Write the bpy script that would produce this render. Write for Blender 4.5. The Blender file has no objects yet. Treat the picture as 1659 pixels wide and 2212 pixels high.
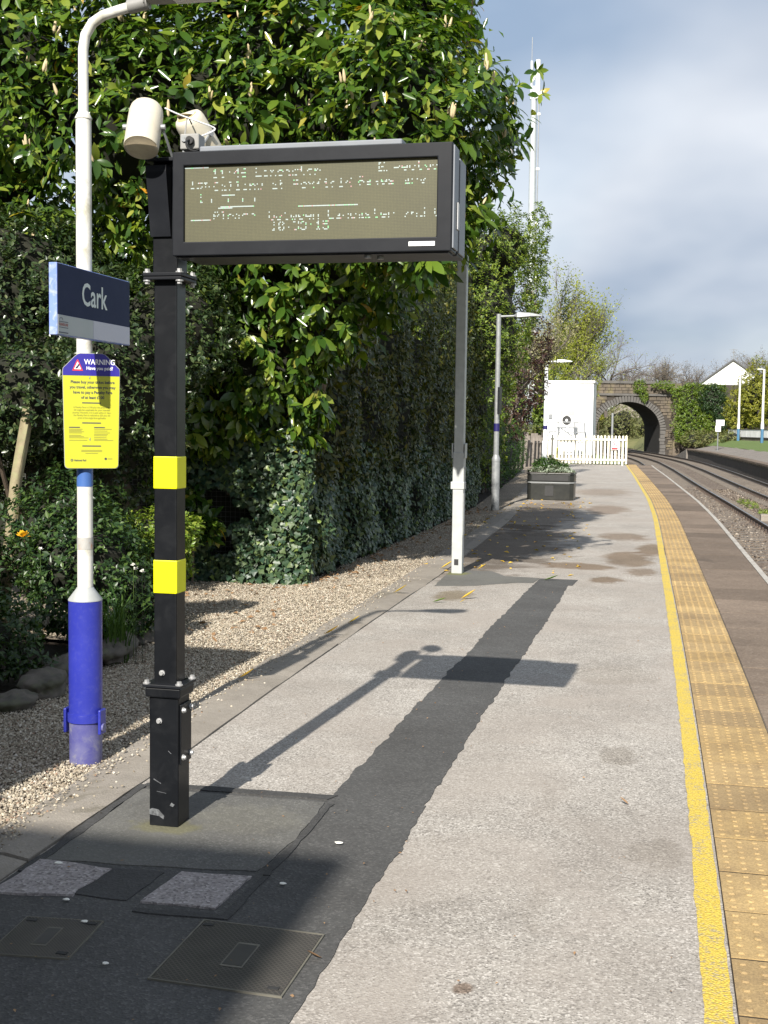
import bpy, math, random
import numpy as np
from mathutils import Vector, Matrix

# ------------------------------------------------------------------ camera, sky, sun, exposure
scene = bpy.context.scene
COL = scene.collection
CAM_Z = 1.70
cam_d = bpy.data.cameras.new('camera')
cam = bpy.data.objects.new('camera', cam_d)
COL.objects.link(cam)
cam_d.sensor_fit = 'HORIZONTAL'
cam_d.sensor_width = 36.0
cam_d.lens = 2655.0 / 1659.0 * 36.0
cam_d.clip_start = 0.05
cam_d.clip_end = 3000.0
PIT, ROL, YAW = 0.0707623, 0.0134068, 0.2251075
_cy, _sy, _cp, _sp = math.cos(YAW), math.sin(YAW), math.cos(PIT), math.sin(PIT)
_fw = Vector((-_sy * _cp, _cy * _cp, -_sp))
_r = Vector((_cy, _sy, 0))
_u = _r.cross(_fw)
_c, _s = math.cos(ROL), math.sin(ROL)
_r2 = _c * _r + _s * _u
_u2 = -_s * _r + _c * _u
cam.matrix_world = Matrix(((_r2.x, _u2.x, -_fw.x, 0), (_r2.y, _u2.y, -_fw.y, 0), (_r2.z, _u2.z, -_fw.z, CAM_Z), (0, 0, 0, 1)))
scene.camera = cam

SUN_DIR = Vector((-0.085, -1.45, 1.0)).normalized()       # towards the sun
SUN_EL = math.asin(SUN_DIR.z)
SUN_AZ = math.atan2(SUN_DIR.x, SUN_DIR.y)

world = bpy.data.worlds.new('World')
scene.world = world
world.use_nodes = True
wn, wl = world.node_tree.nodes, world.node_tree.links
wn.clear()
w_out = wn.new('ShaderNodeOutputWorld')
w_bg = wn.new('ShaderNodeBackground')
w_bg.inputs['Strength'].default_value = 0.085
w_sky = wn.new('ShaderNodeTexSky')
w_sky.sky_type = 'NISHITA'
w_sky.sun_disc = False
w_sky.sun_elevation = SUN_EL
w_sky.sun_rotation = SUN_AZ % (2 * math.pi)
w_sky.air_density = 1.2
w_sky.dust_density = 0.6
w_tc = wn.new('ShaderNodeTexCoord')
w_sep = wn.new('ShaderNodeSeparateXYZ')
wl.new(w_tc.outputs['Generated'], w_sep.inputs[0])
w_z = wn.new('ShaderNodeMath'); w_z.operation = 'MAXIMUM'; w_z.inputs[1].default_value = 0.0
wl.new(w_sep.outputs['Z'], w_z.inputs[0])
w_za = wn.new('ShaderNodeMath'); w_za.operation = 'ADD'; w_za.inputs[1].default_value = 0.42
wl.new(w_z.outputs[0], w_za.inputs[0])
w_dx = wn.new('ShaderNodeMath'); w_dx.operation = 'DIVIDE'
w_dy = wn.new('ShaderNodeMath'); w_dy.operation = 'DIVIDE'
wl.new(w_sep.outputs['X'], w_dx.inputs[0]); wl.new(w_za.outputs[0], w_dx.inputs[1])
wl.new(w_sep.outputs['Y'], w_dy.inputs[0]); wl.new(w_za.outputs[0], w_dy.inputs[1])
w_cmb = wn.new('ShaderNodeCombineXYZ')
wl.new(w_dx.outputs[0], w_cmb.inputs[0]); wl.new(w_dy.outputs[0], w_cmb.inputs[1])
w_n1 = wn.new('ShaderNodeTexNoise'); w_n1.inputs['Scale'].default_value = 0.9
w_n1.inputs['Detail'].default_value = 4.0; w_n1.inputs['Roughness'].default_value = 0.42
w_n1.inputs['Distortion'].default_value = 0.1
wl.new(w_cmb.outputs[0], w_n1.inputs['Vector'])
w_n2 = wn.new('ShaderNodeTexNoise'); w_n2.inputs['Scale'].default_value = 2.0
w_n2.inputs['Detail'].default_value = 4.0; w_n2.inputs['Roughness'].default_value = 0.45
w_off = wn.new('ShaderNodeVectorMath'); w_off.operation = 'ADD'; w_off.inputs[1].default_value = (7.3, 2.1, 0)
wl.new(w_cmb.outputs[0], w_off.inputs[0]); wl.new(w_off.outputs[0], w_n2.inputs['Vector'])
w_r1 = wn.new('ShaderNodeValToRGB')
w_r1.color_ramp.elements[0].position = 0.36; w_r1.color_ramp.elements[0].color = (0, 0, 0, 1)
w_r1.color_ramp.elements[1].position = 0.56; w_r1.color_ramp.elements[1].color = (1, 1, 1, 1)
wl.new(w_n1.outputs['Fac'], w_r1.inputs[0])
w_r2 = wn.new('ShaderNodeValToRGB')
w_r2.color_ramp.elements[0].position = 0.36; w_r2.color_ramp.elements[0].color = (2.35, 2.95, 3.95, 1)
w_r2.color_ramp.elements[1].position = 0.64; w_r2.color_ramp.elements[1].color = (5.5, 5.8, 6.3, 1)
wl.new(w_n2.outputs['Fac'], w_r2.inputs[0])
w_mix = wn.new('ShaderNodeMix'); w_mix.data_type = 'RGBA'
w_cl = wn.new('ShaderNodeMath'); w_cl.operation = 'MULTIPLY_ADD'
w_cl.inputs[1].default_value = 0.55; w_cl.inputs[2].default_value = 0.42
wl.new(w_r1.outputs['Color'], w_cl.inputs[0])
wl.new(w_cl.outputs[0], w_mix.inputs['Factor'])
wl.new(w_sky.outputs[0], w_mix.inputs['A'])
wl.new(w_r2.outputs['Color'], w_mix.inputs['B'])
wl.new(w_mix.outputs['Result'], w_bg.inputs['Color'])
wl.new(w_bg.outputs[0], w_out.inputs[0])

sun_d = bpy.data.lights.new('sun', 'SUN')
sun_d.energy = 5.0
sun_d.angle = math.radians(0.53)
sun_d.color = (1.0, 0.945, 0.86)
sun = bpy.data.objects.new('sun', sun_d)
COL.objects.link(sun)
sun.rotation_mode = 'QUATERNION'
sun.rotation_quaternion = SUN_DIR.to_track_quat('Z', 'Y')
sun.location = (0, 0, 30)

vs = scene.view_settings
vs.view_transform = 'Standard'
vs.look = 'None'
vs.gamma = 1.0
vs.use_curve_mapping = False
vs.exposure = 0.80
scene.render.engine = 'CYCLES'
scene.render.resolution_x = 768
scene.render.resolution_y = 1024

RNG = np.random.default_rng(11)
random.seed(5)
UP = np.array((0., 0., 1.))

# ------------------------------------------------------------------ lettering (made first, while the scene is light)
def make_text(s, size, align='CENTER', sx=1.0, bold=0.0):
    cu = bpy.data.curves.new('lettering', 'FONT')
    cu.body = s
    cu.size = size
    cu.align_x = align
    cu.align_y = 'CENTER'
    cu.resolution_u = 3
    cu.offset = bold
    o = bpy.data.objects.new('lettering', cu)
    COL.objects.link(o)
    dg = bpy.context.evaluated_depsgraph_get()
    me = bpy.data.meshes.new_from_object(o.evaluated_get(dg))
    v = [(p.co.x * sx, p.co.y, 0.0) for p in me.vertices]
    f = [tuple(p.vertices) for p in me.polygons]
    bpy.data.objects.remove(o)
    bpy.data.curves.remove(cu)
    bpy.data.meshes.remove(me)
    return v, f

TXT = {}
for key, s, size, al, sx, bold in [
    ('cark', 'Cark', 0.150, 'CENTER', 0.88, 0.0022),
    ('line', 'FURNESS LINE', 0.0165, 'CENTER', 0.86, 0.0003),
    ('warning', 'WARNING', 0.036, 'CENTER', 0.85, 0.0005),
    ('paid', 'Have you paid?', 0.0235, 'CENTER', 0.9, 0.0004),
    ('p1', 'Please buy your ticket before', 0.0198, 'CENTER', 0.9, 0.0004),
    ('p2', 'you travel, otherwise you may', 0.0198, 'CENTER', 0.9, 0.0004),
    ('p3', 'have to pay a Penalty Fare', 0.0198, 'CENTER', 0.9, 0.0004),
    ('p4', 'of at least \u00a3100', 0.0198, 'CENTER', 0.9, 0.0004),
    ('s1', 'A Penalty Fare is \u00a3100 plus the price of the', 0.0118, 'CENTER', 0.86, 0.0),
    ('s2', 'full single fare applicable for your intended', 0.0118, 'CENTER', 0.86, 0.0),
    ('s3', 'journey. However, if it is paid within 21 days,', 0.0118, 'CENTER', 0.86, 0.0),
    ('s4', 'the Penalty Fare is reduced to \u00a350 plus the', 0.0118, 'CENTER', 0.86, 0.0),
    ('s5', 'price of the single fare applicable.', 0.0118, 'CENTER', 0.86, 0.0),
    ('nr', 'National Rail', 0.0125, 'LEFT', 0.9, 0.0003)]:
    TXT[key] = make_text(s, size, al, sx, bold)

# ------------------------------------------------------------------ materials
MATS = {}
def _nt(name):
    m = bpy.data.materials.new(name)
    m.use_nodes = True
    nt = m.node_tree
    return m, nt, nt.nodes, nt.links, nt.nodes['Principled BSDF']

def _noise(N, L, vec, scale, detail=4.0, rough=0.55, dist=0.0):
    n = N.new('ShaderNodeTexNoise')
    n.inputs['Scale'].default_value = scale
    n.inputs['Detail'].default_value = detail
    n.inputs['Roughness'].default_value = rough
    n.inputs['Distortion'].default_value = dist
    if vec is not None:
        L.new(vec, n.inputs['Vector'])
    return n.outputs['Fac']

def _ramp(N, L, fac, stops):
    r = N.new('ShaderNodeValToRGB')
    e = r.color_ramp.elements
    while len(e) < len(stops):
        e.new(0.5)
    for i, (p, c) in enumerate(stops):
        e[i].position = p
        e[i].color = (c[0], c[1], c[2], 1) if len(c) == 3 else c
    L.new(fac, r.inputs[0])
    return r.outputs['Color']

def _mix(N, L, fac, a, b, mode='MIX'):
    n = N.new('ShaderNodeMix'); n.data_type = 'RGBA'; n.blend_type = mode
    for sock, v in ((n.inputs['Factor'], fac), (n.inputs['A'], a), (n.inputs['B'], b)):
        if isinstance(v, (int, float)):
            sock.default_value = v
        elif isinstance(v, tuple):
            sock.default_value = (v[0], v[1], v[2], 1)
        else:
            L.new(v, sock)
    return n.outputs['Result']

def _math(N, L, op, a, b=0.0):
    n = N.new('ShaderNodeMath'); n.operation = op
    for i, v in enumerate((a, b)):
        if isinstance(v, (int, float)):
            n.inputs[i].default_value = v
        else:
            L.new(v, n.inputs[i])
    return n.outputs[0]

def _bump(N, L, bsdf, h, strength, dist=0.01):
    b = N.new('ShaderNodeBump')
    b.inputs['Strength'].default_value = strength
    b.inputs['Distance'].default_value = dist
    L.new(h, b.inputs['Height'])
    L.new(b.outputs[0], bsdf.inputs['Normal'])

def surf(name, c1, c2=None, scale=4.0, rough=0.7, metal=0.0, bump=0.0, bscale=60.0, spec=0.5,
         grime=None, gscale=2.0, gamt=0.5, rvar=0.0, coat=0.0, world_pos=False):
    """general painted / weathered surface: two tones, grime patches, fine relief"""
    m, nt, N, L, B = _nt(name)
    if world_pos:
        vec = N.new('ShaderNodeNewGeometry').outputs['Position']
    else:
        vec = N.new('ShaderNodeTexCoord').outputs['Object']
    c2 = c2 or tuple(x * 0.8 for x in c1)
    f = _noise(N, L, vec, scale, 5.0, 0.6)
    col = _ramp(N, L, f, [(0.32, c1), (0.68, c2)])
    if grime:
        g = _noise(N, L, vec, gscale, 7.0, 0.65, 0.6)
        gm = _ramp(N, L, g, [(0.5, (0, 0, 0)), (0.72, (gamt, gamt, gamt))])
        col = _mix(N, L, gm, col, grime)
    L.new(col, B.inputs['Base Color'])
    B.inputs['Roughness'].default_value = rough
    if rvar:
        rf = _noise(N, L, vec, scale * 3, 4.0)
        rr = _math(N, L, 'MULTIPLY_ADD', rf, rvar)
        nd = rr.node; nd.inputs[2].default_value = rough - rvar / 2
        L.new(rr, B.inputs['Roughness'])
    B.inputs['Metallic'].default_value = metal
    B.inputs['Specular IOR Level'].default_value = spec
    B.inputs['Coat Weight'].default_value = coat
    if bump:
        _bump(N, L, B, _noise(N, L, vec, bscale, 4.0, 0.6), bump, 0.004)
    MATS[name] = m
    return m

def leafmat(name, cols, rough=0.35, trans=0.25, tcol=None, spec=0.5):
    m, nt, N, L, B = _nt(name)
    g = N.new('ShaderNodeNewGeometry')
    oi = N.new('ShaderNodeObjectInfo')
    r = _math(N, L, 'FRACT', _math(N, L, 'ADD', g.outputs['Random Per Island'], oi.outputs['Random']))
    stops = [(p, c) for p, c in cols]
    col = _ramp(N, L, r, stops)
    L.new(col, B.inputs['Base Color'])
    B.inputs['Roughness'].default_value = rough
    B.inputs['Specular IOR Level'].default_value = spec
    t = N.new('ShaderNodeBsdfTranslucent')
    tc = _mix(N, L, 1.0, col, tcol or (1.6, 1.7, 0.5), 'MULTIPLY')
    L.new(tc, t.inputs['Color'])
    mx = N.new('ShaderNodeMixShader')
    mx.inputs[0].default_value = trans
    L.new(B.outputs[0], mx.inputs[1]); L.new(t.outputs[0], mx.inputs[2])
    L.new(mx.outputs[0], nt.nodes['Material Output'].inputs['Surface'])
    MATS[name] = m
    return m

def asphalt(name, base, light, dark, stain=None, stain_amt=0.0, tint=None, cell=95.0, speck=0.6, rough=0.85, spots=(), objvar=False):
    """chippings in binder, larger tone drifts, own-shaped stains and painted-in shade"""
    m, nt, N, L, B = _nt(name)
    vec = N.new('ShaderNodeNewGeometry').outputs['Position']
    v = N.new('ShaderNodeTexVoronoi'); v.inputs['Scale'].default_value = cell
    L.new(vec, v.inputs['Vector'])
    vs_ = N.new('ShaderNodeSeparateColor'); L.new(v.outputs['Color'], vs_.inputs[0])
    chip = _ramp(N, L, vs_.outputs[0], [(0.0, dark), (0.35, base), (0.72, base), (1.0, light)])
    big = _noise(N, L, vec, 1.1, 6.0, 0.62, 0.3)
    drift = _ramp(N, L, big, [(0.3, (0.80, 0.79, 0.78)), (0.7, (1.12, 1.12, 1.12))])
    col = _mix(N, L, speck, base, chip)
    col = _mix(N, L, 1.0, col, drift, 'MULTIPLY')
    mid = _noise(N, L, vec, 7.0, 6.0, 0.7)
    col = _mix(N, L, 1.0, col, _ramp(N, L, mid, [(0.25, (0.86, 0.85, 0.85)), (0.75, (1.1, 1.1, 1.1))]), 'MULTIPLY')
    if tint:
        tf = _ramp(N, L, _noise(N, L, vec, 0.9, 4.0, 0.6, 0.8), [(0.42, (0, 0, 0)), (0.66, (0.6, 0.6, 0.6))])
        col = _mix(N, L, tf, col, tint)
    if stain:
        mp = N.new('ShaderNodeMapping'); mp.inputs['Scale'].default_value = (1.0, 0.42, 1.0)
        L.new(vec, mp.inputs['Vector'])
        s1 = _noise(N, L, mp.outputs[0], 1.7, 6.0, 0.62, 0.9)
        sm = _ramp(N, L, s1, [(0.60, (0, 0, 0)), (0.66, (stain_amt,) * 3)])
        col = _mix(N, L, sm, col, stain)
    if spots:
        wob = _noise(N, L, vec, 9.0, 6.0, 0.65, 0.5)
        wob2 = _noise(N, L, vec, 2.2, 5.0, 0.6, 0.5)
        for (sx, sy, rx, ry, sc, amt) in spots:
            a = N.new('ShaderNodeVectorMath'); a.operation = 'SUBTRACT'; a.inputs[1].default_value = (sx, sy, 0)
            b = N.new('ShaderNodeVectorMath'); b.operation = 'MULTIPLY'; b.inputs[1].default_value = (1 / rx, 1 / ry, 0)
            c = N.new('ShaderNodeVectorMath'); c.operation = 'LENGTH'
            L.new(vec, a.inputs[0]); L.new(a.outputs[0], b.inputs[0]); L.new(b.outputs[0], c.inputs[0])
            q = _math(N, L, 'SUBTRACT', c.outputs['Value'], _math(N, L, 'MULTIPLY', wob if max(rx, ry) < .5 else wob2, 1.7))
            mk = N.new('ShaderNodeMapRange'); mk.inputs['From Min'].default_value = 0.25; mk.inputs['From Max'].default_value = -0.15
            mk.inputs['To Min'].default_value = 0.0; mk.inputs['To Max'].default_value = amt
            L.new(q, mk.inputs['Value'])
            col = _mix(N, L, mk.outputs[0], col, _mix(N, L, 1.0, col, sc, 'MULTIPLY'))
    if objvar:
        oi = N.new('ShaderNodeObjectInfo')
        col = _mix(N, L, 1.0, col, _ramp(N, L, oi.outputs['Random'], [(0.0, (0.72, 0.70, 0.68)), (1.0, (1.22, 1.2, 1.18))]), 'MULTIPLY')
    L.new(col, B.inputs['Base Color'])
    B.inputs['Roughness'].default_value = rough
    B.inputs['Specular IOR Level'].default_value = 0.3
    _bump(N, L, B, v.outputs['Distance'], 0.45, 0.45 / cell)
    MATS[name] = m
    return m

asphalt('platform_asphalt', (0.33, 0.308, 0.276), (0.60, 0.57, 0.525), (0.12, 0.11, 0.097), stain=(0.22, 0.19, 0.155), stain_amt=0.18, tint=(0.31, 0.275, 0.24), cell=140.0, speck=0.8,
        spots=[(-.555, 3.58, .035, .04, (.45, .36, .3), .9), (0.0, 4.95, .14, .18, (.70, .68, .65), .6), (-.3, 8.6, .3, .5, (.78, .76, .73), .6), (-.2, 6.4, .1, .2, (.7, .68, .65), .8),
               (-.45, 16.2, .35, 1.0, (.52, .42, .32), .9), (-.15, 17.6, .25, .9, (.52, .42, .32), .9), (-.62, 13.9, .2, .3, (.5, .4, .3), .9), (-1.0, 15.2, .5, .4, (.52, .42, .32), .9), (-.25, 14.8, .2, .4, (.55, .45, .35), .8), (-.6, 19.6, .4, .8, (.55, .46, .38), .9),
               (-2.05, 12.1, .2, .4, (.6, .54, .42), .9), (-2.3, 17.5, 1.0, 4.2, (.42, .38, .34), 1.0), (-2.4, 24, .8, 5.0, (.5, .45, .4), .9), (-1.2, 26, .5, 1.6, (.62, .52, .44), .8), (-1.6, 33, .8, 2.0, (.7, .62, .55), .8)])  # two long kerbside ellipses: damp ground, darkened further to deepen the laurel's shade
asphalt('dark_asphalt', (0.075, 0.075, 0.073), (0.16, 0.155, 0.15), (0.035, 0.035, 0.035), cell=120.0, speck=0.45)
asphalt('darker_asphalt', (0.058, 0.058, 0.057), (0.10, 0.10, 0.10), (0.02, 0.02, 0.02), cell=130.0, speck=0.4)
asphalt('mossy_asphalt', (0.116, 0.115, 0.109), (0.23, 0.228, 0.21), (0.07, 0.068, 0.06), cell=130.0, speck=0.5, tint=(0.145, 0.142, 0.125), stain=(0.10, 0.105, 0.09), stain_amt=0.5, spots=[(-2.01, 4.72, .16, .09, (1.15, 1.12, .72), .8), (-2.31, 13.9, .16, .18, (1.1, 1.15, .5), .9), (-1.7, 4.9, .25, .2, (1.2, 1.18, 1.1), .7)])
asphalt('pale_patch', (0.30, 0.275, 0.27), (0.48, 0.45, 0.44), (0.10, 0.09, 0.09), cell=100.0, speck=0.75)
asphalt('coping_stone', (0.165, 0.13, 0.10), (0.28, 0.235, 0.19), (0.07, 0.055, 0.045), stain=(0.08, 0.065, 0.05), stain_amt=0.5, cell=60.0, speck=0.35, objvar=True)
asphalt('kerb_concrete', (0.265, 0.24, 0.205), (0.37, 0.34, 0.30), (0.15, 0.135, 0.11), stain=(0.10, 0.09, 0.06), stain_amt=0.5, cell=110.0, speck=0.25)
asphalt('ballast', (0.135, 0.105, 0.08), (0.26, 0.215, 0.17), (0.045, 0.035, 0.03), cell=17.0, speck=0.9)
asphalt('gravel_base', (0.25, 0.21, 0.16), (0.44, 0.39, 0.31), (0.07, 0.055, 0.04), cell=75.0, speck=0.95)
asphalt('soil', (0.035, 0.027, 0.02), (0.07, 0.055, 0.04), (0.015, 0.012, 0.01), cell=40.0, speck=0.7)
asphalt('far_asphalt', (0.19, 0.17, 0.15), (0.3, 0.28, 0.25), (0.1, 0.09, 0.08), cell=60.0, speck=0.5)

# buff tactile slabs
def tactile_mat():
    m, nt, N, L, B = _nt('tactile_buff')
    vec = N.new('ShaderNodeNewGeometry').outputs['Position']
    oi = N.new('ShaderNodeObjectInfo')
    base = _ramp(N, L, oi.outputs['Random'], [(0.0, (0.34, 0.235, 0.10)), (0.55, (0.41, 0.29, 0.13)), (0.9, (0.32, 0.225, 0.105)), (1.0, (0.24, 0.17, 0.085))])
    d = _ramp(N, L, _noise(N, L, vec, 5.0, 7.0, 0.7, 0.6), [(0.42, (0, 0, 0)), (0.68, (0.62, 0.62, 0.62))])
    col = _mix(N, L, d, base, (0.19, 0.13, 0.068))
    d2 = _ramp(N, L, _noise(N, L, vec, 1.3, 5.0, 0.6, 0.4), [(0.40, (0.90, 0.89, 0.88)), (0.65, (1.08, 1.08, 1.08))])
    col = _mix(N, L, 1.0, col, d2, 'MULTIPLY')
    f = _ramp(N, L, _noise(N, L, vec, 120.0, 3.0, 0.6), [(0.3, (0.72, 0.72, 0.72)), (0.7, (1.2, 1.2, 1.2))])
    col = _mix(N, L, 1.0, col, f, 'MULTIPLY')
    L.new(col, B.inputs['Base Color'])
    B.inputs['Roughness'].default_value = 0.8
    _bump(N, L, B, _noise(N, L, vec, 150.0, 3.0), 0.35, 0.003)
    MATS['tactile_buff'] = m
tactile_mat()

def yellow_line_mat():
    m, nt, N, L, B = _nt('yellow_line')
    vec = N.new('ShaderNodeNewGeometry').outputs['Position']
    v = N.new('ShaderNodeTexVoronoi'); v.inputs['Scale'].default_value = 110.0
    L.new(vec, v.inputs['Vector'])
    n = _noise(N, L, vec, 55.0, 5.0, 0.7)
    n2 = _noise(N, L, vec, 4.0, 5.0, 0.7)
    w = _math(N, L, 'ADD', n, _math(N, L, 'MULTIPLY', n2, 0.6))
    msk = _ramp(N, L, w, [(0.82, (0, 0, 0)), (0.95, (1, 1, 1))])
    col = _mix(N, L, msk, (0.62, 0.47, 0.075), (0.40, 0.34, 0.20))
    lum = _ramp(N, L, v.outputs['Distance'], [(0.1, (1.1, 1.1, 1.1)), (0.7, (0.75, 0.72, 0.68))])
    col = _mix(N, L, 1.0, col, lum, 'MULTIPLY')
    L.new(col, B.inputs['Base Color'])
    B.inputs['Roughness'].default_value = 0.7
    _bump(N, L, B, v.outputs['Distance'], 0.7, 0.006)
    MATS['yellow_line'] = m
yellow_line_mat()

surf('black_paint', (0.0060, 0.0068, 0.0085), (0.0085, 0.0095, 0.0115), 6.0, 0.36, bump=0.02, bscale=90.0, grime=(0.06, 0.062, 0.066), gscale=11.0, gamt=0.12, rvar=0.12, spec=0.22)
surf('black_case', (0.0095, 0.0105, 0.0135), (0.013, 0.0145, 0.018), 5.0, 0.42, bump=0.02, bscale=120.0, grime=(0.05, 0.053, 0.058), gscale=7.0, gamt=0.10, rvar=0.12, spec=0.2)
surf('grey_case', (0.15, 0.165, 0.185), (0.20, 0.215, 0.24), 5.0, 0.45, grime=(0.16, 0.16, 0.16), gscale=9.0, gamt=0.4)
surf('black_rubber', (0.01, 0.01, 0.011), (0.014, 0.014, 0.015), 5.0, 0.6)
surf('hi_vis_yellow', (0.74, 0.74, 0.0), (0.70, 0.70, 0.0), 5.0, 0.5)
surf('bolt_zinc', (0.50, 0.50, 0.50), (0.42, 0.42, 0.42), 30.0, 0.4, 0.5)
surf('plastic_white', (0.85, 0.85, 0.85), (0.8, 0.8, 0.8), 5.0, 0.45)
surf('speaker_cream', (0.60, 0.555, 0.45), (0.55, 0.505, 0.40), 8.0, 0.5, grime=(0.40, 0.33, 0.22), gscale=14.0, gamt=0.5)
surf('speaker_grille', (0.44, 0.40, 0.33), (0.38, 0.345, 0.29), 40.0, 0.7, bump=0.2, bscale=300.0)
surf('speaker_tan', (0.50, 0.39, 0.20), (0.44, 0.33, 0.16), 8.0, 0.5)
surf('pole_white', (0.70, 0.69, 0.65), (0.64, 0.63, 0.58), 5.0, 0.5, grime=(0.34, 0.32, 0.22), gscale=6.0, gamt=0.75, bump=0.04, bscale=50.0)
surf('pole_blue', (0.022, 0.030, 0.27), (0.028, 0.037, 0.31), 5.0, 0.35, grime=(0.30, 0.31, 0.45), gscale=45.0, gamt=0.07, bump=0.05, bscale=40.0, rvar=0.2)
surf('pole_blue_worn', (0.06, 0.06, 0.22), (0.12, 0.12, 0.25), 12.0, 0.55, grime=(0.25, 0.25, 0.24), gscale=9.0, gamt=0.9, bump=0.1, bscale=50.0)
surf('band_blue', (0.05, 0.12, 0.35), (0.06, 0.14, 0.38), 5.0, 0.4)
surf('tape_grey', (0.42, 0.42, 0.40), (0.35, 0.34, 0.32), 20.0, 0.6, grime=(0.42, 0.15, 0.04), gscale=28.0, gamt=0.8)
surf('lamp_grey', (0.22, 0.215, 0.205), (0.27, 0.265, 0.25), 5.0, 0.5)
surf('galvanised', (0.22, 0.23, 0.235), (0.29, 0.30, 0.305), 14.0, 0.5, 0.25, grime=(0.45, 0.46, 0.45), gscale=9.0, gamt=0.4, bump=0.03, bscale=40.0, rvar=0.15)
surf('galvanised_pale', (0.38, 0.395, 0.39), (0.46, 0.475, 0.465), 12.0, 0.5, 0.2, grime=(0.42, 0.43, 0.40), gscale=9.0, gamt=0.5)
surf('lamp_white', (0.68, 0.72, 0.72), (0.75, 0.78, 0.78), 6.0, 0.45, grime=(0.5, 0.52, 0.5), gscale=8.0, gamt=0.4)
surf('navy_band', (0.012, 0.01, 0.09), (0.015, 0.012, 0.1), 5.0, 0.5)
surf('sign_navy', (0.007, 0.015, 0.060), (0.010, 0.018, 0.068), 5.0, 0.42, grime=(0.02, 0.03, 0.08), gscale=6.0, gamt=0.5, spec=0.08)
surf('sign_edge_blue', (0.16, 0.24, 0.62), (0.19, 0.28, 0.66), 9.0, 0.45, grime=(0.6, 0.62, 0.68), gscale=26.0, gamt=0.6)
surf('sign_grey', (0.36, 0.40, 0.42), (0.40, 0.43, 0.45), 6.0, 0.4)
surf('sign_grey_pale', (0.47, 0.48, 0.58), (0.50, 0.51, 0.60), 6.0, 0.4)
surf('letter_pale', (0.60, 0.67, 0.67), (0.63, 0.70, 0.70), 6.0, 0.45)
surf('letter_white', (0.85, 0.85, 0.88), (0.85, 0.85, 0.88), 6.0, 0.45)
surf('letter_red', (0.35, 0.05, 0.04), (0.35, 0.05, 0.04), 6.0, 0.5)
surf('letter_dark', (0.03, 0.03, 0.08), (0.03, 0.03, 0.08), 6.0, 0.5)
surf('letter_olive', (0.20, 0.19, 0.05), (0.20, 0.19, 0.05), 6.0, 0.5)
surf('notice_yellow', (0.47, 0.475, 0.035), (0.51, 0.51, 0.04), 3.0, 0.34, coat=0.15)
surf('notice_blue', (0.03, 0.022, 0.26), (0.034, 0.026, 0.28), 3.0, 0.28, coat=0.4)
surf('notice_back', (0.45, 0.46, 0.42), None, 3.0, 0.5)
surf('warn_red', (0.65, 0.04, 0.05), (0.65, 0.04, 0.05), 3.0, 0.5)
surf('cover_steel', (0.052, 0.050, 0.048), (0.070, 0.066, 0.062), 9.0, 0.55, 0.3, grime=(0.05, 0.045, 0.04), gscale=6.0, gamt=0.6)
surf('cover_edge', (0.11, 0.104, 0.085), (0.16, 0.15, 0.12), 15.0, 0.7, 0.1)
surf('cover_tread', (0.085, 0.079, 0.07), (0.115, 0.105, 0.092), 9.0, 0.5, 0.2)
surf('cover_dark', (0.02, 0.02, 0.02), (0.03, 0.03, 0.03), 15.0, 0.7)
surf('bark', (0.16, 0.12, 0.085), (0.09, 0.07, 0.05), 25.0, 0.85, bump=0.5, bscale=40.0)
surf('bark_pale', (0.30, 0.25, 0.15), (0.20, 0.17, 0.10), 12.0, 0.8, bump=0.4, bscale=50.0, grime=(0.24, 0.26, 0.12), gscale=9.0, gamt=0.7)
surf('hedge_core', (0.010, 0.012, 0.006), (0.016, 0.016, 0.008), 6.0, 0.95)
surf('twig_grey', (0.13, 0.108, 0.092), (0.09, 0.078, 0.07), 6.0, 0.85)
surf('twig_green', (0.26, 0.24, 0.12), (0.18, 0.17, 0.09), 6.0, 0.8)
surf('spike_cream', (0.58, 0.48, 0.29), (0.44, 0.34, 0.20), 40.0, 0.7, bump=0.4, bscale=200.0)
surf('rock', (0.13, 0.11, 0.09), (0.06, 0.055, 0.045), 7.0, 0.85, bump=0.8, bscale=14.0, grime=(0.10, 0.12, 0.05), gscale=5.0, gamt=0.7)
surf('stone_pale', (0.62, 0.56, 0.46), (0.36, 0.31, 0.25), 30.0, 0.8)
surf('timber_board', (0.10, 0.085, 0.06), (0.06, 0.05, 0.035), 6.0, 0.85, grime=(0.10, 0.12, 0.05), gscale=4.0, gamt=0.8)
surf('weathered_board', (0.24, 0.21, 0.18), (0.15, 0.13, 0.11), 9.0, 0.85)
surf('wire_galv', (0.22, 0.23, 0.23), (0.14, 0.145, 0.145), 30.0, 0.5, 0.3)
surf('picket_cream', (0.80, 0.76, 0.62), (0.74, 0.69, 0.56), 5.0, 0.6, world_pos=True)
surf('cabin_white', (0.84, 0.84, 0.83), (0.80, 0.80, 0.79), 3.0, 0.5)
surf('cabin_grey', (0.55, 0.55, 0.55), (0.50, 0.50, 0.50), 3.0, 0.5)
surf('fan_black', (0.02, 0.02, 0.02), (0.03, 0.03, 0.03), 3.0, 0.5)
surf('rail_grey', (0.20, 0.21, 0.22), (0.25, 0.26, 0.27), 5.0, 0.5, 0.3)
surf('planter_black', (0.018, 0.019, 0.018), (0.03, 0.031, 0.028), 5.0, 0.32, grime=(0.16, 0.15, 0.10), gscale=4.0, gamt=0.12)
surf('planter_rim', (0.30, 0.31, 0.31), (0.25, 0.26, 0.26), 5.0, 0.4)
surf('rail_steel', (0.045, 0.033, 0.026), (0.075, 0.052, 0.04), 5.0, 0.55, 0.3)
surf('rail_head', (0.20, 0.20, 0.21), (0.25, 0.25, 0.26), 3.0, 0.3, 0.8)
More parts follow.
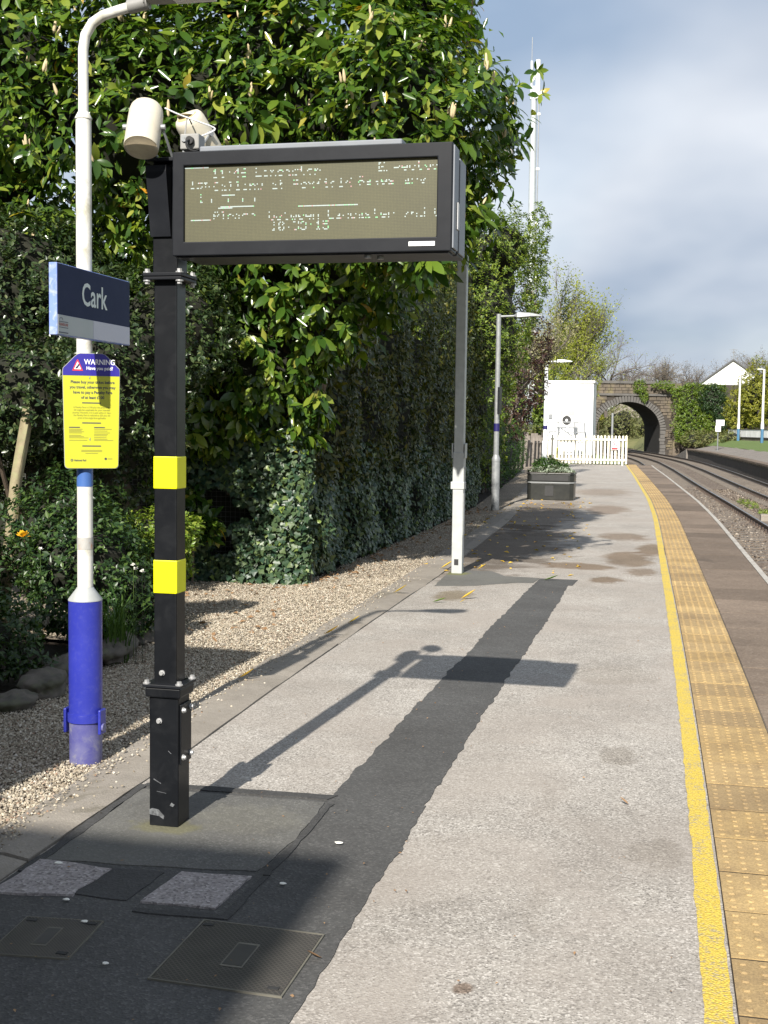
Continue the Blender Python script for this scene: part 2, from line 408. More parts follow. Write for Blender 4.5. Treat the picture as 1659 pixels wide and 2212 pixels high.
surf('sleeper_wood', (0.10, 0.085, 0.07), (0.16, 0.135, 0.11), 8.0, 0.85, bump=0.3, bscale=40.0, world_pos=True)
surf('chair_iron', (0.07, 0.048, 0.036), (0.05, 0.035, 0.028), 8.0, 0.8)
surf('bridge_stone', (0.15, 0.12, 0.09), (0.075, 0.064, 0.05), 1.7, 0.9, bump=0.6, bscale=9.0, grime=(0.20, 0.17, 0.08), gscale=0.9, gamt=0.75, world_pos=True)
surf('bridge_voussoir', (0.125, 0.118, 0.11), (0.085, 0.08, 0.075), 1.5, 0.9, bump=0.6, bscale=9.0, world_pos=True)
surf('bridge_mortar', (0.06, 0.05, 0.04), (0.04, 0.035, 0.03), 2.0, 0.95)
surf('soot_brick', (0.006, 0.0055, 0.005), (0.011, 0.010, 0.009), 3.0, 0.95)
surf('wall_dark_stone', (0.06, 0.05, 0.042), (0.035, 0.03, 0.026), 2.0, 0.9, bump=0.5, bscale=9.0, world_pos=True)
surf('white_render', (0.80, 0.80, 0.79), (0.76, 0.76, 0.75), 2.0, 0.7)
surf('slate', (0.06, 0.06, 0.065), (0.09, 0.09, 0.095), 5.0, 0.6)
surf('wall_white', (0.84, 0.83, 0.82), (0.76, 0.75, 0.74), 0.8, 0.7, grime=(0.45, 0.43, 0.40), gscale=1.5, gamt=0.6, world_pos=True)
surf('grass_green', (0.065, 0.11, 0.02), (0.11, 0.15, 0.035), 9.0, 0.9, bump=0.5, bscale=30.0, world_pos=True)
surf('field_green', (0.07, 0.11, 0.025), (0.10, 0.14, 0.035), 0.5, 0.9, world_pos=True)
surf('bank_green', (0.10, 0.115, 0.035), (0.16, 0.15, 0.06), 0.8, 0.9, bump=0.8, bscale=5.0, world_pos=True)
surf('lamp_base_teal', (0.05, 0.14, 0.24), (0.06, 0.16, 0.27), 3.0, 0.5)
surf('brick_building', (0.28, 0.25, 0.21), (0.20, 0.18, 0.15), 3.0, 0.9, bump=0.4, bscale=8.0)
surf('window_dark', (0.02, 0.025, 0.03), (0.03, 0.035, 0.04), 3.0, 0.15)
surf('mast_steel', (0.50, 0.53, 0.55), (0.44, 0.47, 0.49), 3.0, 0.45, 0.3)
surf('petal_white', (0.8, 0.79, 0.74), (0.7, 0.68, 0.6), 20.0, 0.6)
surf('petal_pink', (0.30, 0.13, 0.17), (0.40, 0.24, 0.25), 20.0, 0.6)
surf('petal_yellow', (0.80, 0.46, 0.02), (0.82, 0.55, 0.03), 20.0, 0.6)

# LED screen face
def screen_mat():
    m, nt, N, L, B = _nt('led_face')
    tc = N.new('ShaderNodeTexCoord').outputs['Object']
    br = N.new('ShaderNodeTexBrick')
    br.offset = 0.0; br.squash = 1.0
    br.inputs['Scale'].default_value = 1.0
    br.inputs['Brick Width'].default_value = 0.0056
    br.inputs['Row Height'].default_value = 0.0056
    br.inputs['Mortar Size'].default_value = 0.0007
    br.inputs['Mortar Smooth'].default_value = 0.3
    br.inputs['Color1'].default_value = (0.092, 0.088, 0.040, 1)
    br.inputs['Color2'].default_value = (0.080, 0.077, 0.035, 1)
    br.inputs['Mortar'].default_value = (0.045, 0.042, 0.022, 1)
    sw = N.new('ShaderNodeSeparateXYZ'); L.new(tc, sw.inputs[0])
    cb = N.new('ShaderNodeCombineXYZ'); L.new(sw.outputs['X'], cb.inputs[0]); L.new(sw.outputs['Z'], cb.inputs[1])
    L.new(cb.outputs[0], br.inputs['Vector'])
    f = _ramp(N, L, _noise(N, L, tc, 3.0, 3.0), [(0.3, (0.9, 0.9, 0.92)), (0.7, (1.1, 1.1, 1.06))])
    L.new(_mix(N, L, 1.0, br.outputs['Color'], f, 'MULTIPLY'), B.inputs['Base Color'])
    B.inputs['Roughness'].default_value = 0.6
    MATS['led_face'] = m
screen_mat()
def emit(name, col, s):
    m, nt, N, L, B = _nt(name)
    B.inputs['Base Color'].default_value = (*[c * 0.4 for c in col], 1)
    B.inputs['Emission Color'].default_value = (*col, 1)
    B.inputs['Emission Strength'].default_value = s
    MATS[name] = m
emit('led_white', (0.55, 0.64, 0.60), 0.42)
emit('led_green', (0.30, 0.72, 0.36), 0.5)
emit('led_red', (0.65, 0.35, 0.35), 0.45)

leafmat('leaf_laurel', [(0.0, (0.020, 0.050, 0.010)), (0.40, (0.050, 0.105, 0.014)), (0.75, (0.110, 0.175, 0.022)), (0.96, (0.20, 0.25, 0.035)), (0.995, (0.28, 0.28, 0.055)), (0.998, (0.60, 0.36, 0.02)), (1.0, (0.50, 0.22, 0.02))], 0.22, 0.30)
leafmat('leaf_small', [(0.0, (0.016, 0.034, 0.012)), (0.5, (0.034, 0.058, 0.020)), (0.9, (0.070, 0.100, 0.034)), (1.0, (0.12, 0.135, 0.055))], 0.30, 0.15)
leafmat('leaf_ivy', [(0.0, (0.020, 0.050, 0.030)), (0.5, (0.044, 0.080, 0.036)), (0.88, (0.085, 0.125, 0.052)), (1.0, (0.16, 0.22, 0.045))], 0.40, 0.12, spec=0.4)
leafmat('leaf_hedge', [(0.0, (0.024, 0.040, 0.014)), (0.5, (0.050, 0.066, 0.016)), (0.85, (0.095, 0.098, 0.018)), (1.0, (0.14, 0.125, 0.022))], 0.40, 0.2, spec=0.3)
leafmat('leaf_bed', [(0.0, (0.014, 0.034, 0.010)), (0.6, (0.028, 0.062, 0.016)), (1.0, (0.075, 0.125, 0.026))], 0.4, 0.2)
leafmat('leaf_bright', [(0.0, (0.10, 0.17, 0.02)), (0.6, (0.16, 0.23, 0.03)), (1.0, (0.24, 0.28, 0.04))], 0.4, 0.3)
leafmat('leaf_tree', [(0.0, (0.040, 0.074, 0.012)), (0.4, (0.095, 0.150, 0.018)), (0.8, (0.165, 0.225, 0.026)), (1.0, (0.23, 0.26, 0.045))], 0.45, 0.28)
leafmat('leaf_lowhedge', [(0.0, (0.020, 0.050, 0.010)), (0.6, (0.040, 0.090, 0.014)), (1.0, (0.070, 0.14, 0.02))], 0.45, 0.25)
leafmat('leaf_copper', [(0.0, (0.022, 0.010, 0.010)), (0.6, (0.048, 0.020, 0.018)), (1.0, (0.075, 0.045, 0.025))], 0.4, 0.2)
leafmat('leaf_pale', [(0.0, (0.16, 0.15, 0.075)), (0.5, (0.23, 0.22, 0.11)), (1.0, (0.31, 0.29, 0.16))], 0.6, 0.2)
leafmat('leaf_spring', [(0.0, (0.17, 0.20, 0.025)), (0.6, (0.26, 0.29, 0.035)), (1.0, (0.36, 0.37, 0.055))], 0.5, 0.4)
leafmat('leaf_bridgeivy', [(0.0, (0.05, 0.095, 0.014)), (0.5, (0.11, 0.175, 0.020)), (1.0, (0.20, 0.26, 0.032))], 0.4, 0.25)
leafmat('leaf_darkivy', [(0.0, (0.014, 0.035, 0.012)), (1.0, (0.04, 0.075, 0.022))], 0.4, 0.15)
leafmat('leaf_golden', [(0.0, (0.12, 0.135, 0.015)), (0.5, (0.22, 0.23, 0.025)), (1.0, (0.31, 0.30, 0.04))], 0.5, 0.3)
leafmat('leaf_bank', [(0.0, (0.10, 0.095, 0.035)), (0.5, (0.15, 0.15, 0.05)), (1.0, (0.12, 0.16, 0.04))], 0.6, 0.2)
leafmat('leaf_twiggy', [(0.0, (0.10, 0.08, 0.06)), (0.6, (0.16, 0.125, 0.09)), (1.0, (0.19, 0.17, 0.09))], 0.8, 0.1)
leafmat('leaf_silver', [(0.0, (0.16, 0.20, 0.14)), (1.0, (0.30, 0.34, 0.26))], 0.5, 0.15)
leafmat('leaf_grass', [(0.0, (0.035, 0.085, 0.015)), (1.0, (0.085, 0.15, 0.03))], 0.4, 0.25)
leafmat('leaf_fallen_yellow', [(0.0, (0.68, 0.40, 0.03)), (0.6, (0.74, 0.52, 0.06)), (1.0, (0.60, 0.26, 0.02))], 0.5, 0.1)
leafmat('leaf_fallen_green', [(0.0, (0.12, 0.22, 0.02)), (1.0, (0.12, 0.22, 0.02))], 0.4, 0.1)
leafmat('leaf_dead', [(0.0, (0.20, 0.11, 0.05)), (1.0, (0.32, 0.20, 0.11))], 0.7, 0.1)
leafmat('chip', [(0.0, (0.47, 0.42, 0.33)), (0.40, (0.35, 0.30, 0.225)), (0.70, (0.18, 0.145, 0.105)), (0.90, (0.60, 0.55, 0.46)), (1.0, (0.24, 0.14, 0.09))], 0.85, 0.0, spec=0.2)

# ------------------------------------------------------------------ mesh helpers
def tag(o, label=None, cat=None, group=None, kind=None):
    if label: o['label'] = label
    if cat: o['category'] = cat
    if group: o['group'] = group
    if kind: o['kind'] = kind
    return o

def adopt(o, p):
    if p is not None:
        o.parent = p
        o.matrix_parent_inverse = p.matrix_basis.inverted()
    return o

def thing(name, label, cat, loc=(0, 0, 0), group=None):
    o = bpy.data.objects.new(name, None)
    o.empty_display_size = 0.1
    COL.objects.link(o)
    o.location = loc
    return tag(o, label, cat, group)

def link(name, me, parent=None, mw=None):
    o = bpy.data.objects.new(name, me)
    COL.objects.link(o)
    if mw is not None:
        o.matrix_basis = mw
    return adopt(o, parent)

def fast_mesh(name, V, F_list, mat, smooth=False):
    """V (n,3) array; F_list list of (m,k) int arrays"""
    me = bpy.data.meshes.new(name)
    V = np.ascontiguousarray(V, dtype=np.float32)
    me.vertices.add(len(V))
    me.vertices.foreach_set('co', V.ravel())
    tot = sum(f.size for f in F_list)
    npoly = sum(len(f) for f in F_list)
    me.loops.add(tot)
    me.polygons.add(npoly)
    li = np.concatenate([f.ravel() for f in F_list]).astype(np.int32)
    ls = []
    c = 0
    for f in F_list:
        ls.append(c + np.arange(len(f)) * f.shape[1])
        c += f.size
    me.loops.foreach_set('vertex_index', li)
    me.polygons.foreach_set('loop_start', np.concatenate(ls).astype(np.int32))
    if smooth:
        me.polygons.foreach_set('use_smooth', np.ones(npoly, dtype=bool))
    me.update(calc_edges=True)
    me.validate()
    me.materials.append(MATS[mat])
    return me

class MB:
    def __init__(self):
        self.V, self.F = [], []
    def add(self, v, f):
        b = len(self.V)
        self.V += [tuple(p) for p in v]
        self.F += [tuple(b + i for i in q) for q in f]
        return self
    def box(self, x0, x1, y0, y1, z0, z1):
        return self.add([(x0, y0, z0), (x1, y0, z0), (x1, y1, z0), (x0, y1, z0), (x0, y0, z1), (x1, y0, z1), (x1, y1, z1), (x0, y1, z1)],
                        [(0, 3, 2, 1), (4, 5, 6, 7), (0, 1, 5, 4), (1, 2, 6, 5), (2, 3, 7, 6), (3, 0, 4, 7)])
    def tube(self, pts, rads, n=12, caps=True):
        pts = [Vector(p) for p in pts]
        if not isinstance(rads, (list, tuple)):
            rads = [rads] * len(pts)
        rings = []
        prev = None
        for i, p in enumerate(pts):
            if i == 0: t = pts[1] - p
            elif i == len(pts) - 1: t = p - pts[i - 1]
            else: t = (pts[i + 1] - p).normalized() + (p - pts[i - 1]).normalized()
            t = t.normalized() if t.length > 1e-9 else Vector((0, 0, 1))
            if prev is None:
                a = Vector((1, 0, 0)) if abs(t.x) < 0.8 else Vector((0, 1, 0))
                u = (a - t * a.dot(t)).normalized()
            else:
                u = (prev - t * prev.dot(t)).normalized()
            prev = u
            w = t.cross(u)
            rings.append([p + (u * math.cos(k * 2 * math.pi / n) + w * math.sin(k * 2 * math.pi / n)) * rads[i] for k in range(n)])
        b = len(self.V)
        for r in rings:
            self.V += [tuple(q) for q in r]
        for i in range(len(rings) - 1):
            for k in range(n):
                k2 = (k + 1) % n
                self.F.append((b + i * n + k, b + i * n + k2, b + (i + 1) * n + k2, b + (i + 1) * n + k))
        if caps:
            self.F.append(tuple(b + k for k in reversed(range(n))))
            e = b + (len(rings) - 1) * n
            self.F.append(tuple(e + k for k in range(n)))
        return self
    def prism(self, poly, z0, z1):
        n = len(poly)
        v = [(x, y, z0) for x, y in poly] + [(x, y, z1) for x, y in poly]
        f = [tuple(reversed(range(n))), tuple(range(n, 2 * n))] + [(i, (i + 1) % n, n + (i + 1) % n, n + i) for i in range(n)]
        return self.add(v, f)
    def frame_add(self, v, f, M):
        return self.add([tuple(M @ Vector(p)) for p in v], f)
    def mesh(self, name, mat, smooth=False):
        me = bpy.data.meshes.new(name)
        me.from_pydata(self.V, [], self.F)
        me.validate()
        me.materials.append(MATS[mat])
        if smooth:
            for p in me.polygons:
                p.use_smooth = True
        me.update()
        return me
    def build(self, name, mat, parent=None, smooth=False, bevel=0.0, seg=2, mw=None):
        o = link(name, self.mesh(name, mat, smooth), parent, mw)
        if bevel:
            b = o.modifiers.new('edge', 'BEVEL')
            b.width = bevel
            b.segments = seg
            b.limit_method = 'ANGLE'
            b.angle_limit = math.radians(40)
        elif smooth:
            smooth_by_angle(o)
        return o

def smooth_by_angle(o, deg=40):
    me = o.data
    import bmesh
    bm = bmesh.new(); bm.from_mesh(me)
    for e in bm.edges:
        if len(e.link_faces) == 2 and e.calc_face_angle(0) > math.radians(deg):
            e.smooth = False
    bm.to_mesh(me); bm.free()

def copy_tree(o, parent=None):
    c = o.copy(); COL.objects.link(c)
    if parent is not None:
        c.parent = parent
    for ch in list(o.children):
        copy_tree(ch, c)
    return c

def norm(a):
    return a / np.maximum(np.linalg.norm(a, axis=-1, keepdims=True), 1e-9)

# ---- leaf templates: (u across, v along, w normal)
def leaf_template(wid, curve=0.12, fold=0.12, full=True):
    if full:
        s = np.array([0.28, 0.55, 0.8]); ww = np.array([0.85, 1.0, 0.66]) * wid / 2
        mid = [(0, v, -curve * v * v) for v in s]
        le = [(-w, v, -curve * v * v + fold * w) for v, w in zip(s, ww)]
        ri = [(w, v, -curve * v * v + fold * w) for v, w in zip(s, ww)]
        V = np.array([(0, 0, 0), (0, 1, -curve)] + mid + le + ri)
        T = np.array([(0, 2, 5), (0, 8, 2), (4, 1, 7), (4, 10, 1)])
        Q = np.array([(2, 3, 6, 5), (3, 4, 7, 6), (3, 2, 8, 9), (4, 3, 9, 10)])
        return V, [T, Q]
    V = np.array([(0, 0, 0), (wid / 2, 0.5, fold * wid / 2 - curve * .25), (0, 1, -curve), (-wid / 2, 0.5, fold * wid / 2 - curve * .25)])
    return V, [np.array([(0, 1, 2), (0, 2, 3)])]
def ivy_template():
    P = [(0, 0.12, 0), (0.30, 0.0, -.02), (0.50, 0.34, .04), (0.30, 0.50, .0), (0.0, 1.0, -.05), (-0.30, 0.50, .0), (-0.50, 0.34, .04), (-0.30, 0.0, -.02), (0, 0.42, .05)]
    V = np.array(P)
    T = np.array([(8, 0, 1), (8, 1, 2), (8, 2, 3), (8, 3, 4), (8, 4, 5), (8, 5, 6), (8, 6, 7), (8, 7, 0)])
    return V, [T]
T_LAUREL = leaf_template(0.41, 0.18, 0.22)
T_OVAL = leaf_template(0.50, 0.10, 0.25)
T_SIMPLE = leaf_template(0.55, 0.12, 0.4, False)
T_NARROW = leaf_template(0.30, 0.12, 0.4, False)
T_IVY = ivy_template()

def basis(axis, normal):
    a = norm(axis)
    n = normal - a * np.sum(a * normal, axis=1, keepdims=True)
    n = norm(n)
    x = np.cross(a, n)
    return x, a, n

def leaves_mesh(name, tmpl, pos, axis, normal, size, mat):
    V0, Fs = tmpl
    x, a, n = basis(axis, normal)
    N, k = len(pos), len(V0)
    s = size[:, None, None]
    P = pos[:, None, :] + s * (V0[None, :, 0:1] * x[:, None, :] + V0[None, :, 1:2] * a[:, None, :] + V0[None, :, 2:3] * n[:, None, :])
    off = (np.arange(N) * k)[:, None, None]
    FL = [(f[None] + off).reshape(-1, f.shape[1]) for f in Fs]
    return fast_mesh(name, P.reshape(-1, 3), FL, mat)

CAMV = np.array((0., 0., CAM_Z))
_R = np.array([list(_r2), list(_u2), list(_fw)])
def project(P):
    q = (P - CAMV) @ _R.T
    return 830 + 2655 * q[:, 0] / q[:, 2], 1106 - 2655 * q[:, 1] / q[:, 2], q[:, 2]

def foliage(parent, tmpl, pos, axis, normal, size, mat, singles=0, name='leaf', score=None):
    """the biggest-showing leaves as parts of their own, the rest as one mass of leaves"""
    idx = np.arange(len(pos))
    if singles:
        V0, Fs = tmpl
        px, py, d = project(pos)
        inside = (px > 10) & (px < 1650) & (py > 10) & (py < 2200) & (d > 0)
        x, a, n = basis(axis, normal)
        toc = norm(CAMV - pos)
        face = np.abs(np.sum(toc * n, axis=1)) + 0.15
        sc = np.where(inside, size * face / np.maximum(d, .1) * (1.0 if score is None else score), -1)
        pick = np.argsort(-sc)[:singles]
        me = fast_mesh(name, V0, [np.array(f) for f in Fs], mat)
        for i in pick:
            M = Matrix(((x[i, 0] * size[i], a[i, 0] * size[i], n[i, 0] * size[i], pos[i, 0]),
                        (x[i, 1] * size[i], a[i, 1] * size[i], n[i, 1] * size[i], pos[i, 1]),
                        (x[i, 2] * size[i], a[i, 2] * size[i], n[i, 2] * size[i], pos[i, 2]), (0, 0, 0, 1)))
            link(name, me, parent, M)
        idx = np.setdiff1d(idx, pick)
    me = leaves_mesh('foliage', tmpl, pos[idx], axis[idx], normal[idx], size[idx], mat)
    return tag(link('foliage', me, parent), kind='stuff')

def blob_points(blobs, n, rng, inner=0.0, cull=0.35, thick=0.25, bump=0.10):
    """points near the surface of a union of ellipsoids with lumpy skin; returns points, outward normals"""
    B = np.array(blobs, float)
    area = (B[:, 3] * B[:, 4] + B[:, 4] * B[:, 5] + B[:, 3] * B[:, 5])
    out_p, out_n = [], []
    got = 0
    ph = rng.uniform(0, 6.28, (len(B), 6))
    while got < n:
        m = n
        k = rng.choice(len(B), m, p=area / area.sum())
        d = norm(rng.normal(size=(m, 3)))
        c, r = B[k, :3], B[k, 3:6]
        lump = 1 + bump * (np.sin(d[:, 0] * 5 + ph[k, 0]) * np.sin(d[:, 1] * 5 + ph[k, 1]) + np.sin(d[:, 2] * 7 + ph[k, 2]) * np.sin(d[:, 0] * 6 + ph[k, 3])) \
            + bump * .6 * np.sin(d[:, 1] * 13 + ph[k, 4]) * np.sin(d[:, 2] * 12 + ph[k, 5])
        t = lump * (1 - thick * rng.random(m) ** 2)
        p = c + d * r * t[:, None]
        nn = norm(d / r)
        keep = np.ones(m, bool)
        for j in range(len(B)):
            q = np.sum(((p - B[j, :3]) / (B[j, 3:6] * 0.86)) ** 2, axis=1)
            keep &= ~((q < 1) & (k != j))
        facing = np.sum(nn * norm(CAMV - p), axis=1)
        keep &= (facing > -0.25) | (rng.random(m) < cull)
        keep &= p[:, 2] > 0.02
        out_p.append(p[keep]); out_n.append(nn[keep])
        got += keep.sum()
    return np.concatenate(out_p)[:n], np.concatenate(out_n)[:n]

def rand_leaves(p, nn, rng, size, droop=0.3, up=0.5, jit=0.7):
    m = len(p)
    axis = norm(np.cross(nn, rng.normal(size=(m, 3))) + nn * 0.35 + rng.normal(size=(m, 3)) * 0.3 - UP * droop)
    normal = norm(nn * 0.8 + UP * up + rng.normal(size=(m, 3)) * jit * 0.6)
    s = size * rng.uniform(0.65, 1.25, m)
    return axis, normal, s

def shoots(p, nn, rng, leaf, k=7, droop=0.35, upb=0.5, spread=0.9):
    """whorls of leaves at shoot tips"""
    m = len(p)
    d = norm(nn * 0.75 + UP * upb + rng.normal(size=(m, 3)) * 0.35)
    ref = np.where(np.abs(d[:, 2:3]) < 0.9, UP[None], np.array([[1., 0, 0]]))
    u = norm(np.cross(d, ref)); w = np.cross(d, u)
    P, A, Nn, S = [], [], [], []
    ph = rng.uniform(0, 6.28, m)
    sl = leaf * rng.uniform(0.8, 1.2, m)
    for j in range(k):
        a = ph + j * 2.399
        rad = u * np.cos(a)[:, None] + w * np.sin(a)[:, None]
        t = j / k
        pos = p - d * (t * leaf * 0.75)[..., None] if np.ndim(t) else p - d * (t * leaf * 0.75)
        ax = norm(d * (0.75 - 0.55 * t) + rad * spread - UP * droop * (0.5 + t) + rng.normal(size=(m, 3)) * 0.15)
        no = norm(d * 0.8 + UP * 0.35 - rad * 0.2 + rng.normal(size=(m, 3)) * 0.25)
        P.append(pos); A.append(ax); Nn.append(no); S.append(sl * rng.uniform(0.6, 1.1, m))
    return np.concatenate(P), np.concatenate(A), np.concatenate(Nn), np.concatenate(S), d

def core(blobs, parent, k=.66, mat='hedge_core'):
    """solid dark lumps added inside a crown to block light"""
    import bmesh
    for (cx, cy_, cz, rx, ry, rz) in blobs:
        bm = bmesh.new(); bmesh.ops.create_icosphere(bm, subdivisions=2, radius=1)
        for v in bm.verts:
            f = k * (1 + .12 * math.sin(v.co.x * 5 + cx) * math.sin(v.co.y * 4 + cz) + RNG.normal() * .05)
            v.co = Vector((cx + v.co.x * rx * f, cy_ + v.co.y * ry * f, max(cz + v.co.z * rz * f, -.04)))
        me = bpy.data.meshes.new('dark_core'); bm.to_mesh(me); bm.free(); me.materials.append(MATS[mat])
        link('dark_core', me, parent)

# ---- branching tree (tapered limbs, all of one tree joined)
def branch_tree(base, height, rng, r0, levels=4, kids=(5, 5, 5, 4), lean=(0, 0, 0), spread=0.75, lratio=0.62, tropism=0.15, nside=(8, 6, 4, 3, 3), first=0.3):
    mb = MB(); tips = []
    def rec(p, d, ln, r, lv):
        nseg = 4 if lv == 0 else 3
        pts, rads = [p], [r]
        q, dd = p.copy(), d.copy()
        for i in range(nseg):
            dd = norm((dd + rng.normal(size=3) * 0.13 + UP * tropism * 0.3 + np.array(lean) * 0.12)[None])[0]
            q = q + dd * ln / nseg
            pts.append(q.copy()); rads.append(r * (1 - 0.62 * (i + 1) / nseg))
        mb.tube(pts, rads, nside[min(lv, len(nside) - 1)], caps=False)
        if lv >= levels:
            tips.append((pts[-1], dd, ln)); tips.append((pts[-2], dd, ln))
            return
        nk = kids[min(lv, len(kids) - 1)]
        for j in range(nk):
            t = first + (1 - first) * (j + rng.random()) / nk if lv == 0 else 0.25 + 0.75 * (j + rng.random()) / nk
            i = min(int(t * nseg), nseg - 1)
            f = t * nseg - i
            pos = pts[i] * (1 - f) + pts[i + 1] * f
            sd = norm(np.cross(dd, rng.normal(size=3))[None])[0]
            nd = norm((dd * (1 - spread * 0.4) + sd * spread + UP * tropism + np.array(lean) * 0.2)[None])[0]
            rec(pos, nd, ln * lratio * rng.uniform(0.75, 1.2), max(r * 0.5, 0.004), lv + 1)
        rec(pts[-1], dd, ln * lratio, rads[-1], lv + 1)
    rec(np.array(base, float), norm((UP + np.array(lean) * 0.4)[None])[0], height * 0.5, r0, 0)
    return mb, tips

# ------------------------------------------------------------------ the line of the track (curving to the left)
TY = np.array([-30, 0, 3.5, 5.7, 7.3, 9.7, 13.8, 17.8, 23.8, 30, 38.6, 46, 53, 60, 70, 82, 100, 110, 120, 135, 150, 170, 200, 260])
TX = np.array([.10, .26, .256, .24, .22, .183, .1, .015, -.11, -.32, -.74, -1.1, -1.48, -1.83, -2.3, -2.85, -3.9, -4.8, -6.0, -8.0, -10.4, -14.4, -21.5, -38.])
_yy = np.arange(-30, 260, 0.25)
_xx = np.interp(_yy, TY, TX)
_k = np.hanning(33); _k /= _k.sum()
_xx = np.convolve(np.pad(_xx, 16, mode='edge'), _k, 'valid')
def tx(y):                                     # left edge of the tactile strip
    return float(np.interp(y, _yy, _xx))
def txa(y): return np.interp(y, _yy, _xx)
def slope(y): return (tx(y + 0.5) - tx(y - 0.5))
EDGE = 1.10

def strip(ys, xa, xb, z, name, mat, parent=None, thick=0.0):
    """sheet between two lines running up the platform"""
    n = len(ys)
    V = [(xa[i], ys[i], z) for i in range(n)] + [(xb[i], ys[i], z) for i in range(n)]
    F = [(i, n + i, n + i + 1, i + 1) for i in range(n - 1)]
    if thick:
        V += [(xa[i], ys[i], z - thick) for i in range(n)] + [(xb[i], ys[i], z - thick) for i in range(n)]
        F += [(2 * n + i, i, i + 1, 2 * n + i + 1) for i in range(n - 1)]
        F += [(n + i, 3 * n + i, 3 * n + i + 1, n + i + 1) for i in range(n - 1)]
        F += [(0, 2 * n, 3 * n, n), (n - 1, 2 * n - 1, 4 * n - 1, 3 * n - 1)]
    mb = MB(); mb.add(V, F)
    return mb.build(name, mat, parent)

# ------------------------------------------------------------------ ground, platform
g = MB(); g.add([(-900, -300, -1.18), (900, -300, -1.18), (900, 1500, -1.18), (-900, 1500, -1.18)], [(0, 1, 2, 3)])
tag(g.build('ground', 'field_green'), kind='structure')

ys = np.concatenate([np.arange(-12, 30, 0.5), np.arange(30, 58.6, 1.0)])
KIN = lambda y: np.interp(y, [-12, 4.2, 6, 7.5, 11.6, 13.8, 22, 30, 40, 58], [-2.33, -2.35, -2.37, -2.41, -2.455, -2.47, -2.72, -3.2, -3.9, -5.6])
KOUT = lambda y: np.interp(y, [-12, 4.2, 5.4, 6.8, 8.6, 11.5, 14.4, 18.6, 26, 30, 40, 58], [-2.60, -2.62, -2.68, -2.735, -2.765, -2.80, -2.86, -2.97, -3.31, -3.55, -4.2, -5.9])
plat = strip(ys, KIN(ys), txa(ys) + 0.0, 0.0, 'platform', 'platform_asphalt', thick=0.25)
tag(plat, kind='structure')
base = strip(ys, txa(ys) - 0.02, txa(ys) + EDGE - 0.09, -0.004, 'platform_base', 'kerb_concrete', thick=1.14)
tag(base, kind='structure')

# kerb pieces along the planted side
kerb = thing('kerb', None, None); tag(kerb, kind='structure')
def jig(n, amp, rng, sm=3):
    a = rng.normal(size=n + sm * 2) * amp
    return np.convolve(a, np.ones(sm) / sm, 'same')[sm:-sm]
for (a, b) in [(-6, 1.2), (1.21, 4.20), (4.215, 4.83), (4.84, 9.1), (9.11, 13.2), (13.21, 17.5), (17.51, 22), (22.01, 27), (27.01, 33), (33.01, 40), (40.01, 48), (48.01, 56)]:
    yy = np.linspace(a, b, max(4, int((b - a) * 8)))
    xo = KOUT(yy) + jig(len(yy), 0.012, RNG, 5)
    xi = KIN(yy) - 0.004 + jig(len(yy), 0.004, RNG, 5)
    xm = xi * 0.62 + xo * 0.38
    n = len(yy)
    zz = 0.012 + jig(n, 0.006, RNG, 5)
    V = [(xo[i], yy[i], zz[i] - 0.004) for i in range(n)] + [(xm[i], yy[i], zz[i] + 0.012) for i in range(n)] + [(xi[i], yy[i], zz[i] - 0.004) for i in range(n)]
    V += [(xo[i], yy[i], -0.12) for i in range(n)] + [(xi[i], yy[i], -0.12) for i in range(n)]
    F = []
    for i in range(n - 1):
        F += [(i, n + i, n + i + 1, i + 1), (n + i, 2 * n + i, 2 * n + i + 1, n + i + 1), (3 * n + i, i, i + 1, 3 * n + i + 1), (2 * n + i, 4 * n + i, 4 * n + i + 1, 2 * n + i + 1)]
    F += [(0, 3 * n, 4 * n, 2 * n, n), (n - 1, 2 * n - 1, 3 * n - 1, 5 * n - 1, 4 * n - 1)]
    mb = MB(); mb.add(V, F); mb.build('kerb_stone', 'kerb_concrete', kerb)

# asphalt repairs, each a sheet a few millimetres up, with ragged edges
def ragged(poly, amp, rng, step=0.05):
    out = []
    n = len(poly)
    for i in range(n):
        a, b = np.array(poly[i][:2]), np.array(poly[(i + 1) % n][:2])
        am = poly[i][2] if len(poly[i]) > 2 else amp
        ln = np.linalg.norm(b - a)
        m = max(1, int(ln / step))
        t = (b - a) / ln
        nrm = np.array((-t[1], t[0]))
        off = jig(m, am * 1.6, rng, 3) + 0.3 * am * (rng.random(m) < 0.12) * rng.normal(size=m)
        if m > 0: off[0] = 0
        for j in range(m):
            out.append(tuple(a + (b - a) * j / m + nrm * off[j]))
    return out
def sheet(name, poly, z, mat, parent=None, rag=0.01, step=0.05):
    import bmesh
    pts = ragged(poly, rag, RNG, step)
    bm = bmesh.new()
    vs_ = [bm.verts.new((x, y, z)) for x, y in pts]
    low = [bm.verts.new((x, y, z - 0.012)) for x, y in pts]
    f = bm.faces.new(vs_)
    for i in range(len(vs_)):
        j = (i + 1) % len(vs_)
        bm.faces.new((low[i], low[j], vs_[j], vs_[i]))
    bmesh.ops.triangulate(bm, faces=[f])
    bmesh.ops.recalc_face_normals(bm, faces=bm.faces)
    me = bpy.data.meshes.new(name); bm.to_mesh(me); bm.free()
    me.materials.append(MATS[mat])
    return link(name, me, parent)
def trench(y0, y1, step, lx, rx, al, ar, z, mat):
    yv = np.arange(y0, y1 + 1e-6, step)
    n_ = len(yv)
    lo = np.interp(yv, *zip(*lx)) + jig(n_, al, RNG, 3) + jig(n_, al * 3, RNG, 25)
    hi = np.interp(yv, *zip(*rx)) + jig(n_, ar, RNG, 3) + jig(n_, ar * 3, RNG, 25)
    return strip(yv, lo, hi, z, 'trench_patch', mat, plat, thick=.012)
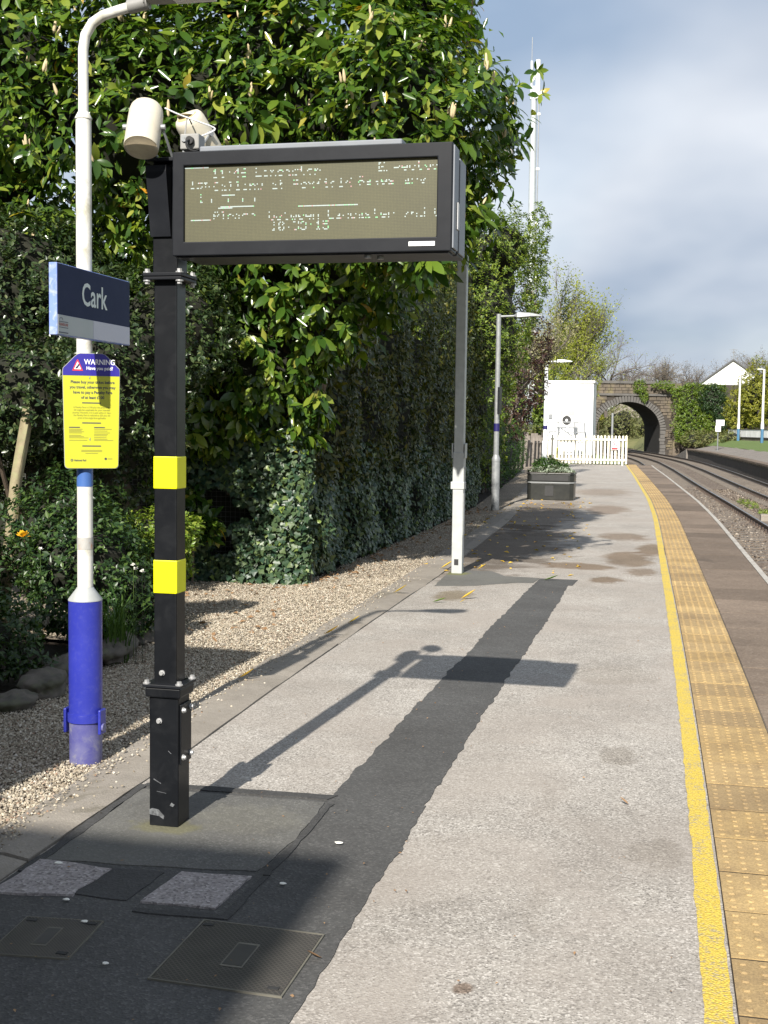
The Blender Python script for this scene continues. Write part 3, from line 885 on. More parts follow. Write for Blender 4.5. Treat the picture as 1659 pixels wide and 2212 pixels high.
trench(-4, 5.32, .03, [(-4, -2.34), (5.3, -2.34)], [(-4, -.99), (3.3, -1.0), (5.4, -1.005)], .0, .008, .004, 'dark_asphalt')
trench(5.29, 13.28, .03, [(5.3, -1.44), (6.95, -1.44), (8.1, -1.42), (10.1, -1.41), (13.3, -1.36)], [(5.3, -1.005), (8.6, -1.01), (10.5, -.985), (13.3, -.985)], .008, .008, .0043, 'dark_asphalt')
trench(13.25, 13.76, .03, [(13.2, -1.36), (13.8, -1.34)], [(13.2, -.95), (13.8, -.92)], .003, .003, .0047, 'dark_asphalt')
sheet('trench_patch', [(-2.36, 12.75, .01), (-1.95, 12.9, .008), (-1.62, 13.25, .006), (-1.375, 13.35, .004), (-1.35, 13.8, .004), (-1.75, 13.85, .004), (-1.95, 14.25, .01), (-2.44, 14.3, .004)], 0.0045, 'mossy_asphalt', plat, 0.01)
sheet('post_patch', [(-2.30, 4.235), (-1.78, 4.29), (-1.47, 4.33), (-1.43, 4.7), (-1.45, 5.22), (-2.32, 5.19)], 0.008, 'mossy_asphalt', plat, 0.005)
sheet('edge_patch', [(-2.33, 3.95), (-1.82, 3.94), (-1.80, 4.23), (-2.31, 4.19)], 0.0085, 'darker_asphalt', plat, 0.006)
sheet('square_patch', [(-1.765, 3.935), (-1.49, 3.945), (-1.465, 4.265), (-1.735, 4.245)], 0.012, 'pale_patch', plat, 0.004)
sheet('square_patch', [(-2.32, 3.87), (-2.02, 3.93), (-2.00, 4.20), (-2.31, 4.225)], 0.013, 'pale_patch', plat, 0.006)
sheet('seam', [(-1.432, 4.3), (-1.405, 4.3), (-1.40, 5.2), (-1.43, 5.2)], 0.0095, 'darker_asphalt', plat, 0.004)
sheet('seam', [(-2.32, 5.23), (-1.45, 5.255), (-1.42, 5.33), (-2.32, 5.29)], 0.0095, 'darker_asphalt', plat, 0.004)
sheet('seam', [(-1.76, 3.885), (-1.45, 3.90), (-1.43, 4.28), (-1.405, 4.29), (-1.415, 3.87), (-1.76, 3.855)], 0.0095, 'darker_asphalt', plat, 0.004)
sheet('seam', [(-2.335, 4.1), (-2.295, 4.1), (-2.315, 5.25), (-2.355, 5.25)], 0.0105, 'darker_asphalt', plat, 0.004)

# yellow line and groove
ys2 = np.concatenate([np.arange(-3, 12, 0.04), np.arange(12, 58.4, 0.15)])
j1 = jig(len(ys2), 0.0028, RNG, 2); j2 = jig(len(ys2), 0.0025, RNG, 2)
line = strip(ys2, txa(ys2) - 0.098 + j1, txa(ys2) - 0.014 + j2, 0.004, 'yellow_line', 'yellow_line', plat)

# tactile slabs: six rows of blisters each, laid one by one along the curve
def tactile_mesh(nb, seg, rings):
    mb = MB()
    w, l = 0.376, 0.379
    mb.box(0, w, -l / 2, l / 2, -0.05, 0)
    for i in range(nb):
        for j in range(nb):
            cx, cy_ = 0.033 + i * (w - .066) / (nb - 1), -l / 2 + 0.033 + j * (l - 0.066) / (nb - 1)
            b = len(mb.V)
            for rr, zz in ((0.0145, 0.0005), (0.0095, 0.0055)):
                for k in range(seg):
                    mb.V.append((cx + rr * math.cos(k * 6.2832 / seg), cy_ + rr * math.sin(k * 6.2832 / seg), zz))
            for k in range(seg):
                mb.F.append((b + k, b + (k + 1) % seg, b + seg + (k + 1) % seg, b + seg + k))
            mb.F.append(tuple(b + seg + k for k in range(seg)))
    return mb.mesh('tactile_slab', 'tactile_buff')
strip(ys, txa(ys) - .004, txa(ys) + .382, 0.0012, 'bedding', 'soil', plat)
tac = thing('tactile_paving', None, None); tag(tac, kind='structure')
tm_near, tm_far = tactile_mesh(6, 8, 2), tactile_mesh(6, 4, 2)
y = 0.2
while y < 58.2:
    a = -math.atan(slope(y))
    M = Matrix.Translation((tx(y), y, 0.0050 + abs(RNG.normal()) * 0.0012)) @ Matrix.Rotation(a, 4, 'Z') @ Matrix.Rotation(RNG.normal() * 0.0025, 4, 'X')
    o = link('tactile_slab', tm_near if y < 14 else tm_far, tac, M)
    y += 0.4

# coping slabs with the pale worn edge line
cop = thing('platform_coping', None, None); tag(cop, kind='structure')
mb = MB(); mb.box(0, 0.645, -0.445, 0.445, -0.09, 0.0); cm = mb.mesh('coping_slab', 'coping_stone')
mb = MB(); mb.box(0.650, 0.715, -0.447, 0.447, -0.12, 0.004)
surf('edge_white', (0.42, 0.40, 0.36), (0.30, 0.28, 0.25), 9.0, 0.8, grime=(0.17, 0.14, 0.11), gscale=5.0, gamt=0.8, world_pos=True)
em = mb.mesh('nosing', 'edge_white')
y = -2.2
while y < 58:
    a = -math.atan(slope(y))
    M = Matrix.Translation((tx(y) + 0.386, y, .002 + abs(RNG.normal()) * 0.002)) @ Matrix.Rotation(a, 4, 'Z')
    link('coping_slab', cm, cop, M)
    link('nosing', em, cop, M.copy())
    y += 0.90

# ------------------------------------------------------------------ railway
ysb = np.concatenate([np.arange(-20, 60, 1.0), np.arange(60, 255, 3.0)])
rows = np.array([EDGE - 0.3, EDGE + .35, EDGE + 0.75, EDGE + 1.4, EDGE + 2.2, EDGE + 3.2, EDGE + 4.2, EDGE + 5.0, EDGE + 5.6, EDGE + 6.6, EDGE + 9, EDGE + 14])
zr = np.array([-1.10, -1.11, -1.09, -1.09, -1.09, -1.13, -1.09, -1.09, -1.09, -1.12, -1.12, -1.14])
V = []
for yv in ysb:
    for r_, z_ in zip(rows, zr):
        V.append((tx(yv) + r_, yv, z_ + RNG.normal() * 0.014))
nr = len(rows)
F = [(i * nr + j, i * nr + j + 1, (i + 1) * nr + j + 1, (i + 1) * nr + j) for i in range(len(ysb) - 1) for j in range(nr - 1)]
mb = MB(); mb.add(V, F); tag(mb.build('trackbed', 'ballast', smooth=False), kind='structure')
# loose ballast on the near part
def stones(name, n, pf, smin, smax, mat, zfun):
    V0 = np.array([(1, 0, -.2), (-.9, .1, -.3), (.1, 1, -.15), (-.1, -.95, -.2), (.05, .1, .75)])
    T0 = np.array([(0, 2, 4), (2, 1, 4), (1, 3, 4), (3, 0, 4)])
    P = pf(n)
    n = len(P)
    s = RNG.uniform(smin, smax, n)
    ax = norm(RNG.normal(size=(n, 3)) * (1, 1, .35)); no = norm(RNG.normal(size=(n, 3)) * .35 + UP)
    x, a, nn = basis(ax, no)
    st = RNG.uniform(0.65, 1.35, (n, 3))
    V = P[:, None] + s[:, None, None] * (V0[None, :, 0:1] * x[:, None] * st[:, 0, None, None] + V0[None, :, 1:2] * a[:, None] * st[:, 1, None, None] + V0[None, :, 2:3] * nn[:, None] * st[:, 2, None, None])
    f = (T0[None] + (np.arange(n) * 5)[:, None, None]).reshape(-1, 3)
    return fast_mesh(name, V.reshape(-1, 3), [f], mat)
leafmat('ballast_stone', [(0.0, (0.06, 0.045, 0.035)), (0.5, (0.14, 0.108, 0.08)), (0.85, (0.22, 0.175, 0.13)), (1.0, (0.32, 0.28, 0.23))], 0.9, 0.0)
def ballast_pts(n):
    yv = RNG.uniform(14, 60, n); u = RNG.uniform(EDGE + 0.1, EDGE + 6.1, n)
    return np.stack([txa(yv) + u, yv, np.interp(u, rows, zr) + RNG.uniform(-.01, .02, n)], 1)
me = stones('ballast_stones', 26000, ballast_pts, 0.022, 0.042, 'ballast_stone', None)
tag(link('ballast_stones', me), 'brown stone ballast between and around the rails', 'ballast', kind='stuff')

def sweep(ys_, off, prof, name, mat, parent):
    V, F = [], []
    n = len(prof)
    for yv in ys_:
        x = tx(yv) + off
        for (u, z) in prof:
            V.append((x + u, yv, z))
    for i in range(len(ys_) - 1):
        for j in range(n):
            k = (j + 1) % n
            F.append((i * n + j, i * n + k, (i + 1) * n + k, (i + 1) * n + j))
    F.append(tuple(range(n))); F.append(tuple((len(ys_) - 1) * n + j for j in reversed(range(n))))
    mb = MB(); mb.add(V, F)
    return mb.build(name, mat, parent)
RT = -0.915
prof = [(-.068, RT - .155), (.068, RT - .155), (.068, RT - .145), (.012, RT - .125), (.012, RT - .045), (.034, RT - .035), (.034, RT - .003), (-.034, RT - .003), (-.034, RT - .035), (-.012, RT - .045), (-.012, RT - .125), (-.068, RT - .145)]
head = [(-.030, RT - .004), (.030, RT - .004), (.028, RT), (-.028, RT)]
ysr = np.concatenate([np.arange(-20, 60, 1.0), np.arange(60, 240, 2.0)])
mb = MB(); mb.box(-1.28, 1.28, -0.125, 0.125, -0.13, 0.0); sl_me = mb.mesh('sleeper', 'sleeper_wood')
mb = MB()
cp = [(-.16, 0), (.16, 0), (.16, .02), (.115, .03), (.115, .085), (.072, .085), (.072, .018), (-.072, .018), (-.072, .085), (-.115, .085), (-.115, .03), (-.16, .02)]
mb.add([(u, -.06, z) for u, z in cp] + [(u, .06, z) for u, z in cp], [tuple(range(12)), tuple(reversed(range(12, 24)))] + [(i, 12 + i, 12 + (i + 1) % 12, (i + 1) % 12) for i in range(12)])
ch_me = mb.mesh('rail_chair', 'chair_iron')
for nm, c0, lab in (('near', EDGE + 0.73 + 0.7525, 'railway track running beside the near platform, dark rails on sleepers'),
                    ('far', EDGE + 0.73 + 1.505 + 1.95 + 0.7525, 'railway track running beside the opposite platform, dark rails on sleepers')):
    t = thing('railway_track', lab, 'railway track', (tx(40) + c0, 40, -1.07), 'railway tracks')
    for s_ in (-.7525, .7525):
        r = sweep(ysr, c0 + s_, prof, 'rail', 'rail_steel', t)
        h = sweep(ysr, c0 + s_, head, 'rail_head', 'rail_head', None)
        h.parent = r
    y = 13.0; c = 0
    while y < 140:
        M = Matrix.Translation((tx(y) + c0, y + RNG.normal() * 0.02, -1.072)) @ Matrix.Rotation(-math.atan(slope(y)) + RNG.normal() * 0.008, 4, 'Z')
        s = link('sleeper', sl_me, t, M)
        if y < 60:
            for s_ in (-.7525, .7525):
                k = link('rail_chair', ch_me); k.parent = s; k.location = (s_, 0, 0)
        y += 0.66; c += 1

# point-work box in the far four-foot
mb = MB(); mb.box(-.55, .55, -.2, .2, -1.08, -0.86)
o = mb.build('cable_box', 'kerb_concrete', None, bevel=0.03)
o.location = (tx(39) + EDGE + 3.05, 39, 0); tag(o, 'low grey concrete box lying in the ballast between the tracks', 'box')

# ------------------------------------------------------------------ opposite platform
FZ = -0.15
ysf = np.concatenate([np.arange(20, 118, 2.0)])
fe = txa(ysf) + EDGE + 6.35
fp = strip(ysf, fe, fe + 4.2, FZ, 'far_platform', 'far_asphalt', thick=1.1); tag(fp, kind='structure')
n_ = len(ysf)
mb = MB(); mb.add([(fe[i] + .55, ysf[i], FZ + .004) for i in range(n_)] + [(fe[i] + 2.3, ysf[i], .235) for i in range(n_)], [(i, n_ + i, n_ + i + 1, i + 1) for i in range(n_ - 1)])
mb.build('paved_slope', 'far_asphalt', fp)
mb = MB()  # ramp at its end
e0, e1 = tx(117.9) + EDGE + 6.4, tx(126) + EDGE + 6.4
mb.add([(e0, 116, FZ - .005), (e0 + 4.1, 116, FZ - .005), (e1 + 4.1, 126, -1.1), (e1, 126, -1.1), (e0, 116, -1.18), (e0 + 4.1, 116, -1.18)], [(0, 1, 2, 3), (4, 0, 3), (5, 2, 1), (4, 5, 1, 0)])
tag(mb.build('far_platform_ramp', 'far_asphalt'), kind='structure')
wallp = strip(ysf, fe - 0.03, fe + 0.02, FZ - 0.2, 'platform_wall', 'wall_dark_stone', fp, thick=0.92)
mb = MB(); mb.box(-0.14, 0.45, -0.48, 0.48, -0.10, 0.0); fcm = mb.mesh('coping_slab', 'coping_stone')
mb = MB(); mb.box(-0.09, 0.10, -0.14, 0.14, -0.20, -0.102); fcb = mb.mesh('corbel', 'kerb_concrete')
y = 40.0
while y < 117:
    M = Matrix.Translation((tx(y) + EDGE + 6.35, y, FZ + 0.03)) @ Matrix.Rotation(-math.atan(slope(y)), 4, 'Z')
    link('coping_slab', fcm, fp, M)
    link('corbel', fcb, fp, M.copy())
    y += 0.98
# grass bank, rising behind it
V, F = [], []
yb = np.arange(18, 130, 4.0)
offs = [(9.6, 0.20), (9.9, .28), (10.65, 0.70), (11.65, 0.80), (30, 1.2), (70, 2.5)]
for yv in yb:
    for (u, z) in offs:
        V.append((tx(yv) + u + EDGE - 1.1, yv, z + RNG.normal() * 0.03))
m_ = len(offs)
F = [(i * m_ + j, i * m_ + j + 1, (i + 1) * m_ + j + 1, (i + 1) * m_ + j) for i in range(len(yb) - 1) for j in range(m_ - 1)]
mb = MB(); mb.add(V, F); tag(mb.build('grass_bank', 'grass_green', smooth=True), kind='structure')

# ------------------------------------------------------------------ garden ground, gravel
mb = MB(); mb.add([(-40, -12, -0.06), (-2.5, -12, -0.06), (-2.55, 14, -0.06), (-3.5, 40, -0.06), (-5.7, 57.5, -0.06), (-4, 75, -0.10), (-40, 75, -0.06)], [(0, 1, 2, 3, 4, 5, 6)])
tag(mb.build('garden_ground', 'soil'), kind='structure')
mb = MB()
gy = np.concatenate([np.arange(4.2, 14, 0.5), np.arange(14, 57, 2.0)])
gl = np.interp(gy, [4.2, 6.6, 8.6, 8.8, 9.2, 12.55, 12.75, 13.0, 25, 40, 57], [-3.9, -3.9, -3.85, -4.3, -8, -8, -8, -3.72, -3.9, -4.9, -6.2])
gr = strip(gy, gl, KOUT(gy) + 0.03, -0.022, 'gravel_bed', 'gravel_base'); tag(gr, kind='structure')
def gravel_pts(n):
    n1 = int(n * 0.60)
    yv = np.concatenate([4.25 + (RNG.random(n1) ** 1.5) * 9.0, RNG.uniform(8.9, 12.6, int(n * .25)), RNG.uniform(13, 24, n - n1 - int(n * .25))])
    kind = np.concatenate([np.zeros(n1), np.ones(int(n * .25)), 2 * np.ones(n - n1 - int(n * .25))])
    xo = KOUT(yv) + 0.01
    lo = np.where(kind == 1, -5.6, np.where(kind == 2, -3.8, -3.95))
    hi = np.where(kind == 1, -3.4, xo)
    xv = lo + (hi - lo) * RNG.random(n)
    spill = RNG.random(n) < 0.012
    xv = np.where(spill & (kind != 1), hi + np.abs(RNG.normal(size=n)) * 0.09, xv)
    z = np.where(spill & (kind != 1), 0.022, -0.016 + RNG.uniform(-.004, .012, n) + 0.012 * np.sin(xv * 3.1) * np.sin(yv * 2.3))
    return np.stack([xv, yv, z], 1)
me = stones('gravel', 140000, gravel_pts, 0.0042, 0.0095, 'chip', None)
tag(link('gravel', me), 'pale stone chippings beside the platform kerb', 'gravel', kind='stuff')

# ------------------------------------------------------------------ departure board on its black post
PX, PY = -2.012, 4.785
board = thing('departure_board', 'dark electronic departure board on a black square post with yellow bands', 'departure board', (PX, PY, 0))
mb = MB(); mb.box(PX - .065, PX + .065, PY - .065, PY + .065, 0.002, 0.585); sleeve = mb.build('post_sleeve', 'black_paint', board, bevel=0.008, seg=2)
mb = MB(); mb.box(PX - .078, PX + .078, PY - .078, PY + .078, 0.555, 0.598); mb.build('sleeve_collar', 'black_paint', board, bevel=0.007)
mb = MB(); mb.box(PX - .086, PX + .086, PY - .086, PY + .086, 0.5985, 0.612); fl = mb.build('flange', 'black_case', board, bevel=0.003)
mb = MB(); mb.box(PX - .05, PX + .05, PY - .05, PY + .05, 0.60, 2.285); mb.build('post', 'black_paint', board, bevel=0.006)
for z0, z1 in ((1.424, 1.559), (0.989, 1.129)):
    mb = MB()
    a, b = .0512, .0524
    mb.box(PX - b, PX + b, PY - b, PY + b, z0, z1)
    mb.build('yellow_band', 'hi_vis_yellow', board, bevel=0.005)
def bolt_mesh(r, h, n=6):
    m_ = MB(); m_.tube([(0, 0, 0), (0, 0, h * 0.35)], r * 1.5, 12); m_.tube([(0, 0, h * 0.36), (0, 0, h)], r, n); return m_.mesh('bolt', 'bolt_zinc', False)
bm_s, bm_l = bolt_mesh(.0085, .014), bolt_mesh(.0105, .016)
def bolt(me, p, d, parent):
    q = Vector(d).to_track_quat('Z', 'Y').to_matrix().to_4x4()
    return link('bolt', me, parent, Matrix.Translation(p) @ q)
for sx in (-1, 1):
    for sy in (-1, 1):
        bolt(bm_l, (PX + sx * .072, PY + sy * .072, .6115), (0, 0, 1), fl)
bolt(bm_s, (PX - .012, PY - .050, .655), (0, -1, 0), board)
bolt(bm_s, (PX - .018, PY - .065, .455), (0, -1, 0), board)
surf('scuff', (0.16, 0.17, 0.18), (0.05, 0.052, 0.056), 60.0, 0.6)
for pts in ([(-.045, .205), (-.012, .188), (-.010, .191), (-.043, .209)], [(-.062, .055), (-.02, .05), (.0, .038), (.004, .052), (-.022, .078), (-.05, .082), (-.063, .075)], [(.028, .098), (.042, .094), (.05, .104), (.036, .112)],
            [(-.03, .155), (.012, .149), (.012, .1505), (-.03, .1565)], [(.02, .33), (.034, .318), (.035, .320), (.021, .332)]):
    n_ = len(pts)
    mb = MB(); mb.add([(PX + u, PY - .0656, z) for u, z in pts] + [(PX + u, PY - .0650, z) for u, z in pts], [tuple(range(n_))] + [(i, n_ + i, n_ + (i + 1) % n_, (i + 1) % n_) for i in range(n_)])
    q = mb.build('scuff', 'scuff', sleeve)
# access plate on the right side of the sleeve
mb = MB(); mb.box(PX + .0665, PX + .074, PY - .056, PY + .062, .27, .525); ap = mb.build('access_plate', 'black_paint', board, bevel=0.012, seg=2)
for dy in (-.036, .045):
    for z in (.300, .500):
        bolt(bm_s, (PX + .074, PY + dy, z), (1, 0, 0), ap)
# upper flange pair and head of the post
mb = MB(); mb.box(PX - .083, PX + .083, PY - .083, PY + .083, 2.275, 2.288); f1 = mb.build('flange', 'black_case', board, bevel=0.003)
mb = MB(); mb.box(PX - .085, PX + .085, PY - .085, PY + .085, 2.2895, 2.304); f2 = mb.build('flange', 'black_case', board, bevel=0.003)
for sx in (-1, 1):
    for sy in (-1, 1):
        bolt(bm_l, (PX + sx * .070, PY + sy * .070, 2.304), (0, 0, 1), f2)
        bolt(bm_l, (PX + sx * .070, PY + sy * .070, 2.275), (0, 0, -1), f1)
mb = MB(); mb.box(PX - .054, PX + .054, PY - .054, PY + .054, 2.30, 2.745); mb.build('post_head', 'black_paint', board, bevel=0.006)
mb = MB(); mb.add([(PX - .057, PY - .115, 2.70), (PX - .057, PY - .115, 2.725), (PX - .057, PY - .055, 2.725), (PX - .057, PY - .055, 2.45), (PX - .057, PY - .066, 2.45),
                   (PX + .03, PY - .115, 2.70), (PX + .03, PY - .115, 2.725), (PX + .03, PY - .055, 2.725), (PX + .03, PY - .055, 2.45), (PX + .03, PY - .066, 2.45)],
                  [(0, 1, 2, 3, 4), (9, 8, 7, 6, 5), (0, 5, 6, 1), (1, 6, 7, 2), (2, 7, 8, 3), (3, 8, 9, 4), (4, 9, 5, 0)])
mb.build('gusset', 'black_case', board)
mb = MB(); mb.box(PX - .075, PX + .16, PY - .085, PY + .085, 2.746, 2.762); mb.build('head_plate', 'black_case', board, bevel=0.004)
# cabinet
CX0, CX1, CZ0, CZ1, CF = -1.925, -0.809, 2.354, 2.757, 4.600
W = 0.05
mb = MB()
# bezel as a frame round the recessed screen
x0, x1, z0, z1 = CX0 + .047, CX1 - .058, CZ0 + .054, CZ1 - .054
outer = [(CX0, CZ0), (CX1, CZ0), (CX1, CZ1), (CX0, CZ1)]; inner = [(x0, z0), (x1, z0), (x1, z1), (x0, z1)]
V = [(x, CF, z) for x, z in outer] + [(x, CF, z) for x, z in inner] + [(x, CF + .018, z) for x, z in inner] + [(x, CF + .11, z) for x, z in outer]
F = []
for i in range(4):
    j = (i + 1) % 4
    F += [(i, j, 4 + j, 4 + i), (4 + i, 4 + j, 8 + j, 8 + i), (j, i, 12 + i, 12 + j)]
F.append((12, 15, 14, 13))
mb.add(V, F)
case = mb.build('front_case', 'black_case', board, bevel=0.004, seg=2)
mb = MB(); mb.box(CX0 + .015, CX1 - .02, CF + .112, CF + .150, CZ0 + .012, CZ1 - .012); mb.build('mid_frame', 'black_rubber', board)
mb = MB(); mb.box(CX0 + .005, CX1 - .004, CF + .151, CF + .30, CZ0 + .002, CZ1 - .02); mb.build('rear_case', 'black_case', board, bevel=0.004)
mb = MB(); mb.box(CX1 + .001, CX1 + .0075, CF + .008, CF + .105, CZ0 + .012, CZ1 - .010); mb.build('side_panel', 'grey_case', board, bevel=0.002)
mb = MB(); mb.box(CX1 - .0035, CX1 + .0035, CF + .158, CF + .292, CZ0 + .012, CZ1 - .030); mb.build('side_panel', 'grey_case', board, bevel=0.002)
mb = MB(); mb.box(CX1 + .008, CX1 + .013, CF + .065, CF + .10, CZ0 + .09, CZ0 + .19); mb.build('side_label', 'cabin_grey', board)
mb = MB(); mb.box(CX0 + .10, CX1 - .20, CF + .03, CF + .28, CZ1 + .002, CZ1 + .026); mb.build('top_cover', 'grey_case', board, bevel=0.006)
mb = MB(); mb.box(CX0 + .012, CX1 - .012, CF + .012, CF + .10, CZ0 - .006, CZ0 - .001); mb.build('under_plate', 'black_case', board)
mb = MB(); mb.box(CX1 - .163, CX1 - .062, CF - .003, CF - .0005, CZ0 + .020, CZ0 + .037); mb.build('name_plate', 'plastic_white', board, bevel=0.001)
for dx in (-.33, -.29):
    mb = MB(); mb.tube([(CX1 + dx, CF + .04 + (dx + .33), CZ0 - .016), (CX1 + dx, CF + .04 + (dx + .33), CZ0 - .006)], .014, 12); mb.build('gland', 'galvanised', board, smooth=True)
mb = MB(); mb.box(x0 - .001, x1 + .001, CF + .0145, CF + .017, z0 - .001, z1 + .001); screen = mb.build('screen', 'led_face', board)

FONT = {'0': '3E5149453E', '1': '00427F4000', '3': '2141494D33', '4': '1814127F10', '5': '2745454539', '6': '3C4A494931', '8': '3649494936', ':': '0000140000', ' ': '0000000000',
        'B': '7F49494936', 'C': '3E41414122', 'E': '7F49494941', 'F': '7F09090901', 'L': '7F40404040', 'P': '7F09090906', 'S': '2649494932', 'W': '3F4038403F',
        'a': '2054547840', 'b': '7F28444438', 'c': '3844444428', 'd': '384444287F', 'e': '3854545418', 'f': '00087E0902', 'g': '0C5252523E', 'h': '7F08040478', 'i': '00447D4000',
        'l': '00417F4000', 'n': '7C08040478', 'o': '3844444438', 'p': '7C14141408', 'r': '7C08040408', 's': '4854545424', 't': '043F444020', 'v': '1C2040201C', 'w': '3C4030403C', 'x': '4428102844', 'm': '7C04180478', 'k': '7F10284400', 'y': '0C5050503C'}
PITCH = 0.00495
NCOL, NROW = int((x1 - x0) / PITCH), int((z1 - z0) / PITCH)
LIT = {'led_white': [], 'led_green': [], 'led_red': []}
lr = random.Random(3)
def lit(c, r, m='led_white'):
    if 0 <= c < NCOL and 0 <= r < NROW:
        q = lr.random()
        LIT['led_green' if q < .12 else 'led_red' if q < .17 else m].append((c, r))
def word(s, c, r, big=1, drop=()):
    for ch in s:
        hx = FONT.get(ch, '0000000000')
        for k in range(5):
            col = int(hx[2 * k:2 * k + 2], 16)
            for b in range(7):
                if col >> b & 1 and b not in drop and lr.random() > 0.24:
                    for i in range(big):
                        for j in range(big):
                            lit(c + k * big + i, r + b * big + j)
        c += 6 * big
def bar(c0, c1, r):
    for c in range(c0, c1): lit(c, r)
bar(0, 20, 1)
word('11:46 Lancaster', 23, 3, 1, (4, 5)); word('Expected', 158, 2, 1, (2, 5))
word('1st', 4, 11, 1, (0, 4)); word('Calling at Foxfield', 24, 13, 1, (1, 4, 5)); word('Bases are', 142, 12, 1, (2, 5))
word('1', 11, 22, 1, (3, 4)); word('2', 11, 26, 1, ()); bar(31, 42, 23)
for c in (22, 36, 48, 58): bar(c, c + 1, 27); bar(c, c + 1, 28); bar(c, c + 1, 26)
bar(30, 58, 32); bar(28, 40, 33); bar(94, 142, 33); bar(5, 22, 42)
word('Please', 24, 36, 1, (1, 4, 6)); word('between Lancaster and Whitehaven', 70, 37, 1, (2, 5))
word('10:38:15', 72, 45, 1, (3,)); 
for (c, r) in ((74, 52), (80, 52), (86, 52)): pass
for mname, cells in LIT.items():
    V, Q = [], []
    h = PITCH * 0.43
    for (c, r) in cells:
        cx, cz = x0 + (c + .5) * PITCH, z1 - (r + .5) * PITCH
        b = len(V)
        V += [(cx - h, CF + .0135, cz - h), (cx + h, CF + .0135, cz - h), (cx + h, CF + .0135, cz + h), (cx - h, CF + .0135, cz + h)]
        Q.append((b, b + 1, b + 2, b + 3))
    m_ = MB(); m_.add(V, Q)
    tag(m_.build('lit_pixels', mname, screen), kind='stuff')

# loudspeakers on top of the post
def speaker(name, label, c, ax, r, ln, back):
    c, ax = Vector(c), Vector(ax).normalized()
    t = thing(name, label, 'loudspeaker', tuple(c), 'loudspeakers on the departure board')
    mb = MB()
    prof_ = [(-.5, .62), (-.5, .70), (-.48, .84), (-.43, .93), (-.34, .985), (-.1, 1.0), (.46, 1.0), (.5, .985), (.5, .93)]
    mb.tube([c + ax * ln * a for a, _ in prof_], [r * b for _, b in prof_], 32, caps=True)
    mb.build('housing', 'speaker_cream', t, smooth=True)
    mb = MB(); mb.tube([c + ax * ln * .485, c + ax * ln * .497], r * .925, 32); mb.build('grille', 'speaker_grille', t, smooth=True)
    if back:
        mb = MB(); mb.tube([c - ax * ln * .5, c - ax * ln * .512], [r * .66, r * .60], 24); mb.build('back_cap', 'speaker_tan', t, smooth=True)
        mb = MB(); n_ = (ax.cross(Vector((1, 0, 0)))).normalized(); mb.box(-.022, .022, -.011, .011, 0, .002)
        q = (-ax).to_track_quat('Z', 'Y').to_matrix().to_4x4()
        mb.build('maker_label', 'plastic_white', t, mw=Matrix.Translation(c - ax * ln * .514) @ q)
    # stirrup bracket
    side = ax.cross(Vector((0, 0, 1))).normalized()
    foot = Vector((c.x * .35 + (PX + .03) * .65, c.y * .4 + PY * .6, 2.768))
    for s_ in (-1, 1):
        mb = MB(); k = c + side * s_ * r * 1.05
        mb.tube([k - side * s_ * .01, k + side * s_ * .012], .012, 10); mb.build('pivot_knob', 'galvanised', t, smooth=True)
        mb = MB(); mb.tube([k, foot + side * s_ * .03], .006, 6); mb.build('bracket_arm', 'galvanised', t)
    return t
speaker('loudspeaker', 'cream cylinder loudspeaker tilted down towards the camera above the departure board', (-2.062, 4.64, 2.868), (.09, -.48, -.87), .069, .21, False)
speaker('loudspeaker', 'cream loudspeaker turned away, its tan back cap and cables showing', (-1.955, 4.95, 2.90), (.30, .62, -.73), .066, .19, True)
sb = thing('socket_box', 'small grey junction box with black plug on top of the departure board', 'socket', (-1.875, 4.72, 2.785))
mb = MB(); mb.box(-1.925, -1.845, 4.675, 4.745, 2.784, 2.845); mb.build('box', 'lamp_grey', sb, bevel=0.005)
mb = MB(); mb.tube([(-1.878, 4.655, 2.815), (-1.878, 4.674, 2.815)], .016, 14); mb.build('plug', 'black_rubber', sb, smooth=True)
mb = MB(); mb.tube([(-1.905, 4.668, 2.825), (-1.905, 4.674, 2.825)], .013, 14); mb.build('gland', 'galvanised', sb, smooth=True)
def cable(name, lab, pts, r, mat):
    P = [Vector(p) for p in pts]; out = []
    for i in range(len(P) - 1):
        p0, p1, p2, p3 = P[max(i - 1, 0)], P[i], P[i + 1], P[min(i + 2, len(P) - 1)]
        for k in range(6):
            t = k / 6
            out.append(0.5 * ((2 * p1) + (p2 - p0) * t + (2 * p0 - 5 * p1 + 4 * p2 - p3) * t * t + (3 * p1 - p0 - 3 * p2 + p3) * t ** 3))
    out.append(P[-1])
    mb = MB(); mb.tube(out, r, 8)
    return tag(mb.build(name, mat, None, smooth=True), lab, 'cable')
cable('cable', 'pale cable looping from the tilted loudspeaker to the turned one', [(-2.0, 4.70, 2.955), (-1.95, 4.74, 2.935), (-1.88, 4.80, 2.915), (-1.84, 4.84, 2.90), (-1.86, 4.80, 2.87), (-1.88, 4.70, 2.83)], .0032, 'plastic_white')
cable('cable', 'grey cable hanging down the back of the turned loudspeaker', [(-1.945, 4.85, 2.925), (-1.94, 4.80, 2.94), (-1.93, 4.76, 2.92), (-1.925, 4.73, 2.86), (-1.90, 4.668, 2.825)], .0032, 'lamp_grey')
cable('cable', 'black cable drooping from the plug over the board edge', [(-1.878, 4.655, 2.815), (-1.88, 4.63, 2.80), (-1.868, 4.62, 2.775), (-1.845, 4.63, 2.765), (-1.83, 4.66, 2.78), (-1.835, 4.70, 2.79)], .004, 'black_rubber')

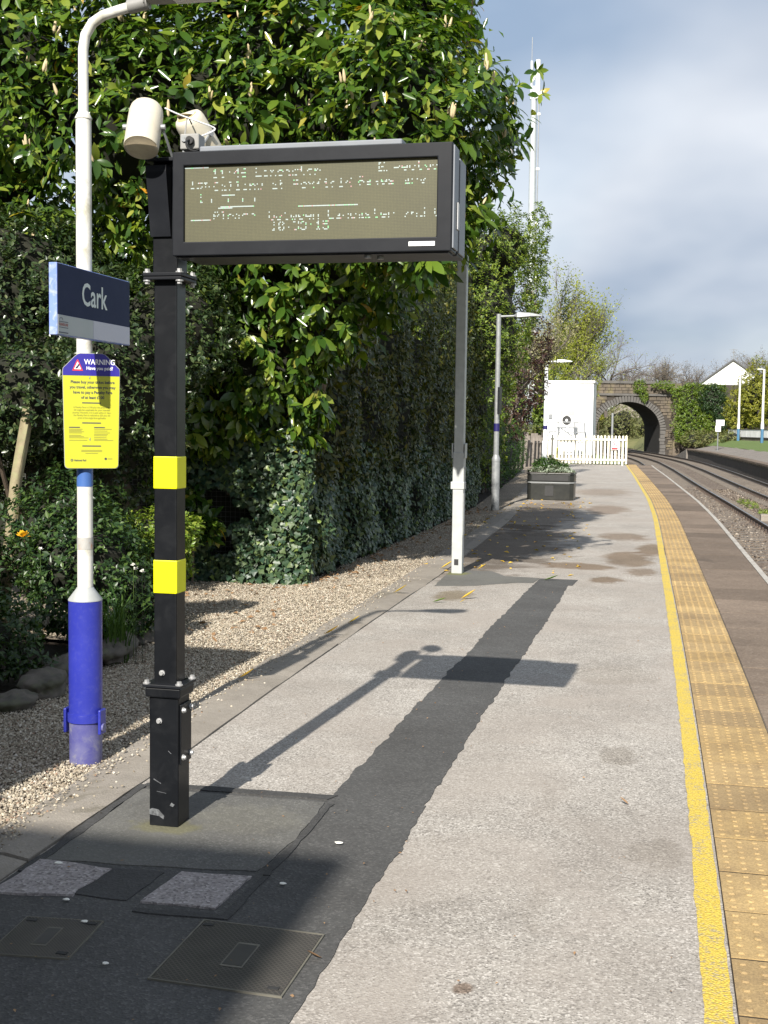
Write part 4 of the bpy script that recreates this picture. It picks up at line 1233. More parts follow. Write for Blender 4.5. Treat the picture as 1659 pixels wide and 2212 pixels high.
# ------------------------------------------------------------------ lamp column with the blue base
LX, LY = -2.815, 5.62
lp = thing('lamp_column', 'white lamp column with wide blue base beside the gravel, carrying two signs', 'lamp post', (LX, LY, -0.02))
mb = MB(); mb.tube([(LX, LY, .21), (LX, LY, .23), (LX, LY, .50), (LX, LY, .805)], .083, 36); mb.build('blue_base', 'pole_blue', lp, smooth=True)
mb = MB(); mb.tube([(LX, LY, -.06), (LX, LY, .10), (LX, LY, .205)], .0815, 36); mb.build('base_foot', 'pole_blue_worn', lp, smooth=True)
mb = MB(); mb.tube([(LX, LY, .805), (LX, LY, .812), (LX, LY, .865), (LX, LY, .872)], [.084, .084, .044, .041], 36, caps=False); mb.build('shoulder', 'galvanised_pale', lp, smooth=True)
mb = MB(); mb.tube([(LX, LY, .86), (LX, LY, 2.0), (LX, LY, 3.12), (LX, LY, 3.17)], [.0385, .038, .0375, .0375], 28); mb.build('shaft', 'pole_white', lp, smooth=True)
mb = MB(); mb.tube([(LX, LY, 3.165), (LX, LY, 3.172), (LX, LY, 3.20)], [.041, .041, .026], 28); mb.build('collar', 'pole_white', lp, smooth=True)
arm = [(LX, LY, 3.19), (LX, LY, 3.50), (LX + .012, LY, 3.565), (LX + .05, LY, 3.62), (LX + .105, LY, 3.652), (LX + .19, LY, 3.672), (LX + .27, LY, 3.688)]
mb = MB(); mb.tube(arm, [.025, .0245, .0245, .0245, .024, .024, .024], 20); mb.build('bracket_arm', 'pole_white', lp, smooth=True)
lh = [(LX + .24, 3.683), (LX + .34, 3.70), (LX + .42, 3.722), (LX + .74, 3.772)]
mb = MB(); mb.tube([(lh[0][0], LY, lh[0][1]), (lh[1][0], LY, lh[1][1])], .033, 18); mb.build('lamp_neck', 'lamp_grey', lp, smooth=True)
mb = MB()
prof_ = [(0, .03), (.06, .07), (.14, .105), (.30, .11), (.38, .085), (.41, .04)]
V = []
for u, w in prof_:
    x = LX + .33 + u; z = 3.695 + u * .16
    V += [(x, LY - w, z), (x, LY + w, z), (x, LY + w * .85, z + .05), (x, LY - w * .85, z + .05)]
F = [(0, 1, 2, 3), tuple(reversed((20, 21, 22, 23)))]
for i in range(5):
    for k in range(4):
        F.append((4 * i + k, 4 * i + (k + 1) % 4, 4 * i + 4 + (k + 1) % 4, 4 * i + 4 + k))
mb.add(V, F); mb.build('lamp_head', 'lamp_grey', lp, bevel=0.012, seg=3)
mb = MB(); mb.box(LX + .46, LX + .66, LY - .07, LY + .07, 3.706, 3.712); o = mb.build('lens', 'plastic_white', lp); 
mb = MB(); mb.tube([(LX, LY, .195), (LX, LY, .235)], .0895, 36); mb.build('hinge_ring', 'pole_blue', lp, smooth=True)
for s_ in (-1, 1):
    mb = MB(); mb.box(LX + s_ * .094 - .008, LX + s_ * .094 + .008, LY - .045, LY + .02, .135, .26); e = mb.build('hinge_lug', 'pole_blue', lp, bevel=0.006)
    mb = MB(); mb.tube([(LX + s_ * .102, LY - .02, .17), (LX + s_ * .112, LY - .02, .17)], .02, 14); q = mb.build('pin', 'pole_blue_worn', None, smooth=True); q.parent = e
mb = MB(); mb.tube([(LX, LY, 1.375), (LX, LY, 1.475)], .0394, 28); mb.build('blue_band', 'band_blue', lp, smooth=True)
mb = MB(); mb.tube([(LX, LY, 1.062), (LX, LY, 1.122)], .0396, 28); mb.build('tape_band', 'tape_grey', lp, smooth=True)

# station name sign, parallel to the track
sg = thing('station_sign', 'dark blue station name sign reading Cark with grey lower strip, on the lamp column', 'sign', (-2.735, 5.45, 2.09))
mb = MB(); mb.box(-2.752, -2.712, 5.147, 5.92, 2.09, 2.415); mb.build('panel', 'sign_edge_blue', sg, bevel=0.002)
mb = MB(); mb.box(-2.7115, -2.7095, 5.152, 5.915, 2.183, 2.411); mb.build('face', 'sign_navy', sg)
mb = MB(); mb.box(-2.7115, -2.7095, 5.152, 5.502, 2.094, 2.1815); st = mb.build('lower_strip', 'sign_grey', sg)
mb = MB(); mb.box(-2.7115, -2.709, 5.504, 5.915, 2.094, 2.1815); mb.build('lower_strip', 'sign_grey_pale', sg)
for y0_ in (5.50, 5.72):
    mb = MB(); mb.box(-2.85, -2.7525, 5.585, 5.655, 2.13 if y0_ < 5.6 else 2.34, 2.16 if y0_ < 5.6 else 2.37); mb.build('clip', 'galvanised', sg)
MX = lambda yc, zc, x: Matrix(((0, 0, 1, x), (1, 0, 0, yc), (0, 1, 0, zc), (0, 0, 0, 1)))
def letters(key, M, mat, parent, name='lettering'):
    v, f = TXT[key]
    mb = MB(); mb.frame_add(v, f, M)
    o = mb.build(name, mat, parent); tag(o, kind='stuff'); return o
letters('cark', MX(5.515, 2.292, -2.7082), 'letter_pale', sg)
letters('line', MX(5.202, 2.138, -2.7085), 'letter_red', sg)
for zc in (2.151, 2.125):
    mb = MB(); mb.box(-2.7090, -2.7083, 5.158, 5.247, zc - .0012, zc + .0012); mb.build('rule', 'letter_dark', sg)
mb = MB(); mb.tube([(-2.7085, 5.163, 2.158), (-2.7085, 5.17, 2.168), (-2.7085, 5.185, 2.170), (-2.7085, 5.197, 2.158)], .0008, 5); mb.build('hill_mark', 'letter_dark', sg)
mb = MB(); mb.box(-2.7090, -2.7083, 5.158, 5.247, 2.100, 2.1045); mb.build('small_print', 'letter_dark', sg)

# penalty fare notice
nt = thing('penalty_fare_notice', 'yellow notice with blue WARNING Have you paid header on the lamp column', 'notice', (LX, LY, 1.466))
ang = math.radians(33)
nx, ny = math.sin(ang), -math.cos(ang)
NC = Vector((LX + nx * .062 + .022, LY + ny * .062 + .014, 0))
MN = lambda u, z, out: Matrix(((math.cos(ang), 0, nx, NC.x + math.cos(ang) * u + nx * out), (math.sin(ang), 0, ny, NC.y + math.sin(ang) * u + ny * out), (0, 1, 0, z), (0, 0, 0, 1)))
Z0, Z1, ZB = 1.466, 2.030, 1.920
def outline(w0, w1, z0, z1, top):
    pts = []
    for k in range(5):
        a = math.pi + k * math.pi / 8; pts.append((-w0 + .018 + .018 * math.cos(a), z0 + .018 + .018 * math.sin(a)))
    for k in range(5):
        a = 1.5 * math.pi + k * math.pi / 8; pts.append((w0 - .018 + .018 * math.cos(a), z0 + .018 + .018 * math.sin(a)))
    if top:
        pts += [(w1, ZB), (w1, 1.945), (w1 * .985, 1.957), (w1 * .60, 2.012), (w1 * .48, 2.026), (w1 * .38, Z1), (-w1 * .38, Z1), (-w1 * .48, 2.026), (-w1 * .60, 2.012), (-w1 * .985, 1.957), (-w1, 1.945), (-w1, ZB)]
    return pts
def plate(pts, M, th, name, mat, parent):
    n = len(pts)
    v = [(u, z, 0) for u, z in pts] + [(u, z, -th) for u, z in pts]
    f = [tuple(range(n)), tuple(reversed(range(n, 2 * n)))] + [(i, n + i, n + (i + 1) % n, (i + 1) % n) for i in range(n)]
    mb = MB(); mb.frame_add(v, f, M); return mb.build(name, mat, parent)
WN = .138
plate(outline(WN - .008, WN, Z0, Z1, True), MN(0, 0, .0), .003, 'plate', 'notice_back', nt)
ye = [p for p in outline(WN - .010, WN - .002, Z0 + .002, Z1, False)] + [(WN - .002, ZB), (-WN + .002, ZB)]
plate(ye, MN(0, 0, .0018), .001, 'yellow_panel', 'notice_yellow', nt)
w1 = WN - .002
bl = [(-w1, ZB + .001), (w1, ZB + .001), (w1, 1.945), (w1 * .985, 1.956), (w1 * .60, 2.010), (w1 * .48, 2.024), (w1 * .38, Z1 - .002), (-w1 * .38, Z1 - .002), (-w1 * .48, 2.024), (-w1 * .60, 2.010), (-w1 * .985, 1.956), (-w1, 1.945)]
plate(bl, MN(0, 0, .0018), .001, 'blue_header', 'notice_blue', nt)
letters('warning', MN(.040, 1.987, .0026), 'letter_white', nt)
letters('paid', MN(.040, 1.957, .0026), 'letter_white', nt)
plate([(-.092, 1.944), (-.040, 1.944), (-.064, 1.999), (-.068, 1.999)], MN(0, 0, .0026), .0005, 'warning_triangle', 'warn_red', nt)
plate([(-.083, 1.9515), (-.049, 1.9515), (-.066, 1.989)], MN(0, 0, .0030), .0003, 'triangle_field', 'letter_white', nt)
plate([(-.074, 1.954), (-.066, 1.956), (-.056, 1.972), (-.060, 1.980), (-.068, 1.968), (-.077, 1.959)], MN(0, 0, .0034), .0003, 'pictogram', 'letter_dark', nt)
for k, z in zip(('p1', 'p2', 'p3', 'p4'), (1.889, 1.864, 1.839, 1.814)):
    letters(k, MN(.006, z, .0026), 'letter_dark', nt)
for k, z in zip(('s1', 's2', 's3', 's4', 's5'), (1.766, 1.753, 1.740, 1.727, 1.714)):
    letters(k, MN(.002, z, .0026), 'letter_olive', nt)
for z in (1.788, 1.690, 1.577):
    plate([(-.045, z - .0025), (.045, z - .0025), (.045, z + .0025), (-.045, z + .0025)], MN(0, 0, .0026), .0004, 'rule', 'letter_dark', nt)
rr = random.Random(4)
for cx0, rowsz in ((-.108, (1.668, 1.659, 1.653, 1.647, 1.641, 1.629, 1.623, 1.617, 1.605)), (.012, (1.668, 1.660, 1.651, 1.642, 1.634, 1.628, 1.619, 1.611, 1.605))):
    for i, z in enumerate(rowsz):
        wl_ = (.052 if i == 0 else .055 + .04 * rr.random())
        h_ = .0022 if i == 0 else .0011
        plate([(cx0, z - h_), (cx0 + wl_, z - h_), (cx0 + wl_, z + h_), (cx0, z + h_)], MN(0, 0, .0026), .0003, 'small_print', 'letter_dark' if i == 0 else 'letter_olive', nt)
for i, (z, w_) in enumerate(((1.556, .10), (1.550, .10), (1.541, .06))):
    plate([(-w_ / 2, z - .0011), (w_ / 2, z - .0011), (w_ / 2, z + .0011), (-w_ / 2, z + .0011)], MN(0, 0, .0026), .0003, 'small_print', 'letter_olive', nt)
def disc(c, z, r, n=18): return [(c + r * math.cos(k * 6.2832 / n), z + r * math.sin(k * 6.2832 / n)) for k in range(n)]
plate(disc(-.095, 1.507, .0062), MN(0, 0, .0026), .0004, 'emblem', 'letter_dark', nt)
plate(disc(-.095, 1.507, .003), MN(0, 0, .0030), .0003, 'emblem_field', 'notice_yellow', nt)
letters('nr', MN(-.085, 1.506, .0026), 'letter_dark', nt)
plate(disc(.068, 1.514, .0058), MN(0, 0, .0026), .0004, 'emblem', 'letter_dark', nt)
plate([(.078, 1.5125), (.100, 1.5125), (.100, 1.5155), (.078, 1.5155)], MN(0, 0, .0026), .0003, 'small_print', 'letter_olive', nt)
for z in (1.60, 1.90):
    mb = MB(); mb.tube([(LX, LY, z), (LX, LY, z + .02)], .043, 20); mb.build('strap', 'galvanised', nt, smooth=True)
    mb = MB(); mb.tube([(LX + nx * .03, LY + ny * .03, z + .01), (NC.x - nx * .003, NC.y - ny * .003, z + .01)], .012, 8); mb.build('strap_lug', 'galvanised', nt)

# ------------------------------------------------------------------ inspection covers let into the asphalt
def cover(label, P, rec, corners):
    t = thing('inspection_cover', label, 'manhole cover', (sum(p[0] for p in P) / 4, sum(p[1] for p in P) / 4, 0), 'inspection covers')
    P = [Vector((p[0], p[1], 0)) for p in P]
    c = sum(P, Vector()) / 4
    sh = lambda k: [c + (p - c) * k for p in P]
    o_, i_ = sh(1.0), sh(0.972)
    V = [(p.x, p.y, .010) for p in o_] + [(p.x, p.y, .010) for p in i_] + [(p.x, p.y, .002) for p in o_] + [(p.x, p.y, .004) for p in i_]
    F = []
    for a in range(4):
        b = (a + 1) % 4
        F += [(a, b, 4 + b, 4 + a), (8 + a, 8 + b, b, a), (4 + a, 4 + b, 12 + b, 12 + a)]
    mb = MB(); mb.add(V, F); mb.build('frame', 'cover_edge', t)
    l_ = sh(0.962)
    mb = MB(); mb.prism([(p.x, p.y) for p in l_], .003, .0085); lid = mb.build('lid', 'cover_steel', t)
    # diamond tread as low ribs
    m_ = MB()
    e1, e2 = (l_[1] - l_[0]), (l_[3] - l_[0])
    n_ = 22
    nz = Vector((0, 0, .0098))
    for s_ in (0, 1):
        for k in range(-n_, n_):
            # u + s*v = k/n lines clipped to unit square
            if s_ == 0: a = (max(0, k / n_), max(0, -k / n_)); b = (min(1, 1 + k / n_), min(1, 1 - k / n_))
            else:
                kk = k + n_
                a = (max(0, kk / n_ - 1), min(1, kk / n_)); b = (min(1, kk / n_), max(0, kk / n_ - 1))
            A = l_[0] + e1 * a[0] + e2 * a[1]; B_ = l_[0] + e1 * b[0] + e2 * b[1]
            if (B_ - A).length < .03: continue
            d = (B_ - A).normalized(); w = Vector((-d.y, d.x, 0)) * .0018
            zz = .0092 + .0004 * s_
            m_.add([(A - w)[:2] + (zz,), (B_ - w)[:2] + (zz,), (B_ + w)[:2] + (zz,), (A + w)[:2] + (zz,)] if False else
                   [((A - w).x, (A - w).y, zz), ((B_ - w).x, (B_ - w).y, zz), ((B_ + w).x, (B_ + w).y, zz), ((A + w).x, (A + w).y, zz)], [(0, 1, 2, 3)])
    tag(m_.build('tread', 'cover_tread', lid), kind='stuff')
    rc, ru, rv = l_[0] + e1 * rec[0] + e2 * rec[1], e1 * rec[2], e2 * rec[3]
    q = [rc - ru - rv, rc + ru - rv, rc + ru + rv, rc - ru + rv]
    mb = MB(); mb.prism([(p.x, p.y) for p in q], .0100, .0112); mb.build('recess_rim', 'cover_edge', lid)
    q2 = [rc + (p - rc) * .86 for p in q]
    mb = MB(); mb.prism([(p.x, p.y) for p in q2], .0113, .0122); mb.build('recess_plate', 'cover_steel', lid)
    for (a, b) in corners:
        k = l_[0] + e1 * a + e2 * b
        mb = MB(); mb.box(k.x - .018, k.x + .018, k.y - .009, k.y + .009, .0100, .0118); mb.build('key_slot', 'cover_dark', lid)
    return t
cover('large chequered steel inspection cover half in sunlight near the pale asphalt', [(-1.495, 3.385), (-1.062, 3.370), (-1.060, 3.835), (-1.493, 3.850)], (.5, .5, .09, .2), [(.06, .93), (.92, .08)])
cover('smaller chequered steel inspection cover wholly in shadow by the picture edge', [(-2.06, 3.42), (-1.79, 3.45), (-1.814, 3.749), (-2.084, 3.719)], (.5, .5, .1, .25), [(.1, .92), (.9, .92), (.88, .1)])

# ------------------------------------------------------------------ galvanised hinged post
GX, GY = -2.318, 13.965
gp = thing('hinged_post', 'tall square galvanised post with mid-height hinge standing on the platform edge', 'post', (GX, GY, 0))
mb = MB(); mb.box(GX - .062, GX + .062, GY - .062, GY + .062, 0.002, 0.99); mb.build('lower_post', 'galvanised_pale', gp, bevel=0.008)
mb = MB(); mb.box(GX - .085, GX + .072, GY - .072, GY + .072, .975, 1.06); mb.build('clamp', 'galvanised_pale', gp, bevel=0.006)
mb = MB(); mb.box(GX - .0655, GX + .0655, GY - .064, GY + .064, .99, 1.40); mb.build('hinge_sleeve', 'galvanised_pale', gp, bevel=0.008)
mb = MB(); mb.box(GX - .057, GX + .057, GY - .057, GY + .057, 1.38, 4.72); mb.build('upper_post', 'galvanised_pale', gp, bevel=0.008)
for s_ in (-1, 1):
    mb = MB(); mb.box(GX + s_ * .074 - .006, GX + s_ * .074 + .006, GY - .075, GY + .06, 1.33, 1.50); k = mb.build('hinge_plate', 'galvanised_pale', gp, bevel=0.01)
mb = MB(); mb.box(GX - .03, GX + .02, GY - .0635, GY - .0625, .10, .17); mb.build('mark', 'fan_black', gp)
mb = MB(); mb.tube([(GX + .062, GY, 1.22), (GX + .078, GY, 1.22)], .012, 10); mb.build('bolt', 'bolt_zinc', gp)
mb = MB(); mb.box(GX + .0625, GX + .066, GY - .05, GY + .05, .45, .93); mb.build('door', 'galvanised_pale', gp)
mb = MB(); mb.box(GX - .06, GX + .55, GY - .06, GY + .06, 4.725, 4.80); mb.build('head', 'lamp_grey', gp, bevel=0.02)

# ------------------------------------------------------------------ lamp columns farther along
def lamp(label, x, y, z0, h, mat, head, rb, rs, base_h, band=True, bandmat='navy_band'):
    t = thing('lamp_column', label, 'lamp post', (x, y, z0), 'platform lamps')
    mb = MB(); mb.tube([(x, y, z0), (x, y, z0 + base_h)], rb, 20); mb.build('base', mat, t, smooth=True)
    mb = MB(); mb.tube([(x, y, z0 + base_h), (x, y, z0 + base_h + .06), (x, y, z0 + base_h + .14)], [rb * 1.04, rb * 1.04, rs], 20, caps=False); mb.build('shoulder', mat, t, smooth=True)
    mb = MB(); mb.tube([(x, y, z0 + base_h + .1), (x, y, z0 + h)], [rs, rs * .85], 16); mb.build('shaft', mat, t, smooth=True)
    mb = MB(); mb.tube([(x, y, z0 + h - .05), (x + head * .45, y, z0 + h - .04)], .022 * rs / .055, 10); mb.build('arm', mat, t, smooth=True)
    V, F = [], []
    for u, w, a, b in ((.36, .03, -.02, .01), (.44, .10, -.05, .06), (.72, .11, -.03, .05), (1.0, .04, -.02, .005)):
        X = x + head * u; k = head / .9
        V += [(X, y - w * k, z0 + h - .03 + a * k), (X, y + w * k, z0 + h - .03 + a * k), (X, y + w * .7 * k, z0 + h - .03 + b * k), (X, y - w * .7 * k, z0 + h - .03 + b * k)]
    F = [(0, 1, 2, 3), (15, 14, 13, 12)] + [(4 * i + k, 4 * i + (k + 1) % 4, 4 * i + 4 + (k + 1) % 4, 4 * i + 4 + k) for i in range(3) for k in range(4)]
    mb = MB(); mb.add(V, F); mb.build('lamp_head', mat, t, bevel=.01)
    if band:
        zb = z0 + base_h + .62
        mb = MB(); mb.tube([(x, y, zb), (x, y, zb + .16)], rs * 1.06, 16); mb.build('band', bandmat, t, smooth=True)
    return t
l2 = lamp('grey galvanised lamp column against the tall hedge, with a navy band', -3.405, 25.1, -.02, 4.0, 'galvanised', .88, .083, .056, 1.0)
mb = MB(); mb.tube([(-3.405, 25.1, .42), (-3.405, 25.1, .46)], .088, 20); mb.build('joint_ring', 'galvanised', l2, smooth=True)
mb = MB(); mb.box(-3.375, -3.335, 24.9, 25.3, 1.95, 2.50); mb.build('sign_panel', 'black_case', l2, bevel=.01)
lamp('pale lamp column in front of the white cabin, with a navy band', -5.29, 55.0, -.02, 4.66, 'lamp_white', 1.12, .125, .085, 1.0)

# ------------------------------------------------------------------ planter
pt = thing('planter', 'black plastic planter with two tiers standing on the platform', 'planter', (-2.62, 29.1, 0))
def oct_(x0, x1, y0, y1, c): return [(x0 + c, y0), (x1 - c, y0), (x1, y0 + c), (x1, y1 - c), (x1 - c, y1), (x0 + c, y1), (x0, y1 - c), (x0, y0 + c)]
mb = MB(); mb.prism(oct_(-3.16, -2.08, 28.72, 29.5, .09), .005, .40); mb.build('tub', 'planter_black', pt, bevel=.012)
mb = MB(); mb.prism(oct_(-3.175, -2.065, 28.705, 29.515, .09), .402, .425); mb.build('rim', 'planter_rim', pt)
mb = MB(); mb.prism(oct_(-3.165, -2.075, 28.715, 29.505, .09), .4265, .60); mb.build('upper_tier', 'planter_black', pt, bevel=.012)
mb = MB(); mb.prism(oct_(-3.18, -2.06, 28.70, 29.52, .09), .602, .632); mb.build('top_rim', 'planter_black', pt, bevel=.008)
mb = MB(); mb.box(-3.04, -2.20, 28.703, 28.7125, .455, .575); mb.build('slot_panel', 'fan_black', pt)
mb = MB(); mb.box(-2.74, -2.54, 28.706, 28.7165, .10, .34); mb.build('front_panel', 'fan_black', pt)
mb = MB(); mb.prism(oct_(-3.14, -2.10, 28.74, 29.48, .08), .6325, .65); mb.build('soil', 'soil', pt)

# ------------------------------------------------------------------ picket fence
FYF = 57.3
fx0, fx1 = -5.50, -1.80
pf = thing('picket_fence', 'cream picket fence closing off the end of the platform', 'fence', (-3.6, FYF, 0))
nP = 24
mb = MB()
mb.add([(-.045, -.011, .05), (.045, -.011, .05), (.045, .011, .05), (-.045, .011, .05), (-.045, -.011, 1.33), (.045, -.011, 1.33), (.045, .011, 1.33), (-.045, .011, 1.33), (0, -.011, 1.365), (0, .011, 1.365)],
       [(0, 3, 2, 1), (0, 1, 5, 8, 4), (2, 3, 7, 9, 6), (1, 2, 6, 5), (3, 0, 4, 7), (5, 6, 9, 8), (7, 4, 8, 9)])
pm = mb.mesh('picket', 'picket_cream')
for i in range(nP):
    x = fx0 + (fx1 - fx0) * i / (nP - 1)
    link('picket', pm, pf, Matrix.Translation((x, FYF, RNG.normal() * .008)) @ Matrix.Rotation(RNG.normal() * .008, 4, 'Y'))
for z in (.19, 1.12):
    mb = MB(); mb.box(fx0 - .06, fx1 + .02, FYF - .062, FYF - .013, z, z + .085); mb.build('rail', 'picket_cream', pf)
for x in (-5.4, -3.7, -1.96):
    mb = MB(); mb.box(x - .045, x + .045, FYF - .15, FYF - .064, -.02, 1.25); mb.build('post', 'picket_cream', pf, bevel=.005)
ns = thing('prohibition_sign', 'small white no-trespass sign with red ring fixed to the picket fence', 'sign', (-2.31, FYF - .08, .8))
mb = MB(); mb.box(-2.49, -2.15, FYF - .082, FYF - .074, .70, 1.09); mb.build('plate', 'plastic_white', ns)
def vplate(pts, y, name, mat, parent):
    mb = MB(); n = len(pts); mb.add([(u, y, z) for u, z in pts] + [(u, y + .002, z) for u, z in pts], [tuple(range(n)), tuple(reversed(range(n, 2 * n)))] + [(i, n + i, n + (i + 1) % n, (i + 1) % n) for i in range(n)]); return mb.build(name, mat, parent)
vplate(disc(-2.32, .96, .115, 20), FYF - .0855, 'red_ring', 'warn_red', ns)
vplate(disc(-2.32, .96, .085, 20), FYF - .0885, 'ring_field', 'plastic_white', ns)
vplate([(-2.40, 1.02), (-2.385, 1.035), (-2.24, .90), (-2.255, .885)], FYF - .0915, 'bar', 'warn_red', ns)
vplate([(-2.345, .90), (-2.30, .90), (-2.305, 1.01), (-2.34, 1.01)], FYF - .0900, 'figure', 'letter_dark', ns)
vplate([(-2.46, .715), (-2.18, .715), (-2.18, .80), (-2.46, .80)], FYF - .0855, 'red_panel', 'warn_red', ns)

# ------------------------------------------------------------------ white equipment cabin
cb = thing('equipment_cabin', 'tall white equipment cabin behind the picket fence', 'cabin', (-4.6, 61.5, 0))
mb = MB(); mb.box(-5.86, -3.56, 61.0, 63.6, .35, 3.88); mb.build('body', 'cabin_white', cb, bevel=.01)
mb = MB(); mb.box(-5.93, -3.49, 60.93, 63.67, 3.882, 3.985); mb.build('roof', 'cabin_white', cb, bevel=.01)
mb = MB(); mb.box(-5.8, -3.62, 61.05, 63.5, -.05, .348); mb.build('plinth', 'kerb_concrete', cb)
for x in (-5.35, -4.13):
    mb = MB(); mb.box(x - .012, x + .012, 60.985, 60.999, .4, 3.87); mb.build('panel_joint', 'cabin_grey', cb)
mb = MB(); mb.box(-5.28, -4.28, 60.70, 60.998, 1.15, 3.28); mb.build('cooling_housing', 'cabin_white', cb, bevel=.015)
mb = MB(); mb.box(-5.22, -4.34, 60.688, 60.699, 3.02, 3.22); mb.build('vent', 'cabin_grey', cb)
mb = MB(); mb.box(-5.14, -4.42, 60.685, 60.699, 2.28, 2.52); mb.build('rating_plate', 'notice_back', cb)
mb = MB(); mb.tube([(-4.80, 60.70, 2.05), (-4.80, 60.66, 2.05)], .215, 28); fn = mb.build('fan', 'fan_black', cb, smooth=True)
mb = MB(); mb.tube([(-4.80, 60.655, 2.05), (-4.80, 60.64, 2.05)], .06, 16); q = mb.build('fan_hub', 'plastic_white', None, smooth=True); q.parent = fn
mb = MB(); mb.box(-5.70, -5.52, 60.93, 60.998, 2.12, 2.34); mb.build('meter_box', 'rail_grey', cb)
gr_ = thing('guard_rail', 'grey tubular guard rail in front of the white cabin', 'railing', (-4.7, 60.3, 0))
for a, b in (((-5.72, 60.3, 1.95), (-3.92, 60.3, 1.95)), ((-5.20, 60.3, 1.46), (-4.40, 60.3, 1.46)), ((-4.32, 60.3, 1.46), (-3.85, 60.3, 1.46))):
    mb = MB(); mb.tube([a, b], .025, 8); mb.build('bar', 'rail_grey', gr_)
for x, xb in ((-5.72, -5.66), (-5.18, -5.18), (-4.40, -4.40), (-4.32, -4.32), (-3.92, -3.78)):
    mb = MB(); mb.tube([(x, 60.3, 1.95), (xb, 60.3, -.05)], .027, 8); mb.build('upright', 'rail_grey', gr_)
mb = MB(); mb.tube([(-5.10, 60.3, 1.93), (-4.45, 60.3, 1.48)], .022, 8); mb.build('brace', 'lamp_white', gr_)
mb = MB(); mb.tube([(-2.70, 63.0, -.1), (-2.70, 63.0, 2.45)], .055, 12); tag(mb.build('steel_post', 'galvanised', None, smooth=True), 'slim grey steel post behind the picket fence', 'post')
bx = MB(); bx.box(-5.15, -4.9, 58.2, 58.5, -.05, .75); tag(bx.build('grit_bin', 'notice_yellow', None, bevel=.02), 'small yellow box behind the left end of the picket fence', 'box')

# weathered board fence
wf = thing('board_fence', 'weathered grey board fence between the hedge and the pale lamp column', 'fence', (-6.3, 52, 0))
mb = MB(); mb.box(-.075, .075, -.012, .012, 0, 1.0); wm = mb.mesh('board', 'weathered_board')
for i in range(11):
    t_ = i / 10
    x, y_ = -6.55 + 1.15 * t_, 50.0 + 5.5 * t_
    M = Matrix.Translation((x, y_, -.05)) @ Matrix.Rotation(math.radians(20), 4, 'Z') @ Matrix.Rotation(RNG.normal() * .03, 4, 'Y') @ Matrix.Diagonal((1.15, 1, 1.42 + RNG.normal() * .08, 1))
    link('board', wm, wf, M)
mb = MB(); mb.tube([(-6.6, 50.05, 1.0), (-5.35, 55.6, 1.0)], .04, 6); mb.build('rail', 'weathered_board', wf)

# ------------------------------------------------------------------ telecom mast
ms = thing('telecom_mast', 'tall slim pale grey mast with white antenna rising above the hedge', 'mast', (-7.75, 70, -.1))
mb = MB(); mb.tube([(-7.70, 70, -.1), (-7.72, 70, 9), (-7.76, 70, 14.5), (-7.78, 70, 20.6)], [.27, .24, .20, .17], 16); mb.build('shaft', 'mast_steel', ms, smooth=True)
mb = MB(); mb.tube([(-7.55, 69.85, 19.9), (-7.56, 69.85, 22.0)], .13, 14); mb.build('antenna', 'plastic_white', ms, smooth=True)
mb = MB(); mb.tube([(-7.92, 70, 19.9), (-7.93, 70, 22.0)], .09, 12); mb.build('antenna', 'mast_steel', ms, smooth=True)
mb = MB(); mb.tube([(-7.93, 70, 22.0), (-7.93, 70, 23.3)], .02, 6); mb.build('whip', 'rail_grey', ms)
mb = MB(); mb.tube([(-7.44, 69.9, 3), (-7.48, 69.9, 20)], .035, 6); mb.build('cable_run', 'rail_grey', ms)
for z in (4, 7, 10, 13, 16, 19):
    mb = MB(); mb.box(-7.55, -7.38, 69.85, 69.95, z, z + .12); mb.build('cable_clip', 'plastic_white', ms)

# ------------------------------------------------------------------ stone bridge over the line
BA = 0.21                                   # turned a little to the track
BX, BY = -4.1, 135.0
RB = Matrix.Translation((BX, BY, 0)) @ Matrix.Rotation(BA, 4, 'Z')
bridge = thing('stone_bridge', 'old stone arch bridge carrying a road over the railway', 'bridge', (BX, BY, -1.1))
HS, SPR, RISE, DEPTH = 3.40, 1.55, 2.95, 8.5
BL, BR, BTOP = -16.0, 4.75, 6.75
def arch(t, k=0.0):                           # t in 0..pi from the right springing
    return ((HS + k) * math.cos(t), SPR + (RISE + k) * math.sin(t))
NA = 36
inner = [(HS, -1.15)] + [arch(math.pi * i / NA) for i in range(NA + 1)] + [(-HS, -1.15)]
V, F = [], []
for (u, z) in inner:
    V += [(u, 0.06, z), (u, DEPTH, z)]
F = [(2 * i, 2 * i + 2, 2 * i + 3, 2 * i + 1) for i in range(len(inner) - 1)]
mb = MB(); mb.add([tuple(RB @ Vector(v)) for v in V], F); mb.build('barrel', 'soot_brick', bridge)
